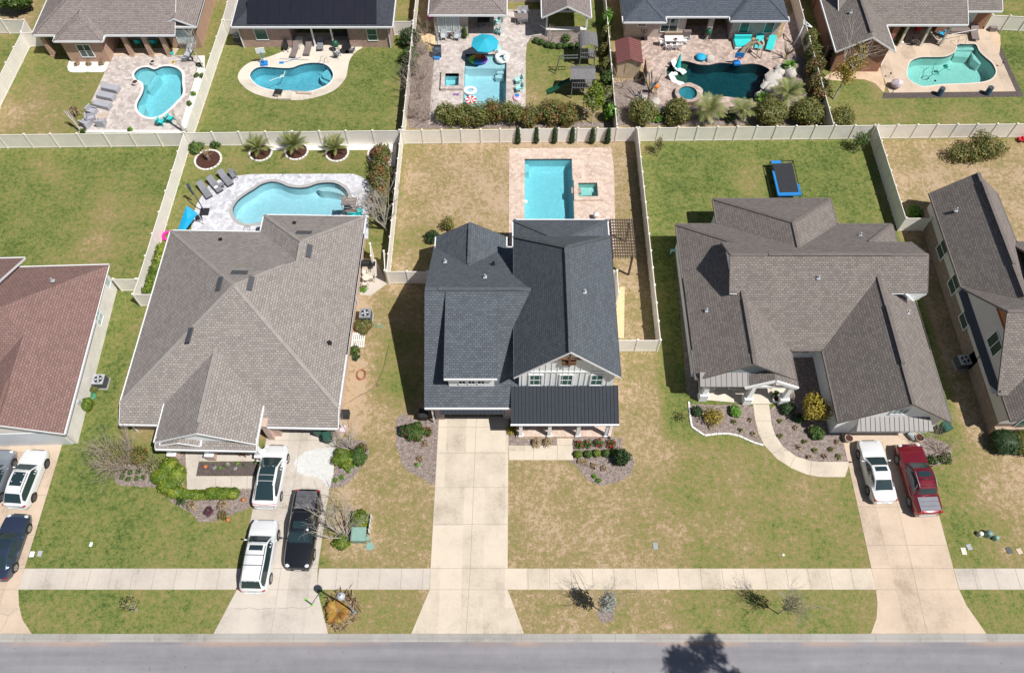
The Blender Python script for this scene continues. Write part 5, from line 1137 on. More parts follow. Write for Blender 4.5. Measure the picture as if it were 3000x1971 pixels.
        mb = MB(); mb.ball((sgn * (hw + .1), y0 - .35, belt + .04), .11, .07, .075, 8, 5); mb.beam((sgn * (hw - .08), y0 - .35, belt), (sgn * (hw + .08), y0 - .35, belt + .02), .05); mb.build("mirror", paint, root)
        if not bed or True:
            mb = MB(); e = L / 2; zd = deck - .16; mb.ball((sgn * hw * .74, -e + .12, zd), .22 if not bar else .1, .1, .09 if not bed else .2, 8, 5); mb.build("taillight", tail, root)
        mb = MB(); mb.ball((sgn * hw * .68, L / 2 - .26, hood - .2), .17, .16, .06, 8, 5); mb.build("headlight", "lamp_clear", root)
        for wy in (wb / 2, -wb / 2):
            wq = MB(); cx = sgn * (wid(wy) - .09); n = 18
            for rr, nm, mt in ((wr, "tyre", "tyre"),):
                for k in range(n):
                    a, b2 = 2 * math.pi * k / n, 2 * math.pi * (k + 1) / n
                    P = lambda t, xx, q=rr: (cx + xx, wy + q * math.cos(t), wr + q * math.sin(t))
                    wq.face([P(a, -.11), P(b2, -.11), P(b2, .11), P(a, .11)], 0, None, True); 
                wq.face([P(2 * math.pi * k / n, sgn * .11) for k in range(n)][::(1 if sgn > 0 else -1)], 0)
            tr_ = wq.build("wheel", "tyre", root)
            rq = MB(); q = wr * .66
            for k in range(5):
                a = 2 * math.pi * k / 5 + .3
                p = [(cx + sgn * .118, wy + q * math.cos(a + d), wr + q * math.sin(a + d)) for d in (-.32, .32)] + [(cx + sgn * .118, wy + .06 * math.cos(a + d), wr + .06 * math.sin(a + d)) for d in (1.2, -1.2)]
                rq.face(p if sgn > 0 else p[::-1])
            for k in range(n):
                a, b2 = 2 * math.pi * k / n, 2 * math.pi * (k + 1) / n; X = cx + sgn * .119
                f = [(X, wy + q * math.cos(a), wr + q * math.sin(a)), (X, wy + q * math.cos(b2), wr + q * math.sin(b2)), (X, wy + q * .86 * math.cos(b2), wr + q * .86 * math.sin(b2)), (X, wy + q * .86 * math.cos(a), wr + q * .86 * math.sin(a))]
                rq.face(f if sgn < 0 else f[::-1])
            rq.build("rim", rim, tr_)
    # wheel arches
    for sgn in (-1, 1):
        for wy in (wb / 2, -wb / 2):
            mb = MB(); R_ = wr + .06; X = sgn * (wid(wy) + .003)
            mb.face([(X, wy + R_ * math.cos(a), max(.2, wr + R_ * math.sin(a))) for a in np.linspace(-.3, math.pi + .3, 14)][::(1 if sgn > 0 else -1)])
            mb.build("wheel_arch", "black_plastic", b_)
    if sun:
        for a, b in sun: topglass(a, b, .72 if not bar else .86, "sunroof", off=.012, n=3)
    if rails:
        for sgn in (-1, 1):
            mb = MB(); mb.tube([(sgn * wt(v) * .93, v, zc(v) + .06) for v in np.linspace(y3 + .1, y1 - .25, 6)], .022, 6); mb.build("roof_rail", "grey_metal" if rails is True else rails, root)
    if bars:
        for v in bars: mb = MB(); mb.tube([(-wt(v) * .9, v, zc(v) + .09), (wt(v) * .9, v, zc(v) + .09)], .024, 6); mb.build("cross_bar", "black_metal", root)
    if bed:
        mb = MB(); n = 3; q = [(-L / 2 + .16) + (y4 - .1 - (-L / 2 + .16)) * i / n for i in range(n + 1)]
        for a, b in zip(q, q[1:]): mb.box(-hw * .74, hw * .74, a + .012, b - .012, deck - .05, deck + .05)
        mb.build("bed_cover", bed, root)
    mb = MB(); mb.box(-hw * .62, hw * .62, -L / 2 - .035, -L / 2 + .1, .42, .58); mb.build("rear_bumper", "grey_metal" if bed else paint, root)
    mb = MB(); mb.box(-.26, .26, -L / 2 - .02, -L / 2 + .02, deck - .38, deck - .25) if not bed else mb.box(-.26, .26, L / 2 - .02, L / 2 + .015, .45, .58); mb.build("number_plate", "light_metal", root)
    mb = MB(); mb.box(-hw * .5, hw * .5, L / 2 - .06, L / 2 + .012, .42, .56); mb.build("grille", "black_plastic", root)
    if bar:
        mb = MB(); mb.tube([(u * hw * .86, -L / 2 + .1 + .1 * u * u, deck - .06 + .02 * (1 - u * u)) for u in np.linspace(-1, 1, 9)], .028, 6); mb.build("light_bar", "red", root)
    return root
car("parked_car", "silver crossover at the left edge on the far left driveway", "car", -38.65, 20.6, R(-3), "car_silver", 4.6, 1.84, 1.62, .98, .98, 1.02, (1.0, .3, -1.5, -2.1), 2.65)
car("parked_car", "white crossover with black panoramic roof on the far left driveway", "car", -36.2, 20.6, R(-4), "car_white", 4.6, 1.86, 1.66, .98, .98, 1.06, (1.0, .3, -1.55, -2.15), 2.65, sun=[(-.95, .12)], rim="rim_dark", rails="black_metal")
car("parked_car", "dark navy sedan parked near the pavement on the far left driveway", "car", -36.0, 15.5, R(-2.5), "car_navy", 4.8, 1.84, 1.45, .92, .93, 1.0, (.95, .2, -.95, -1.75), 2.8, sun=[(-.35, .05)])
car("parked_car", "white electric car with long dark glass roof and red tail light strip", "car", -17.98, 20.8, R(-1.5), "car_white", 5.0, 1.98, 1.66, 1.0, .96, 1.1, (1.35, .4, -1.1, -2.15), 2.95, sun=[(-.3, .38), (-.75, -.33), (-1.12, -.78)], bar=True)
car("parked_car", "large white suv with roof rails and crossbars crossing the pavement", "suv", -17.85, 14.85, R(-1.5), "car_white", 5.2, 2.0, 1.84, 1.12, 1.1, 1.15, (1.3, .62, -2.05, -2.5), 3.05, .38, sun=[(.05, .42)], rails="black_metal", bars=[-.3, -1.0])
car("pickup_truck", "black pickup with ribbed bed cover facing the street under a bare tree", "pickup", -15.0, 16.7, math.pi - R(1.2), "car_black", 5.75, 2.0, 1.85, 1.15, 1.12, 1.22, (1.15, .45, -.95, -1.25), 3.4, .4, sun=[(-.25, .25)], bed="tonneau_dark")
car("parked_car", "white sedan with small sunroof beside the red pickup", "car", 27.45, 21.2, R(1.5), "car_white", 4.95, 1.86, 1.46, .93, .95, 1.02, (1.0, .2, -1.0, -1.75), 2.85, sun=[(-.35, .02)])
car("pickup_truck", "dark red pickup with grey bed cover and roof rack by the garage", "pickup", 30.35, 20.55, R(2), "car_red", 5.6, 2.0, 1.88, 1.16, 1.12, 1.22, (1.1, .4, -1.15, -1.5), 3.3, .4, sun=[(-.3, .15)], rails=True, bars=[-.5, -1.0], bed="tonneau")

# ---------------- plants ----------------
ORD = ["leftmost", "second", "third", "fourth", "fifth", "sixth", "seventh", "eighth", "ninth"]
def ords(pts, what):
    o_ = sorted(range(len(pts)), key=lambda i: pts[i][0]); out = {}
    for r_, i in enumerate(o_): out[i] = (ORD[r_] + (" from the left, " if r_ else " ") + what)
    return out
def quads(name, V, U, mat, parent, n=4):
    """many small leaves as one mesh; V (k,n,3), U (k,) random tone per leaf"""
    k = len(V); me = bpy.data.meshes.new(name); me.vertices.add(k * n); me.loops.add(k * n); me.polygons.add(k)
    me.vertices.foreach_set("co", V.astype(np.float32).ravel()); me.loops.foreach_set("vertex_index", np.arange(k * n, dtype=np.int32))
    me.polygons.foreach_set("loop_start", np.arange(0, k * n, n, dtype=np.int32)); me.polygons.foreach_set("loop_total", np.full(k, n, dtype=np.int32))
    ul = me.uv_layers.new(name="UVMap"); uu = np.repeat(U, n); ul.data.foreach_set("uv", np.stack([uu, uu], 1).astype(np.float32).ravel())
    me.materials.append(M[mat]); me.update(calc_edges=True)
    o = bpy.data.objects.new(name, me); C.objects.link(o)
    if parent: o.parent = parent
    return o
NR = np.random.default_rng(5)
def leafset(blobs, n, size, lo=.55, elong=1.4):
    b = np.array(blobs, dtype=float); wgt = (b[:, 3] * b[:, 4] * b[:, 5]) ** .8; wgt /= wgt.sum()
    i = NR.choice(len(b), n, p=wgt); d = NR.normal(size=(n, 3)); d /= np.linalg.norm(d, axis=1)[:, None]
    r = lo + (1.04 - lo) * NR.random(n) ** .6; r = np.where(NR.random(n) < .14, r * (1 + NR.random(n) * .3), r) if lo < .5 else r; c = b[i, :3] + d * b[i, 3:6] * r[:, None]
    c[:, 2] = np.maximum(c[:, 2], .03)
    nr = d + NR.normal(size=(n, 3)) * .55 + np.array([0, 0, .35]); nr /= np.linalg.norm(nr, axis=1)[:, None]
    t = np.cross(nr, NR.normal(size=(n, 3))); t /= np.linalg.norm(t, axis=1)[:, None] + 1e-9; s = np.cross(nr, t)
    h = size * (.6 + .8 * NR.random(n))[:, None]; t = t * h * elong / 2; s = s * h / 2
    V = np.stack([c - t, c + s * .9, c + t, c - s * .9], 1)
    # tone drifts between clumps as well as between leaves
    tone = np.clip(.45 + .28 * np.sin(c[:, 0] * 3.1 + i) * np.cos(c[:, 1] * 2.7 + c[:, 2] * 2) + NR.normal(size=n) * .22, 0, 1)
    return V, tone
def corem(blobs, f=.78, seed=3):
    mb = MB()
    for k, (x, y, z, a, b, c) in enumerate(blobs): mb.ball((x, y, z), a * f, b * f, c * f, 9, 6, 0, .12, seed + k)
    return mb
def puff(r, h, k=5, spread=.5, z0=0):
    """lumpy crown from several ellipsoids"""
    L = [(0, 0, z0 + h * .5, r * .75, r * .75, h * .5)]
    for i in range(k):
        a = 2 * math.pi * i / k + rnd.uniform(-.4, .4); q = r * spread
        L.append((q * math.cos(a), q * math.sin(a), z0 + h * rnd.uniform(.3, .65), r * rnd.uniform(.38, .55), r * rnd.uniform(.38, .55), h * rnd.uniform(.26, .4)))
    return L
def bush(label, p, r, h, mat="leaf_mid", n=900, size=.13, cat="bush", group=None, name="bush", blobs=None, extra=(), core=True, lo=.6, f=.78, part="foliage", z0=0):
    root = thing(name, label, cat, (p[0], p[1], 0), 0, group); bl = blobs or puff(r, h, z0=z0)
    V, U = leafset(bl, n, size, lo); quads(part, V, U, mat, root)
    if core:
        o = corem(bl, f).build("inner_foliage", mat, root)
    for m, k, sz in extra:
        V, U = leafset(bl, k, sz, .95, 1.0); quads("flowers" if 'flower' in m else "foliage", V, U, m, root)
    if z0 > .2:
        mb = MB(); mb.tube([(0, 0, 0), (.03, 0, z0 * .5), (0, .02, z0 + h * .3)], .05, 6, 0, .03); mb.build("trunk", "bark", root)
    return root
def branches(mb, p, d, L, r, depth, g, spread=.5, kids=3, up=.15):
    p = Vector(p); d = Vector(d).normalized(); pts = [p]; q = p
    for i in range(3):
        d = (d + Vector((g.uniform(-1, 1), g.uniform(-1, 1), g.uniform(-.6, 1))) * .13 + Vector((0, 0, up * .3))).normalized(); q = q + d * L / 3; pts.append(q)
    mb.tube(pts, r, 4 if r < .03 else 6, 0, r * .55, caps=False)
    if depth <= 0: return
    for k in range(kids):
        i = g.choice([1, 2, 3, 3]); e = (d + Vector((g.gauss(0, 1), g.gauss(0, 1), g.gauss(0, .6))) * spread).normalized()
        branches(mb, pts[i], e, L * g.uniform(.55, .8), r * .55, depth - 1, g, spread, kids, up)
def bare(label, p, stems, L, lean=(0, 0), depth=3, r=.045, mat="twig", spread=.45, kids=3, cat="shrub", name="bare_shrub", seed=1, fan=.5, leaves=None, trunk=0, group=None):
    root = thing(name, label, cat, (p[0], p[1], 0), 0, group); g = random.Random(seed); mb = MB(); z = 0
    if trunk: mb.tube([(0, 0, 0), (lean[0] * trunk * .3, lean[1] * trunk * .3, trunk * .5), (lean[0] * trunk, lean[1] * trunk, trunk)], r * 1.6, 7, 0, r * 1.1); z = trunk
    for k in range(stems):
        a = 2 * math.pi * k / stems + g.uniform(-.5, .5)
        branches(mb, (lean[0] * z + .05 * math.cos(a), lean[1] * z + .05 * math.sin(a), z), (math.cos(a) * fan + lean[0], math.sin(a) * fan + lean[1], 1), L * g.uniform(.45, .65), r, depth, g, spread, kids)
    mb.build("branches", mat, root)
    if leaves:
        m, n, sz, bl = leaves; V, U = leafset(bl, n, sz, .15); quads("foliage", V, U, m, root)
    return root
def palm(label, p, trunk, L, n=26, mat="leaf_palm", cat="palm", name="palm_tree", group=None, droop=.9, tw=.16, up=.9, low=-.1, width=.26):
    root = thing(name, label, cat, (p[0], p[1], 0), 0, group)
    mb = MB(); mb.tube([(0, 0, 0), (.04, 0, trunk * .5), (0, 0, trunk)], tw, 9, 0, tw * .8); mb.ball((0, 0, trunk), tw * 1.3, tw * 1.3, tw * 1.2, 9, 5); mb.build("trunk", "bark", root)
    V = []; U = []
    for k in range(n):
        a = k * 2.399 + rnd.uniform(-.15, .15); el = low + (up - low) * (k / n) ** .8 + rnd.uniform(-.08, .08); l = L * rnd.uniform(.8, 1.05)
        d = Vector((math.cos(a) * math.cos(el), math.sin(a) * math.cos(el), math.sin(el))); q = Vector((0, 0, trunk + .1)); tone = rnd.random() * .7 + .15
        N = 14
        for i in range(N):
            t = i / N; step = l / N; d2 = (d + Vector((0, 0, -droop * t * t * 1.2))).normalized(); nq = q + d2 * step
            side = d2.cross(Vector((0, 0, 1))).normalized(); w_ = width * l * math.sin(math.pi * min(1, .12 + t * .9)) * .9
            V.append([q - side * .015, q + side * .015, nq + side * .01, nq - side * .01]); U.append(tone)
            for sgn in (-1, 1):
                for off_ in (0, .5):
                    b = q.lerp(nq, off_); tip = b + side * sgn * w_ + d2 * w_ * .75 + Vector((0, 0, -.25 * w_ + .12 * w_))
                    V.append([b, b + d2 * .05, tip + d2 * .008, tip - d2 * .008]); U.append(min(1, max(0, tone + rnd.uniform(-.2, .2))))
            q = nq
    quads("fronds", np.array([[tuple(c) for c in f] for f in V]), np.array(U), mat, root)
    return root
def tuft(label, p, r, h, mat="leaf_straw", n=90, cat="grass clump", name="grass_clump", group=None, w=.03):
    root = thing(name, label, cat, (p[0], p[1], 0), 0, group); V = []; U = []
    for k in range(n):
        a = rnd.uniform(0, 6.283); q = rnd.random() ** .6; b = Vector((math.cos(a), math.sin(a), 0)) * r * .15 * q; m_ = Vector((math.cos(a) * r * .55 * q, math.sin(a) * r * .55 * q, h * (1 - .35 * q))); t = Vector((math.cos(a) * r * q, math.sin(a) * r * q, h * (1 - .9 * q * q))); s = Vector((-math.sin(a), math.cos(a), 0)) * w
        V += [[b - s, b + s, m_ + s, m_ - s], [m_ - s, m_ + s, t + s * .3, t - s * .3]]; u = rnd.random(); U += [u, u]
    quads("blades", np.array([[tuple(c) for c in f] for f in V]), np.array(U), mat, root); return root

# ---- far left and house 2 front ----
bare("big leafless fan shaped shrub on the front lawn of the taupe roofed house", G(384, 1364), 16, 3.1, (-.42, .12), 3, .03, seed=4, fan=.8, spread=.38, kids=4, leaves=("leaf_olive", 900, .08, [(-.7, .3, 1.3, 1.5, 1.3, .9), (-1.0, .4, 1.7, 1.0, 1.0, .7)]))
bush("rust coloured shrub beside the big leafless fan shrub", G(412, 1345), .95, 1.5, "leaf_rust", 900, .11, core=False, lo=.2)
bare("thin leafless shrub right of the big leafless fan shrub", G(452, 1372), 7, 1.2, (0, .1), 2, .02, seed=9, fan=.9, leaves=("leaf_olive", 260, .1, [(0, 0, .4, .8, .7, .4)]))
c = G(496, 1404); bl = [(x - c[0], y - c[1], .42, a, b, .45) for (x, y), a, b in [(G(498, 1375), .85, .85), (G(478, 1400), .8, .7), (G(520, 1395), .8, .9), (G(500, 1425), .9, .8), (G(520, 1445), .75, .6)]]
bush("large clipped lime green hedge with cream flowers at the corner of the front path", c, 0, 0, "leaf_lime", 4200, .1, "hedge", blobs=bl, extra=[("flower_cream", 160, .07)], f=.9)
c = G(575, 1452); bush("low lime hedge strip along the lower edge of the front path", c, 0, 0, "leaf_lime", 1200, .09, "hedge", blobs=[(x, 0, .25, .55, .42, .3) for x in (-.7, 0, .6)], f=.9)
c = G(654, 1450); bush("oblong clipped lime bush left of the electric car", c, 0, 0, "leaf_lime", 1700, .09, blobs=[(x, 0, .4, .6, .5, .42) for x in (-.75, -.25, .3, .8)], f=.9)
tuft("spiky green plant below the large lime hedge", G(534, 1470), .5, .5, "leaf_dark", 70); tuft("pale straw coloured grass clump beside the oblong lime bush", G(657, 1482), .6, .7); tuft("dry grass clump left of the purple plant bed", G(566, 1482), .55, .6)
bush("small dark purple shrub by the terracotta ball", G(615, 1500), .4, .6, "leaf_purple", 260, .09); bush("rusty dry shrub near the lower terracotta ball", G(655, 1512), .45, .6, "leaf_rust", 220, .09, core=False)
for p, l in ((G(715, 1466), "terracotta garden ball near the electric car"), (G(670, 1524), "terracotta garden ball at the lower edge of the front bed"), (G(604, 1369), "orange garden ball in the narrow dark bed")):
    mb = MB(); mb.ball((0, 0, .17), .17, .17, .16, 12, 8); mb.cyl(0, 0, 0, .05, .08, 10); tag(mb.build("garden_ball", "terracotta", None, (*p, 0)), l, "ornament", "terracotta balls")
SD1 = [(630, 1370), (645, 1372), (660, 1366), (668, 1360), (695, 1358), (716, 1361), (690, 1373), (750, 1354)]
for i, (px, py) in enumerate([(630, 1370), (645, 1372), (660, 1366), (668, 1360), (695, 1358), (716, 1361), (690, 1373), (750, 1354)]):
    bush("%s" % ords(SD1, "seedling in the narrow dark bed under the porch")[i], G(px, py), .16, .2, ["leaf_silver", "leaf_bright", "leaf_mid"][i % 3], 45, .1, "plant", "seedlings in the dark bed", "seedling", core=False, lo=.1)
SD2 = [(365, 1380), (384, 1385), (408, 1382), (360, 1398), (378, 1404), (402, 1402), (422, 1398), (372, 1370)]
for i, (px, py) in enumerate([(365, 1380), (384, 1385), (408, 1382), (360, 1398), (378, 1404), (402, 1402), (422, 1398), (372, 1370)]):
    bush(ords(SD2, "small green plant in the mulch below the big leafless shrub")[i], G(px, py), .26, .26, "leaf_mid", 70, .1, "plant", "small plants in the mulch below the bare shrub", "seedling", core=False, lo=.1)
bush("boxy lime clipped bush against the white brick wall", G(258, 1192), 0, 0, "leaf_lime", 1500, .07, blobs=[(x, y, .5, .36, .36, .5) for x in (-.22, .22) for y in (-.2, .2)], f=.94)
bush("small dark round bush beside the air conditioner of the white brick house", G(279, 1143), .38, .5, "leaf_olive", 350, .08)
def coil(label, p, r, mat, name="hose_coil", sx=1, sy=1, t=.03):
    mb = MB()
    for i, q in enumerate((1, .86, .94, .78)): mb.torus((rnd.uniform(-.04, .04), rnd.uniform(-.04, .04), .03 + i * .035), r * q, t, 22, 6, 0, sx, sy)
    return tag(mb.build(name, mat, None, (*p, 0)), label, "hose")
coil("green coiled garden hose beside the boxy lime bush", G(267, 1160), .33, "hose_teal"); coil("orange red coiled hose lying in the sandy side yard", G(1059, 1099), .5, "hose_orange", sx=.8, t=.022)
def ac(label, p, rz=0, s=.85, h=.8, m="grey_metal"):
    root = thing("air_conditioner", label, "air conditioner", (*p, 0), rz, "air conditioners beside the houses")
    mb = MB(); mb.box(-s / 2 - .1, s / 2 + .1, -s / 2 - .1, s / 2 + .1, 0, .08); mb.build("pad", "kerb_concrete", root)
    mb = MB(); mb.box(-s / 2, s / 2, -s / 2, s / 2, .085, h); 
    for k in range(7): z = .15 + k * (h - .25) / 7; mb.box(-s / 2 - .008, s / 2 + .008, -s / 2 - .008, s / 2 + .008, z, z + .03)
    mb.box(-s / 2 - .015, s / 2 + .015, -s / 2 - .015, s / 2 + .015, h, h + .06, 1); mb.build("casing", ["dark_grey", m], root)
    mb = MB(); mb.cyl(0, 0, h + .061, h + .068, s * .4, 22); mb.build("fan_opening", "black_plastic", root)
    mb = MB()
    for k in range(4): a = k * 1.57; mb.face([(.05 * math.cos(a - .5), .05 * math.sin(a - .5), h + .075), (s * .36 * math.cos(a - .1), s * .36 * math.sin(a - .1), h + .08), (s * .36 * math.cos(a + .6), s * .36 * math.sin(a + .6), h + .08), (.05 * math.cos(a + .6), .05 * math.sin(a + .6), h + .075)])
    mb.cyl(0, 0, h + .07, h + .1, .09, 10); mb.build("fan", "light_metal", root)
    return root
ac("square air conditioner on a pad beside the white brick house", G(302, 1125), 0, .85, .85, "light_metal"); ac("air conditioner in the shade beside the stone walled house", G(2812, 1068), R(5), .85, .85, "light_metal")
ac("tall air conditioner with grey top beside the taupe roofed house", G(1075, 935), 0, .9, .95); ac("grey pool heater inside the fence left of the taupe roofed house", G(433, 858), 0, .9, .8, "grey_metal"); ac("smaller grey unit next to the pool heater left of the taupe roofed house", G(452, 860), 0, .6, .6, "grey_metal")
# wheeled bins
def bin_(label, p, rz, m="bin_green", h=1.05, w_=.62, grp="dark green wheeled bins by the garage"):
    root = thing("wheelie_bin", label, "bin", (*p, .02), rz, grp); a = w_ / 2
    mb = MB(); lo = [(-a * .78, -a * .8, .08), (a * .78, -a * .8, .08), (a * .78, a * .85, .08), (-a * .78, a * .85, .08)]; hi = [(-a, -a * 1.15, h), (a, -a * 1.15, h), (a, a * 1.15, h), (-a, a * 1.15, h)]
    for i in range(4): mb.face([lo[i], lo[(i + 1) % 4], hi[(i + 1) % 4], hi[i]])
    mb.face(lo[::-1]); mb.build("body", m, root)
    mb = MB(); mb.box(-a - .03, a + .03, -a * 1.2, a * 1.25, h, h + .05); mb.box(-a * .8, a * .8, -a, a, h + .05, h + .09); mb.build("lid", m, root)
    for s_ in (-1, 1): mb = MB(); mb.tube([(s_ * a * .7, a * .9, .13), (s_ * a * .85, a * .9, .13)], .13, 12); mb.build("wheel", "black_plastic", root)
    mb = MB(); mb.beam((-a * .7, a * 1.32, h - .04), (a * .7, a * 1.32, h - .04), .04); mb.build("handle", "black_plastic", root); return root
bin_("left dark green wheeled bin at the garage of the taupe roofed house", G(941, 1272), R(5)); bin_("dark green wheeled bin tight against the garage corner pillar", G(963, 1263), R(-5)); bin_("dark green wheeled bin standing out in front of the garage corner group", G(966, 1290), R(20))
bin_("dark green bin right of the grey metal awning", G(2756, 1263), R(15), grp=None); bin_("dark bin in the shade at the left corner of the slate roofed house", G(1243, 1225), R(0), "black_plastic", .9, grp=None)
def boxy(name, label, cat, p, dims, m, rz=0, z=0, lid=None, bev=.03, group=None):
    root = thing(name, label, cat, (p[0], p[1], z), rz, group); a, b, h = dims
    mb = MB(); mb.box(-a / 2, a / 2, -b / 2, b / 2, 0, h * .86); mb.build("body", m, root)
    mb = MB(); mb.box(-a / 2 - bev, a / 2 + bev, -b / 2 - bev, b / 2 + bev, h * .86, h * .95); mb.box(-a / 2 + bev, a / 2 - bev, -b / 2 + bev, b / 2 - bev, h * .95, h); mb.build("lid", lid or m, root); return root
boxy("storage_box", "black box beside the right wall of the taupe roofed house", "box", G(1012, 1218), (.7, .6, .55), "black_plastic"); boxy("storage_box", "pale pink box at the garage corner of the taupe roofed house", "box", G(1006, 1260), (.4, .5, .35), "lavender")
boxy("utility_cabinet", "green transformer cabinet with lid between the bushes by the pavement", "cabinet", G(1055, 1572), (1.0, .95, .75), "box_green", 0, .03, "lid_green")
boxy("utility_cabinet", "small grey green pedestal right of the transformer cabinet", "cabinet", G(1080, 1581), (.22, .22, .4), "lid_green")
mb = MB()
for k in range(4): mb.box(k * .02, k * .02 + .06, -.7 + k * .35, -.4 + k * .35, 0, .8)
tag(mb.build("garden_screen", "cream", None, (*G(1086, 1540), 0)), "narrow white slatted screen right of the transformer cabinet", "screen")
def cover(label, p, a, b, m, round_=False, rz=0, g=None):
    mb = MB()
    if round_: mb.cyl(0, 0, 0, .035, a, 16)
    else: mb.box(-a / 2, a / 2, -b / 2, b / 2, 0, .035); mb.cyl(0, b * .28, .035, .04, .04, 8)
    return tag(mb.build("utility_cover", m, None, (*p, .005), rz), label, "utility cover", g)
cover("round pale green utility lid below the transformer cabinet", G(1084, 1600), .3, 0, "lid_green", True)
cover("grey utility cover in the middle lawn above the pavement", G(1920, 1599), .34, .5, "grey_metal"); cover("small white round cap in the right lawn above the pavement", G(2295, 1625), .1, 0, "cream", True)
cover("white utility lid beside the navy sedan", G(94, 1623), .32, .4, "white_paint"); cover("light grey utility cover with dark hole right of the navy sedan", G(117, 1621), .3, .4, "light_metal"); cover("small white lid in the left front lawn", G(267, 1594), .2, .3, "white_paint")
cover("white utility lid right of the peach driveway", G(2823, 1614), .35, .5, "cream"); cover("blue grey utility cover beside the white lid", G(2839, 1602), .35, .42, "grey_metal", rz=R(12)); cover("dark blue grey cover in the dry patch by the right edge", G(2956, 1612), .36, .45, "dark_grey", rz=R(12)); cover("peach coloured lid nearest the right edge", G(2986, 1614), .36, .4, "concrete_peach", rz=R(15))
for px, py, m, l, h_ in [(2868, 1566, "coping_pale", "small grey domed pedestal, left of three on the right lawn", .45), (2891, 1566, "box_green", "larger green domed pedestal, middle of three on the right lawn", .6), (2913, 1578, "lid_green", "pale green domed pedestal, right of three on the right lawn", .5)]:
    mb = MB(); r_ = .2 if h_ < .6 else .28; mb.cyl(0, 0, 0, h_ * .75, r_, 14, 0, r_ * .85); mb.ball((0, 0, h_ * .75), r_ * .88, r_ * .88, h_ * .25, 14, 8); tag(mb.build("utility_pedestal", m, None, (*G(px, py), 0)), l, "pedestal", "domed pedestals")
for px, py, r, l in [(1010, 1348, 1.0, "round lime green bush at the right edge of the white stained driveway"), (1048, 1343, .85, "olive green round bush right of the lime bush by the garage")]: bush(l, G(px, py), r, .9, "leaf_lime" if r > .9 else "leaf_mid", 1500, .1)
bare("leafless many stemmed shrub behind the two round bushes by the garage", G(1033, 1318), 9, 2.2, (-.35, .3), 3, .035, "bark_pale", seed=12, fan=.5); bush("rusty brown shrub right of the leafless shrub by the garage", G(1062, 1318), .6, .6, "leaf_rust", 350, .1, core=False, lo=.2)
bare("pale leafless tree spreading over the black pickup", G(1013, 1571), 7, 3.4, (-.4, .32), 4, .055, "bark_pale", seed=21, fan=.75, cat="tree", name="bare_tree", spread=.42)
bush("lime bush behind the green transformer cabinet", G(1056, 1528), .95, .9, "leaf_lime", 1500, .1); bush("small lime bush left of the transformer cabinet, under the pale leafless tree", G(1002, 1590), .7, .7, "leaf_lime", 900, .1)
SD3 = [(1037, 1366), (1022, 1381), (1003, 1399), (984, 1408)]
for i, (px, py) in enumerate(SD3): bush(ords(SD3, "small green plant below the round bushes by the garage")[i], G(px, py), .22, .3, "leaf_bright", 60, .1, "plant", "small plants below the round bushes", "seedling", core=False, lo=.1)
# side yard of house 2
bush("rust and green bush below the tall air conditioner", G(1066, 962), .85, .9, "leaf_rust", 1100, .1); bush("straggly green weeds beside the pallet in the side yard", G(1038, 1028), .6, .35, "leaf_mid", 260, .14, core=False, lo=.1); bush("dark straggly plant under the weeds in the side yard", G(1044, 1048), .4, .3, "leaf_dark", 120, .14, core=False, lo=.1)
bush("small bright plant by the side wall below the cafe table", G(1064, 850), .35, .35, "leaf_bright", 120, .13, core=False, lo=.1)
mb = MB()
for k in range(7): mb.box(-.5 + k * .16, -.39 + k * .16, -.7, .7, .08, .1)
for y in (-.6, 0, .6): mb.box(-.5, .57, y - .04, y + .04, 0, .08)
tag(mb.build("wooden_pallet", "coping_pale", None, (*G(1049, 997), 0)), "pale wooden pallet lying in the sandy side yard", "pallet")
def cable(label, pts, r, m, name="cable", cat="cable", z=.03):
    q = smooth_line(pts); mb = MB(); mb.tube([(x, y, z) for x, y in q], r, 5, caps=False); return tag(mb.build(name, m), label, cat)
def smooth_line(pts, n=5):
    P = [pts[0]] + list(pts) + [pts[-1]]; out = []
    for i in range(1, len(P) - 2):
        p0, p1, p2, p3 = (Vector(P[i + k]) for k in (-1, 0, 1, 2))
        for j in range(n): t = j / n; q = .5 * ((2 * p1) + (-p0 + p2) * t + (2 * p0 - 5 * p1 + 4 * p2 - p3) * t * t + (-p0 + 3 * p1 - 3 * p2 + p3) * t ** 3); out.append((q.x, q.y))
    return out + [tuple(pts[-1])]
cable("long dark cable looping across the side yard lawn", TG(600, 800, [(2110, 830), (2080, 950), (2050, 1080), (1990, 1220), (1965, 1290), (1990, 1300), (1970, 1275), (1880, 1350), (1760, 1410), (1650, 1480)]), .018, "cable")
cable("teal garden hose lying by the air conditioner in the side yard", TG(600, 800, [(1940, 560), (1970, 600), (2050, 600), (2020, 620), (1960, 610)]), .02, "hose_teal", "garden_hose", "hose")
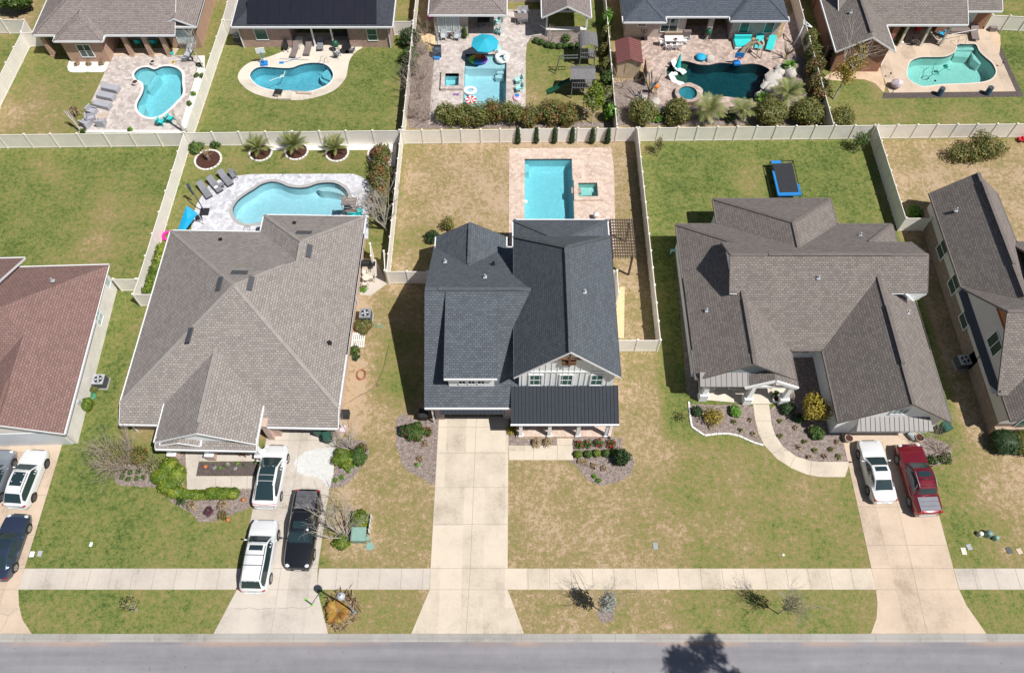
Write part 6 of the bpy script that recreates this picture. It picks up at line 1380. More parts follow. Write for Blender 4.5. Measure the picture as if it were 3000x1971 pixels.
# black grill and white cafe set
def grill(label, p, rz=0, m="black_metal"):
    root = thing("barbecue", label, "barbecue", (*p, .03), rz); mb = MB(); mb.box(-.35, .35, -.28, .28, .7, .95); mb.tube([(-.35, 0, .97), (.35, 0, .97)], .27, 12); mb.build("body", m, root)
    mb = MB(); mb.box(-.8, -.37, -.25, .25, .85, .88); mb.box(.37, .8, -.25, .25, .85, .88); mb.build("side_shelf", m, root)
    for a in (-.3, .3):
        for b in (-.22, .22): mb = MB(); mb.beam((a, b, 0), (a, b, .7), .04); mb.build("leg", m, root)
    return root
grill("dark covered grill beside the open gate of the taupe roofed house", G(1077, 790))
def chair(label, p, rz, m, group=None, s=.5, name="garden_chair", arms=True):
    root = thing(name, label, "chair", (*p, .03), rz, group); mb = MB(); mb.box(-s / 2, s / 2, -s / 2, s / 2, .38, .44); mb.build("seat", m, root)
    mb = MB(); mb.face([(-s / 2, s / 2, .42), (s / 2, s / 2, .42), (s / 2, s / 2 + .14, .92), (-s / 2, s / 2 + .14, .92)][::-1]); mb.beam((0, s / 2, .42), (0, s / 2 + .14, .92), s, .04, 0, (0, 1, 0)); mb.build("backrest", m, root)
    for a in (-1, 1):
        for b in (-1, 1): mb = MB(); mb.beam((a * s * .46, b * s * .46, 0), (a * s * .46, b * s * .46, .38), .04); mb.build("leg", m, root)
        if arms: mb = MB(); mb.box(a * s * .5 - .03, a * s * .5 + .03, -s * .5, s * .6, .6, .64); mb.beam((a * s * .5, -s * .45, .4), (a * s * .5, -s * .45, .6), .03); mb.build("armrest", m, root)
    return root
def table(label, p, rz, a, b, m, h=.73, round_=False, name="table", leg=None, z=.03, group=None):
    root = thing(name, label, "table", (*p, z), rz, group); mb = MB()
    if round_: mb.cyl(0, 0, h - .04, h, a / 2, 20)
    else: mb.box(-a / 2, a / 2, -b / 2, b / 2, h - .05, h)
    mb.build("tabletop", m, root)
    if round_:
        mb = MB(); mb.cyl(0, 0, .04, h - .04, .04, 8); mb.cyl(0, 0, 0, .04, a * .28, 12); mb.build("pedestal", leg or m, root)
    else:
        for i in (-1, 1):
            for j in (-1, 1): mb = MB(); mb.box(i * (a / 2 - .07) - .035, i * (a / 2 - .07) + .035, j * (b / 2 - .07) - .035, j * (b / 2 - .07) + .035, 0, h - .05); mb.build("leg", leg or m, root)
    return root
table("small round white cafe table in the side yard of the taupe roofed house", G(1077, 826), 0, .7, .7, "cream", round_=True)
chair("white garden chair above the small round cafe table", G(1072, 806), R(0), "cream", s=.42); chair("white garden chair below the small round cafe table", G(1074, 842), R(180), "cream", s=.42); chair("white garden chair right of the small round cafe table", G(1092, 822), R(-90), "cream", s=.42)
# ---- house 3 front ----
bush("large green rose bush left of the middle driveway", G(1218, 1272), .88, 1.1, "leaf_mid", 1500, .1, extra=[("flower_red", 36, .12)]); bush("small red rose bush right beside the large rose bush", G(1254, 1268), .42, .5, "leaf_mid", 240, .1, core=False, lo=.3, extra=[("flower_red", 34, .13)]); bush("dark red flowering shrub left of the large rose bush", G(1190, 1268), .6, .8, "leaf_dark", 500, .1, extra=[("flower_red", 26, .12)])
bush("small bright green plant in the mulch left of the middle driveway", G(1223, 1362), .2, .3, "leaf_bright", 60, .1, "plant", core=False, lo=.1, name="seedling")
tuft("left straw coloured grass clump between the porch and the front path", G(1571, 1299), .5, .6, "leaf_straw", 110); tuft("right straw coloured grass clump between the porch and the front path", G(1604, 1299), .5, .6, "leaf_straw", 110); tuft("yellowish grass clump at the corner of driveway and porch", G(1499, 1264), .5, .55, "leaf_yellow", 90)
for i, (px, py) in enumerate([(1695, 1306), (1722, 1304), (1756, 1302), (1791, 1303)]):
    bush(["first red rose bush right of the front path, nearest the path", "sparse second rose bush in the row along the black porch, with few flowers", "third red rose bush in the row along the black porch", "last red rose bush in the row, at the right porch corner"][i], G(px, py), .42, .6, "leaf_mid", 200, .1, group="rose bushes along the black porch", core=False, lo=.3, extra=[("flower_red", 8 if i == 1 else 36, .12)], name="rose_bush")
for i, (px, py) in enumerate([(1693, 1334), (1722, 1334), (1748, 1331), (1775, 1331), (1800, 1328)]):
    bush(["round clipped ball bush nearest the front path", "second round clipped ball bush from the front path", "middle one of five round clipped ball bushes", "fourth round clipped ball bush from the front path", "round clipped ball bush nearest the dark shrub"][i], G(px, py), 0, 0, "leaf_mid" if i % 2 else "leaf_lime", 420, .07, group="ball bushes in front of the black porch", blobs=[(0, 0, .27, .31, .31, .29)], f=.92, name="ball_bush")
bush("dark upright evergreen shrub at the right end of the front bed", G(1818, 1350), .75, 1.6, "leaf_dark", 1300, .11, lo=.35, f=.6)
for px, py, l in [(1741, 1396, "upper one of two small bright plants in the lower mulch bed"), (1753, 1409, "lower one of two small bright plants in the lower mulch bed")]: bush(l, G(px, py), .25, .25, "leaf_bright", 90, .09, "plant", core=False, lo=.1, name="seedling")
SD4 = [(1714, 1356), (1738, 1365), (1700, 1350), (1246, 1300), (1230, 1345), (1770, 1372)]
for i, (px, py) in enumerate(SD4): bush(ords(SD4, "brown dried plant in the beds of the slate roofed house")[i], G(px, py), .32, .28, "leaf_straw", 110, .09, "plant", "dried plants in the middle beds", "dry_plant", core=False, lo=.1)
# ---- house 4 front ----
bush("yellow green airy shrub in the curved bed", G(2085, 1230), .95, 1.3, "leaf_yellow", 750, .1, core=False, lo=.15); bush("dark green bush at the left end of the curved bed", G(2040, 1210), .5, .7, "leaf_dark", 450, .1); bush("bright green low bush left of the winding path", G(2152, 1208), .55, .6, "leaf_bright", 500, .11)
bush("thin airy shrub outside the left end of the curved bed", G(1996, 1226), .6, 1.2, "leaf_olive", 120, .1, core=False, lo=.1); tuft("small dry grass clump in the curved bed", G(2082, 1252), .3, .3)
bush("yellow leaved small tree beside the garage wall", G(2372, 1222), 1.3, 1.5, "leaf_yellow", 1800, .13, "tree", core=False, lo=.3, z0=1.0, name="yellow_tree"); bush("dark green bush right of the porch steps", G(2303, 1200), .7, .8, "leaf_dark", 800, .11); bush("green bush under the yellow leaved tree", G(2338, 1228), .5, .5, "leaf_dark", 350, .11); bush("green shrub at the lower end of the garage wall bed", G(2388, 1272), .7, .7, "leaf_mid", 600, .12)
SD5 = [(2357, 1296), (2339, 1312), (2386, 1320), (2370, 1340), (2433, 1318), (2415, 1338), (2456, 1338), (2452, 1296), (2150, 1238), (2199, 1232), (2170, 1262), (2207, 1272), (2285, 1236), (2330, 1254), (2285, 1278)]
for i, (px, py) in enumerate(SD5):
    tuft(ords([q for q in SD5 if q[0] < 2245], "spiky plant in the bed left of the winding path")[[q for q in SD5 if q[0] < 2245].index((px, py))] if px < 2245 else ["upper ", "lower "][py > 1308] + ords([q for q in SD5 if q[0] > 2245 and (q[1] > 1308) == (py > 1308)], "spiky plant in the bed right of the winding path")[[q for q in SD5 if q[0] > 2245 and (q[1] > 1308) == (py > 1308)].index((px, py))], G(px, py), .32, .3, "leaf_straw" if i % 2 else "leaf_olive", 34, "plant", "spiky_plant", "spiky plants in the winding path beds")
tuft("potted palm lily on the porch right of the steps", G(2270, 1160), .45, .8, "leaf_mid", 60, "plant", "potted_plant")
def pot(label, p, r, h, m, soil="mulch_dark", plant=None, z=.03):
    root = thing("flower_pot", label, "pot", (*p, z)); mb = MB(); mb.cyl(0, 0, 0, h, r * .7, 16, 0, r); mb.torus((0, 0, h), r * .95, .035, 18, 6); mb.build("pot", m, root); mb = MB(); mb.cyl(0, 0, h, h + .01, r * .88, 14); mb.build("soil", soil, root)
    if plant: V, U = leafset([(0, 0, h + .2, r, r, .28)], 90, .12, .1); quads("foliage", V, U, plant, root)
    return root
pot("round clay pot at the top left corner of the peach driveway", G(2481, 1290), .32, .45, "clay_pale"); pot("round clay pot in front of the red pickup by the awning", G(2687, 1288), .34, .45, "clay_pale"); pot("white pot on the porch column base left of the steps", G(2196, 1176), .18, .3, "white_paint", z=.06); pot("white pot under the potted palm lily", G(2270, 1175), .28, .4, "white_paint", z=.06)
boxy("storage_box", "grey box beside the garage door near the clay pot", "box", G(2668, 1281), (.4, .6, .4), "grey_metal", R(30))
bare("leafless shrub in the bed right of the red pickup", G(2746, 1322), 9, 1.9, (.1, .25), 3, .03, "twig", seed=31, fan=.9); bush("green shrub with white flowers right of the red pickup", G(2768, 1345), .65, .5, "leaf_mid", 420, .1, core=False, lo=.2, extra=[("flower_cream", 14, .1)]); bush("low green shrub beside the rear door of the red pickup", G(2730, 1350), .5, .4, "leaf_mid", 260, .1, core=False, lo=.2)
for px, py, l in [(2930, 1305, "left round clipped grey green bush in front of the stone house"), (2985, 1308, "right round clipped grey green bush at the right edge")]: bush(l, G(px, py), 0, 0, "leaf_olive" if px > 2950 else "leaf_dark", 2600, .08, group="round bushes before the stone house", blobs=[(0, 0, .75, 1.12, 1.05, .8)], f=.93)
bush("low hedge between the two round bushes and the stone wall", G(2990, 1272), .9, .6, "leaf_dark", 700, .1)
chair("brown wooden chair on the tapered column porch", G(2258, 1130), R(40), "brown_wood"); chair("pale rocking chair at the left of the tapered column porch", G(2080, 1140), R(20), "coping_pale", "pale porch chairs"); chair("pale rocking chair nearer the middle column of the porch", G(2140, 1140), R(-15), "coping_pale", "pale porch chairs")
chair("white rocking chair at the right end of the black roofed porch", G(1788, 1245), R(10), "white_paint"); chair("brown chair beside the right column of the taupe roofed house porch", G(716, 1330), R(80), "brown_wood")
mb = MB(); mb.box(-.35, .35, -.12, .12, .42, .46); mb.box(-.33, -.28, -.1, .1, 0, .42); mb.box(.28, .33, -.1, .1, 0, .42); tag(mb.build("garden_bench", "mint", None, (*G(1974, 742), 0)), "small turquoise bench in the shade at the left wall of the courtyard house", "bench")
mb = MB(); mb.box(-.08, .1, -.25, .25, 1.0, 1.7); mb.box(-.08, .08, .35, .6, .8, 1.3); mb.tube([(0, .1, 1.0), (-.1, .3, .3), (-.6, .5, .1)], .025, 6); tag(mb.build("meter_box", "light_metal", None, (*TG(2400, 800, [(1870, 1390)])[0], 0)), "pale electric meter boxes on the stone side wall", "meter box")
# ---- verge ----
bare("small young tree with yellow green leaves on the left verge", G(402, 1790), 4, 1.7, (-.3, .25), 2, .025, "bark_pale", seed=41, fan=.5, cat="tree", name="young_tree", leaves=("leaf_olive", 130, .13, [(-.35, .3, .8, .7, .5, .5)]))
bare("silvery young tree on the verge right of the middle driveway", G(1765, 1793), 8, 2.7, (.03, .03), 4, .026, "bark_pale", seed=43, fan=.28, cat="tree", name="young_tree", trunk=1.3, leaves=("leaf_silver", 800, .11, [(.05, .05, 2.6, .6, .6, 1.1), (.1, .1, 3.3, .5, .5, .9)]))
bare("thin leafless young tree on the verge between the two right driveways", G(2280, 1797), 9, 2.9, (.03, .03), 4, .028, "bark_pale", seed=47, fan=.3, cat="tree", name="young_tree", trunk=1.3, leaves=("leaf_olive", 380, .09, [(.05, .05, 2.6, .6, .6, 1.1), (.1, .1, 3.4, .5, .5, .9)]))
for px, py in ((1768, 1805), (2283, 1812)): pass
bed([(G(1775, 1800)[0] + .6 * math.cos(a), G(1775, 1800)[1] + .5 * math.sin(a)) for a in np.linspace(0, 5.7, 10)], "mulch_grey", .006)
root = palm("sprawling yellow and orange dried palm beside the street lamp", G(992, 1792), .2, 1.05, 44, "leaf_orange", name="dried_palm", droop=1.3, low=-.05, up=.7, width=.2)
V, U = leafset([(.25, .1, .1, 1.1, 1.3, .12)], 420, .22, .2, 4); quads("dead_fronds", V, U, "leaf_straw", root)
root = thing("street_lamp", "grey street lamp with round globe head on the verge", "street lamp", (*G(1040, 1794), 0))
mb = MB(); mb.cyl(0, 0, 0, .9, .1, 12, 0, .08); mb.cyl(0, 0, .9, 4.9, .06, 12, 0, .045); mb.build("pole", "grey_metal", root); mb = MB(); mb.cyl(0, 0, 0, .25, .17, 12, 0, .12); mb.build("base", "grey_metal", root)
mb = MB(); mb.ball((0, 0, 5.25), .27, .27, .33, 16, 10); mb.build("globe", "light_metal", root); mb = MB(); mb.cyl(0, 0, 4.85, 5.0, .1, 12, 0, .16); mb.cyl(0, 0, 5.5, 5.58, .14, 12, 0, .05); mb.build("fitter", "dark_grey", root)
root = thing("kick_scooter", "kick scooter with green wheels lying on the driveway by the verge", "scooter", (*G(905, 1762), .03))
a_ = Vector((*G(896, 1757), 0)) - Vector((*G(905, 1762), 0)); b_ = Vector((*G(915, 1771), 0)) - Vector((*G(905, 1762), 0)); c_ = Vector((*G(936, 1740), 0)) - Vector((*G(905, 1762), 0))
mb = MB(); mb.beam(a_ + Vector((0, 0, .08)), b_ + Vector((0, 0, .08)), .1, .03); mb.build("deck", "dark_grey", root); mb = MB(); mb.tube([b_ + Vector((0, 0, .08)), c_ + Vector((0, 0, .12))], .022, 6); mb.build("stem", "grey_metal", root)
mb = MB(); d_ = (c_ - b_).normalized(); n_ = Vector((-d_.y, d_.x, 0)) * .22; mb.tube([c_ + n_ + Vector((0, 0, .12)), c_ - n_ + Vector((0, 0, .12))], .02, 6); mb.build("handlebar", "black_plastic", root)
for q in (a_, b_): mb = MB(); mb.cyl(q.x, q.y, .02, .07, .1, 14); mb.build("wheel", "green_bright", root)
# tree across the road whose shadow falls on the asphalt
root = thing("pine_tree", "tall loose crowned pine across the road, casting the tree shadow on the asphalt", "tree", (25.5, .3, 0))
bl = []
for tx, ty, z, r_ in [(1095, 1150, 24, .5), (1030, 1200, 23.4, .65), (920, 1250, 23, .7), (1060, 1310, 22.5, .9), (1170, 1250, 22.8, .65), (1250, 1400, 21.6, .55), (720, 1350, 22, .8), (800, 1400, 21.4, .9), (690, 1440, 21, .8), (900, 1430, 21, .8), (1090, 1430, 20.6, .8), (720, 1550, 20, .9), (880, 1570, 19.6, .8), (980, 1540, 19.8, .6), (1400, 1590, 18.8, .6), (800, 1750, 18.4, 1.0), (1000, 1700, 18.2, .9), (1250, 1750, 17.8, .9), (1500, 1800, 17, .9), (900, 1900, 16.6, 1.0), (1350, 1900, 16, 1.0)]:
    x, y = TG(1800, 1571, [(tx, ty)])[0]; bl.append((x + .53 * z - 25.5, y - .31 * z - .3, z, r_ * .92, r_ * .8, .35))
mb = MB(); mb.tube([(0, 0, 0), (.2, .1, 8), (-.2, .3, 15), (-.3, 1.0, 23.4)], .26, 9, 0, .06)
for q in bl: mb.tube([(-.25, .6, q[2] - 1.6), ((q[0] - .25) / 2, q[1] / 2 + .3, q[2] - .7), (q[0], q[1], q[2])], .05, 5, 0, .03)
mb.build("trunk", "bark", root); V, U = leafset(bl, 4800, .17, .1); quads("foliage", V, U, "leaf_dark", root)

# ---------------- gardens behind the houses ----------------
def lounger(label, p, rz, m="grey_fabric", fm="black_metal", L=1.9, W=.62, h=.33, up=.45, group=None, covered=False):
    """head at +y"""
    root = thing("sun_lounger", label, "sun lounger", (*p, .03), rz, group)
    if covered:
        mb = MB(); mb.box(-W / 2, W / 2, -L / 2, L / 2, .06, h + .12); mb.box(-W / 2 + .04, W / 2 - .04, -L / 2 + .05, L / 2 - .05, h + .12, h + .15); mb.build("cover", m, root); return root
    mb = MB(); mb.box(-W / 2, W / 2, -L / 2, L * .12, h, h + .05); mb.build("seat", m, root)
    mb = MB(); mb.beam((0, L * .12, h + .03), (0, L / 2 - .06, h + up), W, .05, 0, (0, -1, 1)); mb.build("backrest", m, root)
    mb = MB()
    for s in (-1, 1): mb.beam((s * W * .5, -L / 2, h - .02), (s * W * .5, L / 2 - .1, h - .02), .035)
    mb.beam((-W * .5, -L / 2, h - .02), (W * .5, -L / 2, h - .02), .035); mb.build("frame", fm, root)
    for a in (-1, 1):
        for b in (-.42, .32): mb = MB(); mb.beam((a * W * .46, b * L, 0), (a * W * .46, b * L, h), .035); mb.build("leg", fm, root)
    return root
def face_to(p, q): return math.atan2(q[1] - p[1], q[0] - p[0]) - math.pi / 2
# house 2 pool
for a, b, l in [(G(652, 540), G(625, 557), 0), (G(640, 530), G(0, 0), 0)][:0]: pass
for (hx, hy), (fx, fy), l in [((649, 513), (680, 549), "dark grey lounger in the row by the free form pool, furthest from the fence corner"), ((618, 532), (650, 568), "dark grey lounger with a white towel, middle of the row by the free form pool"), ((594, 552), (614, 580), "dark grey lounger at the left end of the row by the free form pool")]:
    a, b = G(hx, hy), G(fx, fy); lounger(l, ((a[0] + b[0]) / 2, (a[1] + b[1]) / 2), face_to(b, a), group="dark loungers by the free form pool", up=.5)
mb = MB(); mb.box(-.16, .16, -.12, .12, 0, .04); tag(mb.build("towel", "white_paint", None, (*G(637, 557), .42), R(30)), "small white towel on the middle dark lounger", "towel")
chair("dark folding chair at the end of the lounger row by the free form pool", G(688, 522), R(35), "grey_fabric"); table("tiny side table between two dark loungers", G(653, 548), 0, .4, .4, "grey_fabric", .4)
def canopy(label, p, a, b, m, h=2.1, z=.03, rz=0, leg="tan_plastic"):
    root = thing("canopy", label, "canopy", (*p, z), rz); mb = MB(); mb.box(-a / 2, a / 2, -b / 2, b / 2, h, h + .05); mb.build("roof", m, root)
    for i in (-1, 1):
        for j in (-1, 1): mb = MB(); mb.beam((i * a * .45, j * b * .45, 0), (i * a * .48, j * b * .45, h), .05); mb.build("leg", leg, root)
    mb = MB(); mb.box(-a * .42, a * .42, -b * .45, b * .3, .38, .46); mb.build("seat", m, root); return root
canopy("brown swing seat with flat canopy at the right end of the free form pool", G(1031, 622), 1.35, .85, "lounge_brown", 1.5)
root = thing("shade_sail", "bright blue shade sail stretched beside the free form pool deck", "shade sail", (*G(548, 660), 0)); o_ = G(548, 660)
def rel(px, py, z, o=o_): q = G(px, py, z); return (q[0] - o[0], q[1] - o[1], z)
mb = MB(); A_, B_, C_, D_ = rel(546, 603, 2.2), rel(580, 625, 1.6), rel(534, 686, 1.3), rel(516, 686, 1.9); E_ = rel(548, 640, 1.5)
for t in ((A_, B_, E_), (E_, B_, C_), (A_, E_, D_), (E_, C_, D_)):
    mb.face(t if (Vector(t[1]) - Vector(t[0])).cross(Vector(t[2]) - Vector(t[0])).z > 0 else t[::-1])
mb.build("cloth", "blue_cloth", root)
for q in (A_, B_): mb = MB(); mb.beam((q[0], q[1], 0), q, .05); mb.build("pole", "light_metal", root)
root = thing("cantilever_umbrella", "closed dark cantilever umbrella on the left end of the white paver deck", "umbrella", (*G(600, 622), .03)); mb = MB(); mb.box(-.4, .4, -.4, .4, 0, .1); mb.build("base", "black_plastic", root); mb = MB(); mb.tube([(0, 0, .1), (-.1, .1, 1.4), (-.5, .6, 2.3), (-.9, 1.1, 2.4)], .05, 8); mb.build("arm", "navy_shade", root); mb = MB(); mb.tube([(-.9, 1.1, 2.5), (-.85, 1.05, 1.2)], .16, 8, 0, .06); mb.build("canopy", "navy_shade", root)
boxy("fire_pit", "small grey box fire pit on the left end of the white paver deck", "fire pit", G(586, 643), (.5, .5, .35), "grey_metal", R(20), .03, "black_plastic")
def ring(label, p, r, t, m, z=.03, name="pool_ring", cat="float", sx=1, sy=1, mats=None, seg=None):
    mb = MB(); mb.torus((0, 0, t), r, t, 24, 8, 0, sx, sy, seg=seg); return tag(mb.build(name, mats or m, None, (*p, z)), label, cat)
ring("bright pink swim ring at the corner of the taupe roofed house", G(494, 694), .42, .14, "pink")
mb = MB(); mb.tube([(x, y, .05) for x, y in [(math.cos(a) * .3, math.sin(a) * .3) for a in np.linspace(0, 6.28, 14)]], .02, 5, caps=False); tag(mb.build("hose_coil", "cable", None, (*G(724, 672), .03)), "thin coiled hose beside the pool steps of the free form pool", "hose")
mb = MB(); mb.box(-.6, .6, -.45, .45, 0, .4); tag(mb.build("storage_chest", "turquoise", None, (*G(1040, 628), .03), R(-12)), "turquoise deck box behind the swing seat", "box")
root = palm("bare looking multi trunk palm in the leftmost stone ring", G(612, 468), .5, .9, 7, "leaf_straw", group=None, droop=.3, low=.5, up=1.3, width=.1)
for k, (px, py) in enumerate([(763, 446), (867, 441), (985, 446)]):
    palm(["small palm in a stone ring, left of three", "small palm in a stone ring, middle of three", "small palm in a stone ring, right of three"][k], G(px, py), (.5, .65, .55)[k], (1.7, 1.8, 1.6)[k], (22, 27, 24)[k], "leaf_palm", group="three small palms along the back fence", droop=.45, low=.15, up=1.35, width=.17)
bare("dead palm stump with a few stalks in the right stone ring", G(1112, 450), 4, 1.6, (-.15, .1), 0, .06, "bark_pale", seed=52, fan=.35, cat="tree", name="dead_stump")
bush("leafy green bush in the corner left of the small palms", G(635, 427), .6, .8, "leaf_mid", 420, .18, core=False, lo=.1); bush("broad leaved plants at the fence corner by the leftmost ring", G(577, 436), .9, .7, "leaf_mid", 460, .26, core=False, lo=.1)
bush("narrow lime green conifer hedge along the fence beside the taupe roofed house", (-30.45, 38.8), 0, 0, "leaf_lime", 3600, .1, "hedge", name="conifer_hedge", blobs=[(.1 * (k % 2), -1.7 + k * 1.0, .95 + .12 * (k % 2), .75 - .06 * k, .85, 1.0) for k in range(5)], f=.88)
bl = [(0, y, 1.2 + .3 * (k % 2), .95, 1.2, 1.1) for k, y in enumerate((-1.6, .2, 1.8, 3.1))]
bush("long rusty green hedge leaning on the fence right of the free form pool", G(1118, 560), 0, 0, "leaf_rust", 4200, .14, "hedge", blobs=bl, core=False, lo=.2)
bare("tall pale leafless tree by the fence below the long rusty hedge", G(1133, 676), 6, 4.4, (-.28, .2), 4, .07, "bark_pale", seed=61, fan=.45, cat="tree", name="bare_tree", trunk=.5)
bush("green vines at the foot of the leafless tree by the fence", G(1120, 650), .6, 1.0, "leaf_mid", 600, .13, core=False, lo=.2)
# house 3 garden
for k, (tx, ty) in enumerate([(1240, 78), (1450, 72), (1657, 74), (1857, 72), (2085, 77), (2262, 77)]):
    bush(["small columnar cypress at the left end of the row of six", "second columnar cypress from the left end of the row", "third columnar cypress from the left end of the row", "fourth columnar cypress from the left, above the pool deck", "fifth columnar cypress, second from the right end", "small columnar cypress at the right end of the row of six"][k], TG(1200, 400, [(tx, ty)])[0], 0, 0, "leaf_dark", 700, .08, "cypress", "row of small columnar cypresses along the back fence", "cypress", blobs=[(0, 0, z, .3 - .05 * j, .3 - .05 * j, .5) for j, z in enumerate((.45, 1.05, 1.6))], f=.9)
bush("orange tinged young shrub behind the slate roofed house", G(1315, 668), .75, 1.3, "leaf_olive", 700, .11, core=False, lo=.2, extra=[("leaf_orange", 60, .12)]); bush("dark shrub in front of the orange tinged shrub", G(1268, 704), .75, 1.2, "leaf_dark", 750, .12, core=False, lo=.15)
mb = MB(); mb.cyl(0, 0, 0, .35, .06, 8); mb.ball((0, 0, .55), .28, .28, .25, 12, 8, 0, .12); tag(mb.build("garden_ornament", "float_white", None, (*G(1745, 641), .03)), "white knobbly ball ornament on the pink paver deck", "ornament")
mb = MB(); mb.torus((0, 0, .06), .14, .05, 16, 6); mb.cyl(0, 0, .02, .1, .08, 10); mb.beam((-.1, 0, .1), (-.35, .05, .14), .05); tag(mb.build("pool_skimmer", "float_white", None, (*G(1540, 590), -.08)), "small white floating skimmer at the left edge of the rectangular pool", "pool float")
mb = MB(); mb.box(-.42, .5, -.35, .35, -.08, .085); tag(mb.build("spillway", "brick_purple", None, (*TG(1200, 400, [(1903, 622)])[0], .0)), "dark stone spillway between the square spa and the rectangular pool", "spillway")
# trampoline
root = thing("trampoline", "rectangular trampoline with black mat and torn blue padding on the lawn", "trampoline", (*G(2306, 540), 0)); o_ = G(2306, 540); hz = .85
cs_ = [TG(1800, 400, [q], hz)[0] for q in [(1812, 312), (2035, 305), (2112, 640), (1890, 645)]]; cs_ = [Vector((a - o_[0], b - o_[1], hz)) for a, b in cs_]
mb = MB(); mb.face(cs_[::-1]); mb.face([c - Vector((0, 0, .02)) for c in cs_]); mb.build("mat", "mat_black", root)
ctr = sum(cs_, Vector()) / 4; oc = [ctr + (c - ctr) * 1.17 for c in cs_]
mb = MB()
for i in range(4): mb.tube([oc[i], oc[(i + 1) % 4]], .035, 8)
mb.build("frame", "black_metal", root)
for i, (t0, t1) in {3: (.0, .72), 1: (.7, 1.0), 0: (.0, .45), 2: (.0, 1.0)}.items():
    a, b = oc[i], oc[(i + 1) % 4]; c, d = cs_[i], cs_[(i + 1) % 4]; mb = MB(); z = Vector((0, 0, .04))
    f = [a.lerp(b, t0) + z, a.lerp(b, t1) + z, c.lerp(d, t1) + z * .5, c.lerp(d, t0) + z * .5]; mb.face(f if (f[1] - f[0]).cross(f[2] - f[0]).z > 0 else f[::-1]); mb.beam((a.lerp(b, t0)) - z, (a.lerp(b, t1)) - z, .08, .14); mb.build("padding", "blue_plastic", root)
for i in range(4):
    a, b = oc[i], oc[(i + 1) % 4]; mb = MB()
    for k in range(18): t = (k + .5) / 18; mb.tube([a.lerp(b, t), cs_[i].lerp(cs_[(i + 1) % 4], t)], .012, 4, caps=False)
    mb.build("spring", "chrome", root)
for c in oc: mb = MB(); mb.tube([c, Vector((c.x, c.y, 0))], .03, 6); mb.build("leg", "black_metal", root)
bare("young reddish tree at the upper left corner of the trampoline lawn", G(1924, 458), 4, 2.1, (.03, .25), 2, .025, "bark", seed=71, fan=.3, cat="tree", name="young_tree", leaves=("leaf_rust", 260, .12, [(.1, .5, 1.1, .4, .5, .8)]))
bare("young olive green tree at the upper right corner of the trampoline lawn", G(2502, 448), 4, 2.2, (.1, .15), 2, .03, "bark", seed=72, fan=.4, cat="tree", name="young_tree", leaves=("leaf_mid", 480, .13, [(.3, .5, 1.3, .8, .7, .8)]))
bush("wide rusty green shrub on the dry lawn at the upper right", G(2848, 462), 0, 0, "leaf_olive", 4200, .13, blobs=[(-1.6, -.1, .8, 1.2, 1.0, .8), (-.3, -.2, .9, 1.3, 1.0, .9), (1.0, .2, 1.2, 1.3, 1.1, 1.1), (.3, .9, 1.4, .9, .9, 1.0), (2.2, .3, .9, .9, .8, .7)], core=False, lo=.25, extra=[("leaf_rust", 700, .13)])
bush("bright green shrub in the fence corner by the far right house", G(2672, 632), .8, 1.1, "leaf_bright", 700, .2, core=False, lo=.2)
root = thing("toy_car", "red toy ride on car by the back fence at the right edge", "toy", (*G(2992, 413), 0)); mb = MB(); mb.box(-.4, .4, -.22, .22, .15, .35); mb.box(-.1, .3, -.18, .18, .35, .5); mb.build("body", "red", root)
for a in (-.28, .28):
    for b in (-.24, .24): mb = MB(); mb.tube([(a, b - .04, .12), (a, b + .04, .12)], .12, 10); mb.build("wheel", "black_plastic", root)
# ---- back row garden 1 ----
for tx, ty, l in [(1265, 1000, "top covered grey lounger in the column beside the kidney pool"), (1210, 1090, "middle covered grey lounger in the column beside the kidney pool"), (1170, 1190, "bottom covered grey lounger in the column beside the kidney pool")]:
    lounger(l, TG(0, 0, [(tx, ty)], .4)[0], R(74), "lounge_cover", L=1.75, W=.75, covered=True, group="covered loungers beside the kidney pool")
for k, (tx, ty, a) in enumerate([(1055, 1275, 70), (1040, 1360, 110), (985, 1420, 150), (1160, 1410, 180)]):
    root = thing("wicker_armchair", ["grey wicker armchair above the square fire pit", "grey wicker armchair left of the square fire pit", "grey wicker armchair nearest the lawn and the palm trunk", "grey wicker armchair below the square fire pit"][k], "armchair", (*TG(0, 0, [(tx, ty)], .3)[0], .03), R(a), "wicker armchairs round the fire pit")
    mb = MB(); mb.box(-.4, .4, -.38, .38, 0, .4); mb.build("seat", "lounge_cover", root); mb = MB(); mb.box(-.4, .4, .24, .4, .4, .85); mb.build("backrest", "lounge_cover", root)
    for s in (-1, 1): mb = MB(); mb.box(s * .34 - .06, s * .34 + .06, -.38, .24, .4, .6); mb.build("armrest", "lounge_cover", root)
boxy("fire_pit", "square pale fire pit between the wicker armchairs", "fire pit", TG(0, 0, [(1175, 1335)], .3)[0], (.9, .8, .35), "coping_pale", 0, .03, "clay_pale")
def adirondack(label, p, rz, m, group=None):
    root = thing("adirondack_chair", label, "chair", (*p, .03), rz, group); mb = MB()
    for k in range(5): mb.beam((-.22 + k * .11, -.3, .36), (-.22 + k * .11, .2, .24), .095, .025)
    mb.build("seat", m, root); mb = MB()
    for k in range(5): x = -.22 + k * .11; mb.beam((x, .18, .26), (x * 1.25, .52, .95 - abs(k - 2) * .05), .1, .025, 0, (0, -1, 1))
    mb.build("backrest", m, root)
    for s in (-1, 1): mb = MB(); mb.box(s * .34 - .07, s * .34 + .07, -.35, .3, .54, .57); mb.build("armrest", m, root); mb = MB(); mb.box(s * .34 - .04, s * .34 + .04, -.3, -.22, 0, .54); mb.build("leg", m, root); mb = MB(); mb.box(s * .34 - .04, s * .34 + .04, .2, .28, 0, .54); mb.build("leg", m, root)
    return root
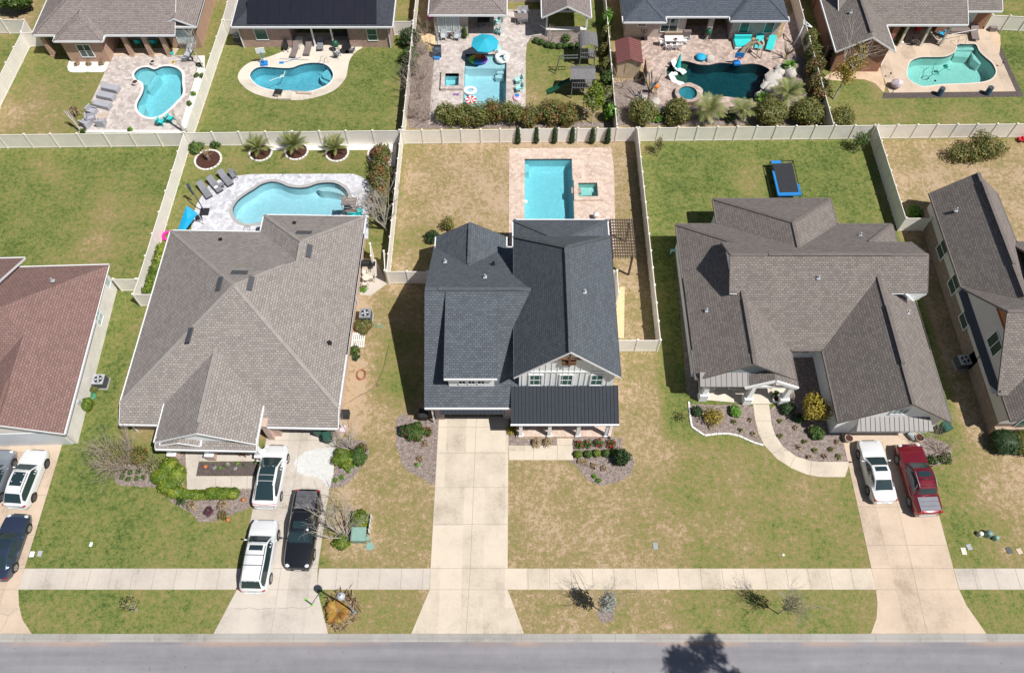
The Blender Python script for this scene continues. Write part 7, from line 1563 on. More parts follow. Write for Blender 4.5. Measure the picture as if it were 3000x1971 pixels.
adirondack("left turquoise adirondack chair below the kidney pool", TG(0, 0, [(1840, 1400)], .3)[0], R(165), "turquoise"); adirondack("right turquoise adirondack chair below the kidney pool", TG(0, 0, [(1945, 1362)], .3)[0], R(155), "turquoise")
pot("pale pot with dark plant at the top edge of the kidney pool", TG(0, 0, [(1762, 740)])[0], .26, .35, "coping_pale"); pot("pale pot with dark plant at the left edge of the kidney pool", TG(0, 0, [(1562, 975)])[0], .3, .38, "coping_pale"); pot("teal pot with yellow plant by the brick porch corner", TG(0, 0, [(1968, 630)])[0], .3, .45, "turquoise", plant="leaf_yellow"); pot("small yellow flower pot on the grey pavers", TG(0, 0, [(1992, 725)])[0], .14, .15, "yellow")
bare("grey dead palm trunk leaning over the lower left deck corner", TG(0, 0, [(930, 1510)])[0], 3, 1.9, (-.28, .3), 0, .08, "bark_pale", seed=81, fan=.2, cat="tree", name="dead_palm", trunk=1.2); bare("grey dead palm trunk at the lower right deck corner", TG(0, 0, [(2110, 1510)])[0], 2, 1.0, (-.3, .28), 0, .09, "bark_pale", seed=82, fan=.3, cat="tree", name="dead_palm", trunk=1.7)
bare("leafless straw coloured palm by the brick porch of the kidney pool garden", TG(0, 0, [(2330, 780)])[0], 9, 2.6, (-.25, .3), 1, .05, "bark_pale", seed=83, fan=.6, cat="tree", name="dead_palm", trunk=1.7)
tuft("tall dry feather grass at the edge of the kidney pool lawn", TG(0, 0, [(880, 1330)])[0], .8, 1.3, "leaf_straw", 60); 
lounger("light lounger under the straw coloured palm", TG(0, 0, [(2170, 640)])[0], R(-10), "light_metal"); table("small grey slab table below the light lounger", TG(0, 0, [(2120, 705)])[0], 0, .6, .3, "grey_metal", .25); boxy("storage_box", "dark box by the window of the tan brick house", "box", TG(0, 0, [(2130, 540)])[0], (1.1, .6, .6), "lounge_brown")
chair("blue chair in the shade of the brick porch, left", TG(0, 0, [(1600, 520)])[0], R(180), "turquoise"); chair("blue chair in the shade of the brick porch, right", TG(0, 0, [(1780, 520)])[0], R(180), "turquoise")
for tx, ty, l, m in [(885, 745, "tiny dry shrub at the left of the white rock bed", "leaf_straw"), (1020, 745, "tiny dry shrub in the middle of the white rock bed", "leaf_straw"), (1165, 740, "tiny dry shrub at the right of the white rock bed", "leaf_straw"), (2255, 875, "green clump in the white rock strip, upper one", "leaf_mid"), (2320, 885, "green clump in the white rock strip by the fence", "leaf_mid"), (2290, 755, "green plant at the top of the white rock strip", "leaf_dark"), (2220, 1090, "young banana plant in the white rock strip", "leaf_bright"), (2170, 1200, "lower young plant in the white rock strip", "leaf_mid"), (1495, 1490, "young banana plant in the white rock edge by the back fence", "leaf_bright"), (960, 1515, "small green clump by the grey palm trunk", "leaf_mid"), (1062, 1205, "small lime plant behind the wicker armchairs", "leaf_lime")]:
    bush(l, TG(0, 0, [(tx, ty)])[0], .34, .35, m, 90, .16, "plant", core=False, lo=.1, name="small_plant")
bush("big dark green tree in the top left corner", TG(0, 0, [(250, 130)])[0], 1.9, 2.4, "leaf_mid", 4200, .2, "tree", name="garden_tree", z0=.7)
# ---- back row garden 2 ----
def hoop(label, p, rz, m, bm, h=1.5):
    root = thing("basketball_hoop", label, "basketball hoop", (*p, .03), rz); mb = MB(); mb.box(-.35, .35, -.3, .3, 0, .22); mb.build("base", m, root); mb = MB(); mb.beam((0, .1, .2), (0, -.05, h), .09); mb.build("pole", m, root)
    mb = MB(); mb.box(-.45, .45, -.12, -.06, h - .15, h + .5); mb.build("backboard", bm, root); mb = MB(); mb.torus((0, -.35, h), .2, .02, 16, 5); mb.build("rim", "orange", root); return root
hoop("small blue poolside basketball hoop by the blue kidney pool", TG(600, 0, [(685, 740)])[0], R(190), "blue_plastic", "float_white"); hoop("blue basketball hoop at the edge of the dark pool", TG(1800, 0, [(1400, 735)])[0], R(0), "blue_plastic", "blue_plastic", 1.0)
lounger("left brown sling lounger on the white deck of the solar panel house", TG(600, 0, [(1035, 590)], .2)[0], R(-8), "lounge_brown", "grey_metal", group="brown loungers on the white deck"); lounger("right brown sling lounger on the white deck of the solar panel house", TG(600, 0, [(1187, 565)], .2)[0], R(-4), "lounge_brown", "grey_metal", group="brown loungers on the white deck")
lounger("dark folding lounger by the porch posts of the solar panel house", TG(600, 0, [(1325, 530)], .2)[0], R(5), "grey_fabric", "black_metal", L=1.4); chair("grey patio chair above the blue kidney pool, below the green egg grill", TG(600, 0, [(1520, 640)], .2)[0], R(150), "grey_fabric"); chair("grey patio chair beside the dark round table", TG(600, 0, [(1690, 590)], .2)[0], R(-100), "grey_fabric")
table("dark round patio table beside the green egg grill", TG(600, 0, [(1630, 575)], .3)[0], 0, 1.0, 1.0, "black_metal", round_=True); table("rectangular glass table with pale frame under the solar panel house porch", TG(600, 0, [(1575, 460)])[0], 0, 1.5, .9, "dark_grey")
def egg(label, p):
    root = thing("egg_grill", label, "grill", (*p, .03)); mb = MB(); mb.ball((0, 0, .95), .34, .34, .42, 16, 10); mb.build("body", "green_dark", root)
    mb = MB(); mb.cyl(0, 0, 1.33, 1.42, .08, 10); mb.build("chimney_cap", "black_metal", root)
    for k in range(4): a = k * 1.57 + .78; mb = MB(); mb.beam((.34 * math.cos(a), .34 * math.sin(a), 0), (.24 * math.cos(a), .24 * math.sin(a), .65), .04); mb.build("leg", "black_metal", root)
    return root
egg("dark green egg grill on the white deck of the solar panel house", TG(600, 0, [(1515, 590)])[0]); egg("dark green egg grill by the brick pillar behind the dark pool", TG(1800, 0, [(1060, 455)])[0])
boxy("storage_box", "pale cabinet at the brick corner of the solar panel porch", "box", TG(600, 0, [(1095, 510)])[0], (.7, .5, .8), "coping_pale"); 
root = thing("stroller", "folded black and white stroller by the brick wall", "stroller", (*TG(600, 0, [(940, 580)])[0], .03)); mb = MB(); mb.box(-.25, .25, -.2, .2, .35, .75); mb.beam((0, .2, .7), (0, .35, 1.1), .4, .06); mb.build("seat", "black_plastic", root)
for a in (-.22, .22): 
    for b in (-.25, .25): mb = MB(); mb.tube([(a - .03, b, .12), (a + .03, b, .12)], .12, 10); mb.build("wheel", "light_metal", root)
mb = MB(); mb.box(-.65, .65, -.8, .35, 0, .22); o = tag(mb.build("pool_step_block", "concrete_white", None, (*TG(600, 0, [(925, 1085)])[0], 0)), "white raised block at the lower edge of the blue kidney pool", "plinth")
boxy("pool_cleaner", "tan and black pool pump box on the raised white block", "pool equipment", TG(600, 0, [(850, 1080)], .2)[0], (.75, .6, .35), "cream", R(-8), .22, "black_plastic"); 
mb = MB(); mb.box(-.75, .75, -.14, .14, .02, .16); mb.beam((-.75, .1, .12), (-1.2, .2, .15), .07); tag(mb.build("folded_umbrella", "clay_pale", None, (*TG(600, 0, [(1140, 1075)])[0], .03), R(-5)), "folded beige umbrella lying on the lower deck of the blue kidney pool", "umbrella")
cable("thin pole lying across the white deck above the blue kidney pool", TG(600, 0, [(860, 680), (1190, 695)]), .025, "grey_metal", "pool_pole", "pole", .06); cable("pale hose floating in the blue kidney pool", TG(600, 0, [(740, 925), (800, 900), (870, 880), (905, 870), (880, 855), (860, 885), (900, 860), (920, 810)]), .03, "float_white", "pool_hose", "hose", -.06)
mb = MB(); mb.box(-.22, .22, -.15, .15, 0, .05); mb.beam((.2, 0, .04), (1.9, .75, .06), .03); tag(mb.build("pool_net", "blue_plastic", None, (*TG(600, 0, [(880, 725)])[0], .03)), "blue pool net lying on the white deck", "net")
def ladder(label, p, rz, w_=.5):
    root = thing("pool_handrail", label, "handrail", (*p, .04), rz)
    for s in (-1, 1): mb = MB(); mb.tube([(s * w_ / 2, .35, 0), (s * w_ / 2, .2, .75), (s * w_ / 2, -.1, .8), (s * w_ / 2, -.5, .1), (s * w_ / 2, -.5, -.3)], .022, 6, caps=False); mb.build("rail", "chrome", root)
    return root
ladder("steel handrail at the steps of the blue kidney pool", TG(600, 0, [(1375, 735)])[0], R(-30)); ladder("steel handrail at the top steps of the teal pool", TG(2400, 0, [(1600, 500)])[0], R(0), .8)
bush("small dark shrub at the foot of the right fence in the solar panel garden", TG(600, 0, [(2250, 520)])[0], .4, .8, "leaf_mid", 220, .14, core=False, lo=.2)
ac("air conditioner in the shade left of the solar panel house", TG(600, 0, [(385, 470)])[0], 0, .7, .7)
# ---- back row garden 3 ----
root = thing("parasol", "open teal octagonal parasol at the head of the float filled pool", "parasol", (*TG(1200, 0, [(870, 700)])[0], .03)); z0, z1, Rr = 2.25, 2.75, 1.42
mb = MB(); cx, cy = .0, .0; P = [(Rr * math.cos(a), Rr * math.sin(a), z0) for a in [i * math.pi / 4 + .25 for i in range(8)]]
for i in range(8): mb.face([P[i], P[(i + 1) % 8], (0, 0, z1)]); mb.face([P[(i + 1) % 8], P[i], (P[i][0], P[i][1], z0 - .12), (P[(i + 1) % 8][0], P[(i + 1) % 8][1], z0 - .12)][::-1])
mb.build("canopy", "umbrella_teal", root); mb = MB(); mb.cyl(0, 0, -.3, z1 + .08, .03, 8); mb.build("pole", "grey_metal", root)
mb = MB()
for i in range(8): mb.beam((0, 0, z1 - .04), (P[i][0] * .98, P[i][1] * .98, z0 - .02), .025)
mb.build("rib", "grey_metal", root)
cols = ["red", "orange", "yellow", "green_bright", "blue_plastic", "purple"]
mb = MB(); mb.torus((0, 0, .16), .62, .2, 24, 8, 0, 1.25, .8, seg=lambda i: (i // 4) % 6); o = mb.build("rainbow_float", cols, None, (*TG(1200, 0, [(785, 690)])[0], -.1)); tag(o, "rainbow striped inflatable ring in the shallow end", "float")
mb = MB(); mb.torus((0, 0, .2), .55, .24, 22, 8, 0, 1, 1.15); mb.ball((.3, -.55, .55), .22, .3, .3, 10, 7); mb.ball((-.3, .5, .45), .25, .25, .3, 10, 7); mb.cyl(.4, -.75, .7, 1.0, .05, 8, 1, .01); o = mb.build("white_float", ["float_white", "float_pink"], None, (*TG(1200, 0, [(1060, 665)])[0], -.1)); tag(o, "big white and pink inflatable in the upper right corner of the pool", "float")
o = ring("white inflatable oval ring at the left edge of the rectangular pool", TG(1200, 0, [(692, 1045)])[0], .45, .17, "float_white", -.1, sx=1.15, sy=.95)
mb = MB(); mb.cyl(0, 0, 0, .22, .62, 20, 0, .6)
for k in range(6): a = k * 1.047; mb.face([(0, 0, .225), (.6 * math.cos(a), .6 * math.sin(a), .225), (.6 * math.cos(a + .52), .6 * math.sin(a + .52), .225)], 1)
tag(mb.build("round_float", ["float_white", "red"], None, (*TG(1200, 0, [(705, 1155)])[0], -.1)), "round red and white inflatable near the lower left of the pool", "float")
mb = MB(); mb.ball((0, 0, .15), .42, .5, .13, 12, 6); mb.ball((0, .1, .22), .25, .3, .1, 10, 5, 1); tag(mb.build("small_float", ["float_pink", "blue_plastic"], None, (*TG(1200, 0, [(1232, 1130)])[0], .03)), "small pink and blue float lying on the pavers", "float")
mb = MB()
for s in (-.15, .15): mb.torus((s, 0, .05), .1, .04, 12, 6)
tag(mb.build("goggles", "purple", None, (*TG(1200, 0, [(533, 1090)])[0], .03)), "pair of purple dive rings on the pavers below the small spa", "toy")
root = thing("closed_parasol", "closed grey parasol beside the left patio chair", "parasol", (*TG(1200, 0, [(322, 545)])[0], .03)); mb = MB(); mb.box(-.35, .35, -.3, .3, 0, .08); mb.build("base", "black_plastic", root); mb = MB(); mb.cyl(0, 0, .08, 2.6, .03, 8); mb.build("pole", "grey_metal", root); mb = MB(); mb.cyl(0, 0, .9, 2.55, .18, 10, 0, .05); mb.build("canopy", "grey_metal", root)
chair("light cushioned patio chair left of the tiny round table", TG(1200, 0, [(395, 435)], .2)[0], R(0), "light_metal", s=.62); chair("light cushioned patio chair right of the tiny round table", TG(1200, 0, [(550, 440)], .2)[0], R(-15), "light_metal", s=.62); table("tiny round black side table between two patio chairs", TG(1200, 0, [(465, 445)])[0], 0, .4, .4, "black_metal", .4, True)
table("long grey dining table on the pavers beside the pavilion", TG(1200, 0, [(1278, 215)], .4)[0], 0, 1.45, .8, "lounge_brown")
for k, (tx, ty, a) in enumerate([(1262, 160, 0), (1330, 160, 0), (1266, 262, 180), (1325, 258, 180)]): chair(["grey dining chair behind the dining table, left", "grey dining chair behind the dining table, right", "grey dining chair in front of the dining table, left", "grey dining chair in front of the dining table, right"][k], TG(1200, 0, [(tx, ty)], .2)[0], R(a), "lounge_cover", "dining chairs by the pavilion", .46)
chair("teal patio chair at the white column of the covered patio, front", TG(1200, 0, [(1000, 370)], .2)[0], R(-120), "mint"); chair("teal patio chair at the white column of the covered patio, rear", TG(1200, 0, [(995, 270)], .2)[0], R(-60), "mint")
for k, (tx, ty) in enumerate([(1245, 940), (1250, 1030)]): chair(["mint green deck chair right of the float filled pool, upper", "mint green deck chair right of the float filled pool, lower"][k], TG(1200, 0, [(tx, ty)], .2)[0], R(-75), "mint", "mint deck chairs", .6)
mb = MB(); mb.box(-.4, .4, -.35, .35, .35, .4); tag(mb.build("striped_lounger", "mint", None, (*TG(1200, 0, [(1000, 565)])[0], -.2), R(25)), "mint striped mat beside the teal parasol", "mat")
root = thing("barbecue", "dark covered barbecue with blue bag at the left deck edge", "barbecue", (*TG(1200, 0, [(315, 640)])[0], .03)); mb = MB(); mb.box(-.45, .45, -.35, .35, 0, .75); mb.ball((0, 0, .75), .42, .3, .3, 10, 6); mb.build("cover", "navy_shade", root); mb = MB(); mb.box(-.3, .3, -.7, -.4, 0, .25); mb.build("bag", "blue_plastic", root)
table("black patio table under the covered patio roof", TG(1200, 0, [(850, 290)])[0], 0, 1.3, 1.0, "black_metal")
for px, py, l, m in [(85, 690, "yellow toy in the bushes left of the pavers", "yellow"), (78, 140, "lime green boogie board hung on the side fence", "lime"), (220, 225, "magenta pool toy by the corner of the house", "pink")]:
    mb = MB(); mb.ball((0, 0, .3), .25, .2, .4, 10, 6); tag(mb.build("pool_toy", m, None, (*TG(1200, 0, [(px, py)])[0], .02)), l, "toy")
bush("small columnar evergreen beside the right patio chair", TG(1200, 0, [(632, 440)])[0], 0, 0, "leaf_mid", 350, .1, "conifer", blobs=[(0, 0, .5, .3, .3, .5), (0, 0, 1.1, .2, .2, .5)], name="conifer")
# rough shrubs left of pool 3
for k, (tx, ty, r, h_, m, n) in enumerate([(20, 520, 1.2, 2.0, "leaf_dark", 1500), (20, 720, 1.1, 1.8, "leaf_mid", 1100), (0, 860, 1.0, 1.6, "leaf_dark", 900)]):
    bush(["dark shrub at the fence left of the float filled pool, uppermost", "green shrub at the fence left of the float filled pool, middle", "dark shrub at the fence left of the float filled pool, lowest"][k], TG(1200, 0, [(tx, ty)])[0], r, h_, m, n, .16, core=False, lo=.2)
for k, (tx, ty, s_) in enumerate([(170, 620, 2.6), (160, 900, 3.0), (130, 1130, 3.0), (180, 1380, 2.8), (60, 1350, 2.4), (60, 1050, 2.6), (180, 400, 2.0)]):
    bare(["tall leafless shrub beside the barbecue at the left deck edge", "tall leafless shrub left of the small square spa", "tall leafless shrub below the small square spa", "leafless shrub in the lower left corner by the deck", "leafless shrub nearest the back fence corner", "leafless shrub against the side fence, middle", "short leafless shrub beside the orange stones"][k], TG(1200, 0, [(tx, ty)])[0], 10, s_, (0, .1), 4 if k in (1, 2, 3) else 3, .03, "twig", seed=90 + k, fan=.55, group="leafless shrubs left of the float filled pool")
hl = ["at the left end, mostly lime", "second from the left", "third from the left, below the pool", "below the middle of the pool", "below the right edge of the pool", "below the pavers strip", "below the lawn, rusty", "at the right end below the playset lawn"]
for k in range(8):
    tx = [430, 620, 800, 980, 1180, 1380, 1590, 1790][k]
    bush("photinia in the back fence hedge, " + hl[k], TG(1200, 0, [(tx, 1375 + 14 * (k % 3))])[0], 1.35, 2.0 + .45 * (k in (2, 3, 4, 6)), "leaf_rust" if k in (3, 5, 6, 7) else "leaf_olive", 2300, .13, group="photinia hedge along the back fence", name="photinia", core=False, lo=.25, extra=[("leaf_lime", 160, .12), ("leaf_rust", 260, .12)])
bare("slender tree with bright yellow green foliage below the playset", TG(1200, 0, [(2088, 1420)])[0], 5, 3.0, (0, .15), 2, .04, "bark_pale", seed=111, fan=.45, cat="tree", name="slender_tree", trunk=1.2, leaves=("leaf_lime", 1500, .15, [(0, .6, 2.6, 1.1, 1.1, .9), (.1, .9, 3.5, .8, .8, .8)]))
for k, (tx, ty, r, h_, m) in enumerate([(2250, 330, .7, 2.6, "leaf_bright"), (2240, 480, .6, 2.0, "leaf_olive"), (2240, 640, .7, 1.6, "leaf_rust"), (2250, 820, .8, 1.8, "leaf_olive"), (2250, 1000, .8, 2.2, "leaf_mid"), (2260, 1180, .8, 2.2, "leaf_olive"), (2290, 1370, .8, 2.2, "leaf_bright")]):
    bush(["bright green tall shrub at the fence beside the pavilion", "olive shrub at the fence above the playset roof", "rusty shrub at the fence beside the playset roof", "olive shrub at the fence behind the playset", "green shrub at the fence behind the slender tree", "olive shrub at the fence below the playset", "bright green shrub in the corner by the back fence"][k], TG(1200, 0, [(tx, ty)])[0], r, h_, m, 1000, .14, core=False, lo=.2, group="shrubs on the fence behind the playset")
SD6 = [(1450, 490), (1510, 510), (1580, 540), (1640, 550), (1710, 555), (1780, 550), (1850, 550), (1930, 545)]
for k, (tx, ty) in enumerate([(1450, 490), (1510, 510), (1580, 540), (1640, 550), (1710, 555), (1780, 550), (1850, 550), (1930, 545)]): bush(ords(SD6, "clipped bush in the curved border below the pavilion")[k], TG(1200, 0, [(tx, ty)])[0], 0, 0, "leaf_mid", 260, .08, group="border bushes below the pavilion", blobs=[(0, 0, .3, .36, .34, .32)], f=.9, name="border_bush")
for k, (tx, ty) in enumerate([(1700, 385), (1880, 380), (1790, 470)]): bush(["loose green shrub behind the border, left", "loose green shrub behind the border, right", "loose green shrub in the middle of the pavilion bed"][k], TG(1200, 0, [(tx, ty)])[0], .6, .7, "leaf_mid", 380, .12, core=False, lo=.2)
for k, (tx, ty) in enumerate([(1610, 500), (1985, 500)]): bare(["leafless crape myrtle at the left pavilion post", "leafless crape myrtle at the right pavilion post"][k], TG(1200, 0, [(tx, ty)])[0], 5, 2.4, (0, .05), 1, .035, "bark_pale", seed=120 + k, fan=.2, group="crape myrtles at the pavilion")
# playset
o_ = TG(1200, 0, [(1960, 1080)])[0]
root = thing("playset", "weathered grey wooden playset with two roofs, monkey bars and green slide", "playset", (*o_, 0))
def rq(tx, ty, z): q = TG(1200, 0, [(tx, ty)], z)[0]; return (q[0] - o_[0], q[1] - o_[1], z)
def towr(x0, x1, y0, y1, fl, top, arch, nm):
    for x in (x0, x1):
        for y in (y0, y1): mb = MB(); mb.box(x - .05, x + .05, y - .05, y + .05, 0, top); mb.build("post", "grey_wood", root)
    mb = MB()
    for k in range(9): a = x0 + (x1 - x0) * k / 9; mb.box(a + .01, a + (x1 - x0) / 9 - .01, y0, y1, fl - .05, fl)
    mb.build("platform", "grey_wood", root)
    mb = MB()
    for k in range(9): a = x0 + (x1 - x0) * k / 8; mb.box(a - .03, a + .03, y0 - .06, y0 - .03, fl, fl + .7)
    mb.box(x0, x1, y0 - .08, y0 - .02, fl + .7, fl + .76); mb.build("railing", "grey_wood", root)
    mb = MB(); n = 8; xm = (x0 + x1) / 2; w_ = (x1 - x0) / 2 + .2
    for k in range(n):
        if arch: a, b = math.pi * k / n, math.pi * (k + 1) / n; p, q = (xm - w_ * math.cos(a), top + .45 * math.sin(a)), (xm - w_ * math.cos(b), top + .45 * math.sin(b)); mb.beam(((p[0] + q[0]) / 2, y0 - .25, (p[1] + q[1]) / 2), ((p[0] + q[0]) / 2, y1 + .25, (p[1] + q[1]) / 2), math.dist(p, q) * .96, .03, 0, (-(q[1] - p[1]), 0, q[0] - p[0]))
        else:
            ym = (y0 + y1) / 2; h = (y1 - y0) / 2 + .2; s = -1 if k < n // 2 else 1; t = (k % (n // 2) + .5) / (n // 2); yy = ym + s * h * t; mb.beam((x0 - .2, yy, top + .45 * (1 - t)), (x1 + .2, yy, top + .45 * (1 - t)), h / (n // 2) * 1.1, .03, 0, (0, s * .45, h))
    mb.build("canopy_roof", "grey_wood", root)
a = rq(1850, 1125, 0); b = rq(2080, 1125, 0); towr(a[0], b[0], a[1], a[1] + 1.5, 1.3, 2.6, False, 1)
a = rq(1945, 760, 0); b = rq(2110, 760, 0); towr(a[0], b[0], a[1], a[1] + 1.5, 1.0, 2.5, True, 2)
mb = MB(); s0, s1 = Vector(rq(1840, 925, 1.3)), Vector(rq(1580, 1060, .12)); pts = [s0, s0.lerp(s1, .35) + Vector((0, 0, .08)), s0.lerp(s1, .7) - Vector((0, 0, .05)), s1]
for p, q in zip(pts, pts[1:]): mb.beam(p, q, .5, .04); d = (q - p).normalized(); n_ = Vector((-d.y, d.x, 0)).normalized() * .25; mb.beam(p + n_ + Vector((0, 0, .08)), q + n_ + Vector((0, 0, .08)), .04, .16); mb.beam(p - n_ + Vector((0, 0, .08)), q - n_ + Vector((0, 0, .08)), .04, .16)
mb.build("slide", "green_dark", root)
for k, (ta, tb) in enumerate([((1720, 640), (1930, 635)), ((1715, 672), (1930, 668))]):
    mb = MB(); mb.beam(rq(*ta, 2.0), rq(*tb, 2.0), .06, .1); mb.build("monkey_bar_beam", "grey_wood", root)
for k in range(6): mb = MB(); t = (k + .5) / 6; mb.tube([Vector(rq(1720, 640, 2.0)).lerp(Vector(rq(1930, 635, 2.0)), t), Vector(rq(1715, 672, 2.0)).lerp(Vector(rq(1930, 668, 2.0)), t)], .02, 5); mb.build("rung", "green_dark", root)
for q0 in ((1720, 640), (1715, 672)): q = Vector(rq(*q0, 2.0)); mb = MB(); mb.beam(q, (q.x - .3, q.y, 0), .07); mb.build("monkey_bar_leg", "grey_wood", root)
# ---- back row garden 4 ----
o_ = TG(1800, 0, [(165, 800)])[0]; root = thing("garden_shed", "garden shed with maroon metal roof and tan siding beside the dark pool patio", "shed", (11.95, 65.3, 0))
mb = MB(); mb.box(-1.15, 1.15, -1.5, 1.5, 0, 2.05); mb.face([(-1.15, -1.5, 2.05), (1.15, -1.5, 2.05), (0, -1.5, 2.5)]); mb.build("wall", "shed_siding", root)
for s in (-1, 1):
    mb = MB(); f = [(s * 1.32, -1.7, 2.02), (s * 1.32, 1.65, 2.02), (0, 1.65, 2.55), (0, -1.7, 2.55)]; mb.face(f if s > 0 else f[::-1]); mb.face([(x, y, z - .05) for x, y, z in (f[::-1] if s > 0 else f)])
    for k in range(11): y = -1.65 + k * .325; mb.beam((s * 1.31, y, 2.05), (0, y, 2.57), .04, .04)
    mb.build("roof", "maroon_roof", root)
mb = MB(); mb.box(-.4, .4, -1.54, -1.5, .05, 1.9); mb.build("door", "shed_siding", root)
boxy("storage_box", "grey box beside the tan wall of the maroon roofed shed", "box", TG(1800, 0, [(250, 830)], .3)[0], (.7, .45, .5), "grey_metal")
root = thing("garden_screen", "tall wooden screen panel beside the maroon roofed shed", "screen", (*TG(1800, 0, [(350, 990)])[0], 0)); mb = MB(); mb.box(-.05, .05, 0, 2.0, 0, 1.9); mb.build("panel", "grey_wood", root); mb = MB(); mb.box(-.07, .07, -.05, 2.05, 1.9, 1.96); mb.build("cap_rail", "tan_wood", root)
table("white dining table with bowls behind the dark pool", TG(1800, 0, [(678, 480)], .5)[0], 0, 1.95, .85, "white_paint", .9)
for k, (tx, ty, a) in enumerate([(545, 495, 90), (818, 480, -90), (612, 545, 180), (680, 545, 180), (738, 543, 180)]): chair(["white chair at the left head of the white dining table", "white chair at the right head of the white dining table", "white chair on the near side of the white table, left", "white chair on the near side of the white table, middle", "white chair on the near side of the white table, right"][k], TG(1800, 0, [(tx, ty)], .3)[0], R(a), "white_paint", "white dining chairs behind the dark pool", .48)
pot("dark fruit bowl on the white dining table", TG(1800, 0, [(700, 460)], .9)[0], .2, .08, "clay_pale", z=.93)
boxy("outdoor_counter", "long tan sideboard under the window behind the white dining table", "sideboard", TG(1800, 0, [(690, 400)], .4)[0], (2.2, .45, .85), "tan_plastic"); boxy("barbecue", "dark covered barbecue right of the tan sideboard", "barbecue", TG(1800, 0, [(825, 400)], .4)[0], (.8, .5, 1.0), "lounge_brown")
root = thing("daybed", "wide turquoise daybed with white frame on the brown pavers", "daybed", (*TG(1800, 0, [(1468, 500)], .2)[0], .03), R(2)); mb = MB(); mb.box(-.95, .95, -.75, .7, .1, .3); mb.build("frame", "white_paint", root); mb = MB(); mb.box(-.9, .9, -.7, .35, .3, .45); mb.build("mattress", "turquoise", root); mb = MB(); mb.box(-.9, .9, .35, .62, .35, .85); mb.build("backrest", "turquoise", root)
lounger("turquoise lounger with white frame behind the tan water slide", TG(1800, 0, [(1655, 490)], .3)[0], R(-14), "turquoise", "white_paint", W=.75, group="turquoise loungers behind the dark pool"); lounger("turquoise lounger with white frame, furthest right behind the dark pool", TG(1800, 0, [(1790, 510)], .3)[0], R(-20), "turquoise", "white_paint", W=.75, group="turquoise loungers behind the dark pool")
table("small wooden side table between daybed and lounger", TG(1800, 0, [(1605, 460)], .3)[0], 0, .5, .4, "tan_wood", .4)
root = thing("water_slide", "curved tan water slide at the top edge of the dark pool", "slide", (*TG(1800, 0, [(1600, 660)])[0], .03)); mb = MB(); pts = [Vector(q) for q in [(.4, .3, 1.25), (.2, .7, 1.3), (-.3, .8, 1.15), (-.9, .5, .75), (-1.3, .1, .35), (-1.5, -.2, .25)]]
for p, q in zip(pts, pts[1:]): mb.beam(p, q + (q - p) * .12, .5, .05); d = (q - p).normalized(); n_ = Vector((-d.y, d.x, 0)).normalized() * .26; mb.beam(p + n_ + Vector((0, 0, .1)), q + n_ + Vector((0, 0, .1)), .05, .22); mb.beam(p - n_ + Vector((0, 0, .1)), q - n_ + Vector((0, 0, .1)), .05, .22)
mb.build("chute", "tan_plastic", root)
for x in (.2, .65): mb = MB(); mb.beam((x, -.2, 0), (x, .3, 1.25), .09); mb.build("ladder_rail", "tan_plastic", root)
mb = MB(); mb.beam((-.9, .5, 0), (-.9, .5, .7), .14); mb.build("support", "tan_plastic", root)
def rock(label, p, a, b, h, z=0, seed=1, m="boulder", g="boulders round the dark pool"):
    mb = MB(); mb.ball((0, 0, h * .35), a, b, h * .7, 11, 7, 0, .13, seed); return tag(mb.build("boulder", m, None, (*p, z), rnd.uniform(0, 1)), label, "boulder", g)
rock("large pale boulder at the top edge of the dark pool", TG(1800, 0, [(1085, 685)])[0], .5, .5, .5, 0, 3)
mb = MB(); mb.ball((0, 0, .25), .55, .55, .28, 12, 7, 0, .05); tag(mb.build("bean_bag", "blue_cloth", None, (*TG(1800, 0, [(985, 680)])[0], .03)), "blue and white patterned bean bag beside the pale boulder", "bean bag")
for k, (tx, ty, a, b, h_, l) in enumerate([(1815, 910, 1.15, .85, .5, "largest flat slab boulder at the right side of the dark pool"), (1880, 850, .8, .5, .6, "boulder behind the flat slab at the right side of the dark pool"), (2000, 860, .6, .9, .8, "tall pale boulder below the palm like fern"), (1770, 1040, .8, .5, .6, "boulder below the flat slab, by the water"), (1720, 1000, .6, .45, .5, "small boulder at the lower right water edge"), (1880, 790, .5, .35, .5, "small boulder above the flat slab"), (1640, 1110, .4, .35, .5, "bluish boulder in the lower right corner of the dark pool"), (560, 1275, .75, .4, .45, "pale boulder in the lower left bed between two bushes"), (280, 1160, 1.1, .6, .3, "flat pale rock below the wooden screen"), (450, 1190, .9, .5, .3, "flat grey rock below the leaning trunk")]):
    rock(l, TG(1800, 0, [(tx, ty)])[0], a, b, h_, 0, 20 + k)
root = pool("round raised stone spa at the lower left of the dark pool", [(TG(1800, 0, [(842, 1070)], .45)[0][0] + .92 * math.cos(i * math.pi / 14), TG(1800, 0, [(842, 1070)], .45)[0][1] + .92 * math.sin(i * math.pi / 14)) for i in range(28)], "water_deep", "plaster_blue", (), -.06, None, .3, .5, .38)
o_ = TG(1800, 0, [(842, 1070)], .45)[0]; mb = MB(); n = 28
for i in range(n):
    a, b = 2 * math.pi * i / n, 2 * math.pi * (i + 1) / n; c = lambda r, t, z: (o_[0] + r * math.cos(t), o_[1] + r * math.sin(t), z)
    mb.face([c(.92, a, .52), c(1.3, a, .52), c(1.3, b, .52), c(.92, b, .52)]); mb.face([c(1.3, a, -.02), c(1.3, b, -.02), c(1.3, b, .52), c(1.3, a, .52)], 1); mb.face([c(.92, b, .2), c(.92, a, .2), c(.92, a, .52), c(.92, b, .52)], 1)
mb.build("stone_rim", ["pavers_brown", "stone_brown"], root, off=(root.location.x, root.location.y))
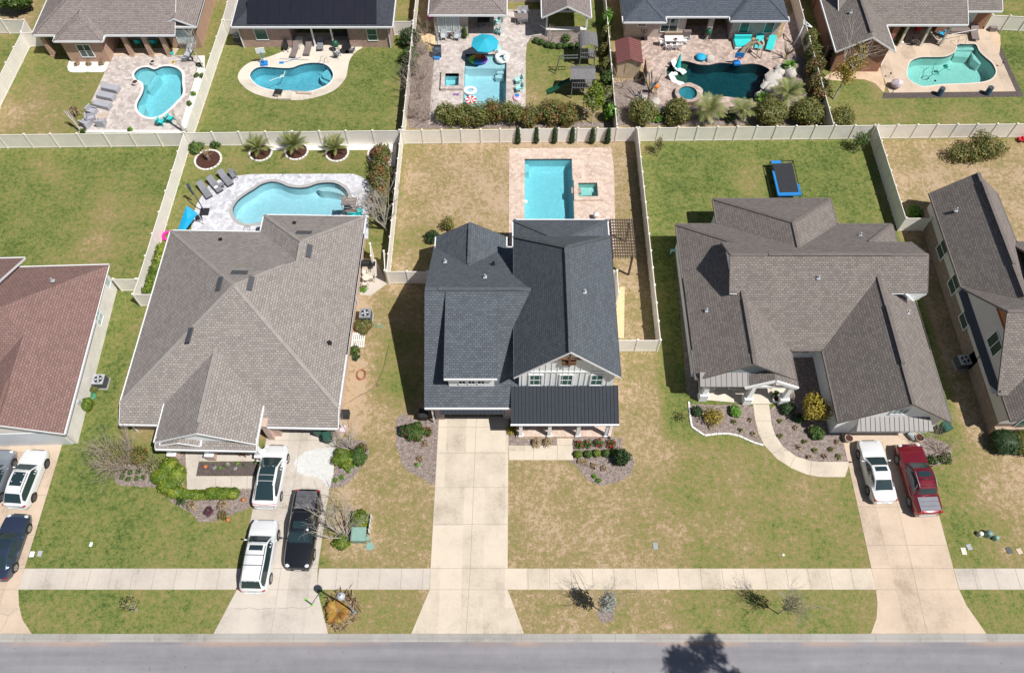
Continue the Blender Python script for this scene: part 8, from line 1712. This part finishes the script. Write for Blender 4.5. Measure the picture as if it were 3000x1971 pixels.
root = thing("closed_parasol", "closed turquoise parasol between two white pool loungers", "parasol", (*TG(1800, 0, [(715, 815)])[0], -.1)); mb = MB(); mb.cyl(0, 0, 0, 2.3, .03, 8); mb.build("pole", "grey_metal", root); mb = MB(); mb.cyl(0, 0, .7, 2.25, .3, 12, 0, .06); mb.build("canopy", "turquoise", root)
def wave(label, p, rz):
    root = thing("pool_lounger", label, "sun lounger", (*p, -.2), rz, "white moulded loungers on the sun shelf"); mb = MB(); pr = [(-.95, .18), (-.6, .3), (-.2, .16), (.15, .1), (.55, .45), (.85, .8)]
    for (a, za), (b, zb) in zip(pr, pr[1:]): mb.beam((0, a, za), (0, b, zb), .62, .09)
    mb.build("body", "white_paint", root); return root
a, b = TG(1800, 0, [(655, 735)])[0], TG(1800, 0, [(800, 840)])[0]; wave("white moulded lounger above the turquoise parasol on the sun shelf", ((a[0] + b[0]) / 2, (a[1] + b[1]) / 2), face_to(b, a)); a, b = TG(1800, 0, [(640, 900)])[0], TG(1800, 0, [(770, 975)])[0]; wave("white moulded lounger below the small white table on the sun shelf", ((a[0] + b[0]) / 2, (a[1] + b[1]) / 2), face_to(b, a))
table("small round white table standing in the sun shelf", TG(1800, 0, [(692, 870)])[0], 0, .5, .5, "white_paint", .45, True, z=-.15)
root = thing("wheelbarrow", "orange bucket and blue bag on a stand beside the wooden screen", "stand", (*TG(1800, 0, [(465, 1080)])[0], .03)); mb = MB(); mb.ball((0, 0, 1.0), .3, .25, .2, 12, 6); mb.build("bucket", "orange", root); root.name = "bucket_stand"
for a in (-.2, 0, .2): mb = MB(); mb.beam((a, a * .5, 0), (a * .3, 0, .9), .03); mb.build("leg", "black_metal", root)
mb = MB(); mb.box(-.6, -.15, -.1, .25, .95, 1.2); mb.build("bag", "blue_cloth", root)
root = thing("pedestal_fan", "round dark fan standing by the brick wall left of the white table", "fan", (*TG(1800, 0, [(325, 450)])[0], .03)); mb = MB(); mb.cyl(0, 0, 0, .04, .2, 12); mb.cyl(0, 0, .04, .9, .02, 8); mb.build("stand", "black_metal", root); mb = MB(); mb.torus((0, 0, 1.0), .3, .03, 20, 6); mb.cyl(0, 0, .97, 1.03, .1, 10); mb.build("cage", "black_metal", root)
root = thing("swing_frame", "white angled swing frame by the side fence", "frame", (*TG(1800, 0, [(2060, 520)])[0], 0)); a, b, c_, d = [Vector(q) for q in [(0, 0, 0), (.3, .2, 2.4), (1.0, -.3, 2.5), (.4, 1.0, 2.4)]]
for p, q in ((a, b), (b, c_), (b, d), (d, c_)): mb = MB(); mb.tube([p, q], .06, 8); mb.build("tube", "white_paint", root)
root = thing("exercise_bike", "blue exercise machine standing by the side fence", "exercise machine", (*TG(1800, 0, [(2110, 280)])[0], 0)); mb = MB(); mb.beam((0, -.5, .1), (0, .5, .1), .1); mb.beam((0, .3, .1), (0, .5, 1.3), .12); mb.beam((0, -.3, .1), (0, -.35, .9), .1); mb.build("frame", "blue_plastic", root); mb = MB(); mb.ball((0, -.35, .95), .18, .22, .08, 8, 5); mb.build("saddle", "black_plastic", root)
for l, tx, ty, tr, L_, n_ in [("large green palm in front of the lower edge of the dark pool", 1055, 1385, 1.4, 2.05, 30), ("airy yellow green palm right of the large palm", 1430, 1370, 1.2, 1.7, 18), ("palm with arching dark fronds by the right boulders", 1930, 1200, 1.5, 1.95, 28)]: palm(l, TG(1800, 0, [(tx, ty)])[0], tr, L_, n_, "leaf_palm", group="palms round the dark pool", droop=.8, low=-.2, up=1.1, width=.24)
palm("small bright palm above the boulders right of the dark pool", TG(1800, 0, [(1975, 820)])[0], .4, .9, 22, "leaf_bright", droop=.6, low=.1, up=1.2); palm("small bright fern palm at the lower right pool corner", TG(1800, 0, [(1690, 1160)])[0], .3, .8, 20, "leaf_bright", droop=.8); palm("low dark cycad between the two larger palms", TG(1800, 0, [(1310, 1370)])[0], .25, .8, 22, "leaf_dark", droop=.7)
bare("leafless dark palm by the tan slide in the far bed", TG(1800, 0, [(1960, 680)])[0], 10, 2.4, (0, .1), 0, .05, "bark", seed=131, fan=.7, cat="tree", name="dead_palm", trunk=.6); bare("curly barked leaning trunk below the wooden screen", TG(1800, 0, [(375, 1210)])[0], 5, 2.2, (.05, .2), 1, .09, "bark", seed=132, fan=.5, cat="tree", name="dead_palm", trunk=1.6)
bare("leafless shrub beside the maroon roofed shed", TG(1800, 0, [(90, 1000)])[0], 8, 2.6, (0, .1), 3, .025, "twig", seed=133, fan=.6); bare("leafless shrub in the lower left corner of the dark pool garden", TG(1800, 0, [(120, 1250)])[0], 7, 2.2, (0, .1), 3, .025, "twig", seed=134, fan=.6)
bl_ = ["rounded olive bush at the left end of the hedge behind the trampoline lawn", "rounded olive bush left of the large green palm", "rounded olive bush right of the airy yellow green palm", "rounded olive bush at the right end by the side fence"]
for k, (tx, r) in enumerate([(310, 1.75), (700, 1.6), (1760, 1.95), (2170, 1.85)]): bush(bl_[k], TG(1800, 0, [(tx, 1375)])[0], r, 2.4, "leaf_olive", 3800, .13, group="olive bushes along the back fence", extra=[("leaf_rust", 400, .11)], f=.6, lo=.4)
bush("bright green low plant between the two left olive bushes", TG(1800, 0, [(500, 1370)])[0], .7, .5, "leaf_bright", 420, .16, core=False, lo=.1)
for k, (tx, ty, r, h_, m) in enumerate([(2210, 560, .9, 2.4, "leaf_olive"), (2230, 720, 1.0, 2.5, "leaf_olive"), (2250, 880, 1.1, 2.6, "leaf_rust"), (2260, 1050, 1.0, 2.4, "leaf_rust"), (2300, 1200, .9, 2.2, "leaf_rust")]):
    bush(["olive shrub on the side fence by the white frame, uppermost of five", "second shrub from the top on the side fence right of the dark pool", "rusty middle shrub of five on the side fence right of the dark pool", "rusty fourth shrub on the side fence right of the dark pool", "rusty lowest shrub of five on the side fence right of the dark pool"][k], TG(1800, 0, [(tx, ty)])[0], r, h_, m, 1500, .13, core=False, lo=.3, group="shrubs on the side fence right of the dark pool", extra=[("leaf_rust", 200, .12)])
# ---- back row garden 5 ----
bare("leaning tree with sparse yellow leaves in front of the red brick gable", TG(2400, 0, [(165, 1140)])[0], 4, 4.6, (.25, .35), 3, .07, "bark_pale", seed=141, fan=.45, cat="tree", name="leaning_tree", trunk=2.0, leaves=("leaf_yellow", 1500, .14, [(.3, .8, 3.0, 1.2, .9, .9), (1.2, 1.2, 3.8, 1.1, .9, .7), (.6, .4, 2.4, .8, .8, .6), (1.5, 2.0, 4.6, .7, .7, .6)]))
bush("olive weeping shrub in the lower left corner of the teal pool garden", TG(2400, 0, [(250, 1390)])[0], 1.5, 1.6, "leaf_olive", 1800, .12, core=False, lo=.2)
root = thing("closed_parasol", "crumpled pale mauve parasol tipped over on the peach deck", "parasol", (*TG(2400, 0, [(870, 1000)])[0], .03)); mb = MB(); mb.ball((0, 0, .45), .55, .55, .5, 11, 7, 0, .15, 5); mb.build("canopy", "lavender", root); mb = MB(); mb.beam((-.1, -.2, 0), (-.5, -.9, .05), .05); mb.build("pole", "grey_metal", root)
for tx, ty, l in [(1370, 1090, "left blue barrel at the lower edge of the peach deck"), (1920, 1080, "right blue barrel at the lower edge of the peach deck")]:
    root = thing("blue_barrel", l, "barrel", (*TG(2400, 0, [(tx, ty)])[0], 0), 0, "blue barrels below the teal pool"); mb = MB(); mb.cyl(0, 0, 0, .88, .28, 18); 
    for z in (.28, .58): mb.torus((0, 0, z), .275, .02, 18, 6)
    mb.build("drum", "navy_shade" if False else "blue_barrel", root); mb = MB(); mb.cyl(0, 0, .885, .92, .26, 18); mb.build("lid", "dark_grey", root)
root = thing("outdoor_sofa", "dark brown corner sofa on the peach deck behind the teal pool", "sofa", (*TG(2400, 0, [(1610, 345)], .3)[0], .03)); mb = MB(); mb.box(-1.1, 1.1, -.4, .4, .1, .45); mb.build("seat", "lounge_brown", root); mb = MB(); mb.box(-1.1, 1.1, .25, .42, .45, .8); mb.build("backrest", "lounge_brown", root)
lounger("dark brown lounger right of the corner sofa", TG(2400, 0, [(1775, 390)], .3)[0], R(-8), "lounge_brown", "black_metal", W=.75)
boxy("storage_box", "dark box at the brick corner by the upper right fence", "box", TG(2400, 0, [(1975, 350)])[0], (.7, .55, .5), "lounge_brown"); cable("long white pole lying on the dark sofa", TG(2400, 0, [(1510, 400), (1800, 345)], .9), .03, "float_white", "pool_pole", "pole", .95)
adirondack("blue cushioned chair at the porch edge behind the teal pool, left", TG(2400, 0, [(1095, 480)], .3)[0], R(160), "grey_wood"); adirondack("blue cushioned chair at the porch posts behind the teal pool, right", TG(2400, 0, [(1415, 400)], .3)[0], R(200), "blue_cloth"); chair("red chair in the shade of the red brick porch", TG(2400, 0, [(1120, 350)], .3)[0], R(180), "red")
table("narrow grey wooden table between the porch posts", TG(2400, 0, [(1350, 430)], .4)[0], R(-35), 1.3, .4, "grey_wood", .7)
cable("coiled pool cleaner hose lying in the teal pool", TG(2400, 0, [(1370, 690), (1330, 720), (1320, 780), (1300, 800), (1340, 825), (1390, 810), (1370, 780), (1330, 785), (1310, 810), (1360, 820), (1440, 760), (1520, 775)]), .03, "hose_teal", "pool_hose", "hose", -.35)
mb = MB(); mb.box(-.2, .2, -.18, .18, 0, .15); mb.ball((0, 0, .18), .2, .18, .12, 10, 6); tag(mb.build("pool_cleaner", "hose_teal", None, (*TG(2400, 0, [(1470, 725)])[0], -.5)), "teal robotic pool cleaner under water in the teal pool", "pool cleaner")
for tx, ty, l in [(795, 890, "small dark torch light at the left deck edge of the teal pool"), (1300, 975, "small dark torch light at the lower edge of the teal pool"), (2075, 768, "small dark drain ornament at the right deck edge")]: mb = MB(); mb.cyl(0, 0, 0, .5, .015, 6); mb.cyl(0, 0, .5, .56, .1, 12); tag(mb.build("garden_light", "black_metal", None, (*TG(2400, 0, [(tx, ty)])[0], .03)), l, "light")
boxy("storage_box", "small white propane tank by the red brick pillar", "tank", TG(2400, 0, [(925, 515)])[0], (.35, .35, .45), "float_white")
root = thing("garden_arch", "black shelf with tools in the shade left of the red brick gable", "shelf", (*TG(2400, 0, [(110, 720)])[0], 0)); 
for z in (.4, .9, 1.4): mb = MB(); mb.box(-.4, .4, -.2, .2, z, z + .04); mb.build("shelf_board", "black_metal", root)
for a in (-.38, .38): mb = MB(); mb.box(a - .02, a + .02, -.2, .2, 0, 1.5); mb.build("leg", "black_metal", root)
root.name = "metal_shelf"
mb = MB(); mb.tube([(0, 0, 1.6), (0, 0, .6), (.1, 0, 0)], .03, 6); mb.tube([(-.3, .1, 1.6), (.3, .1, 1.6)], .03, 6); tag(mb.build("hose_stand", "white_paint", None, (*TG(2400, 0, [(45, 680)])[0], 0)), "white pipe stand in the shade beside the red brick house", "stand")
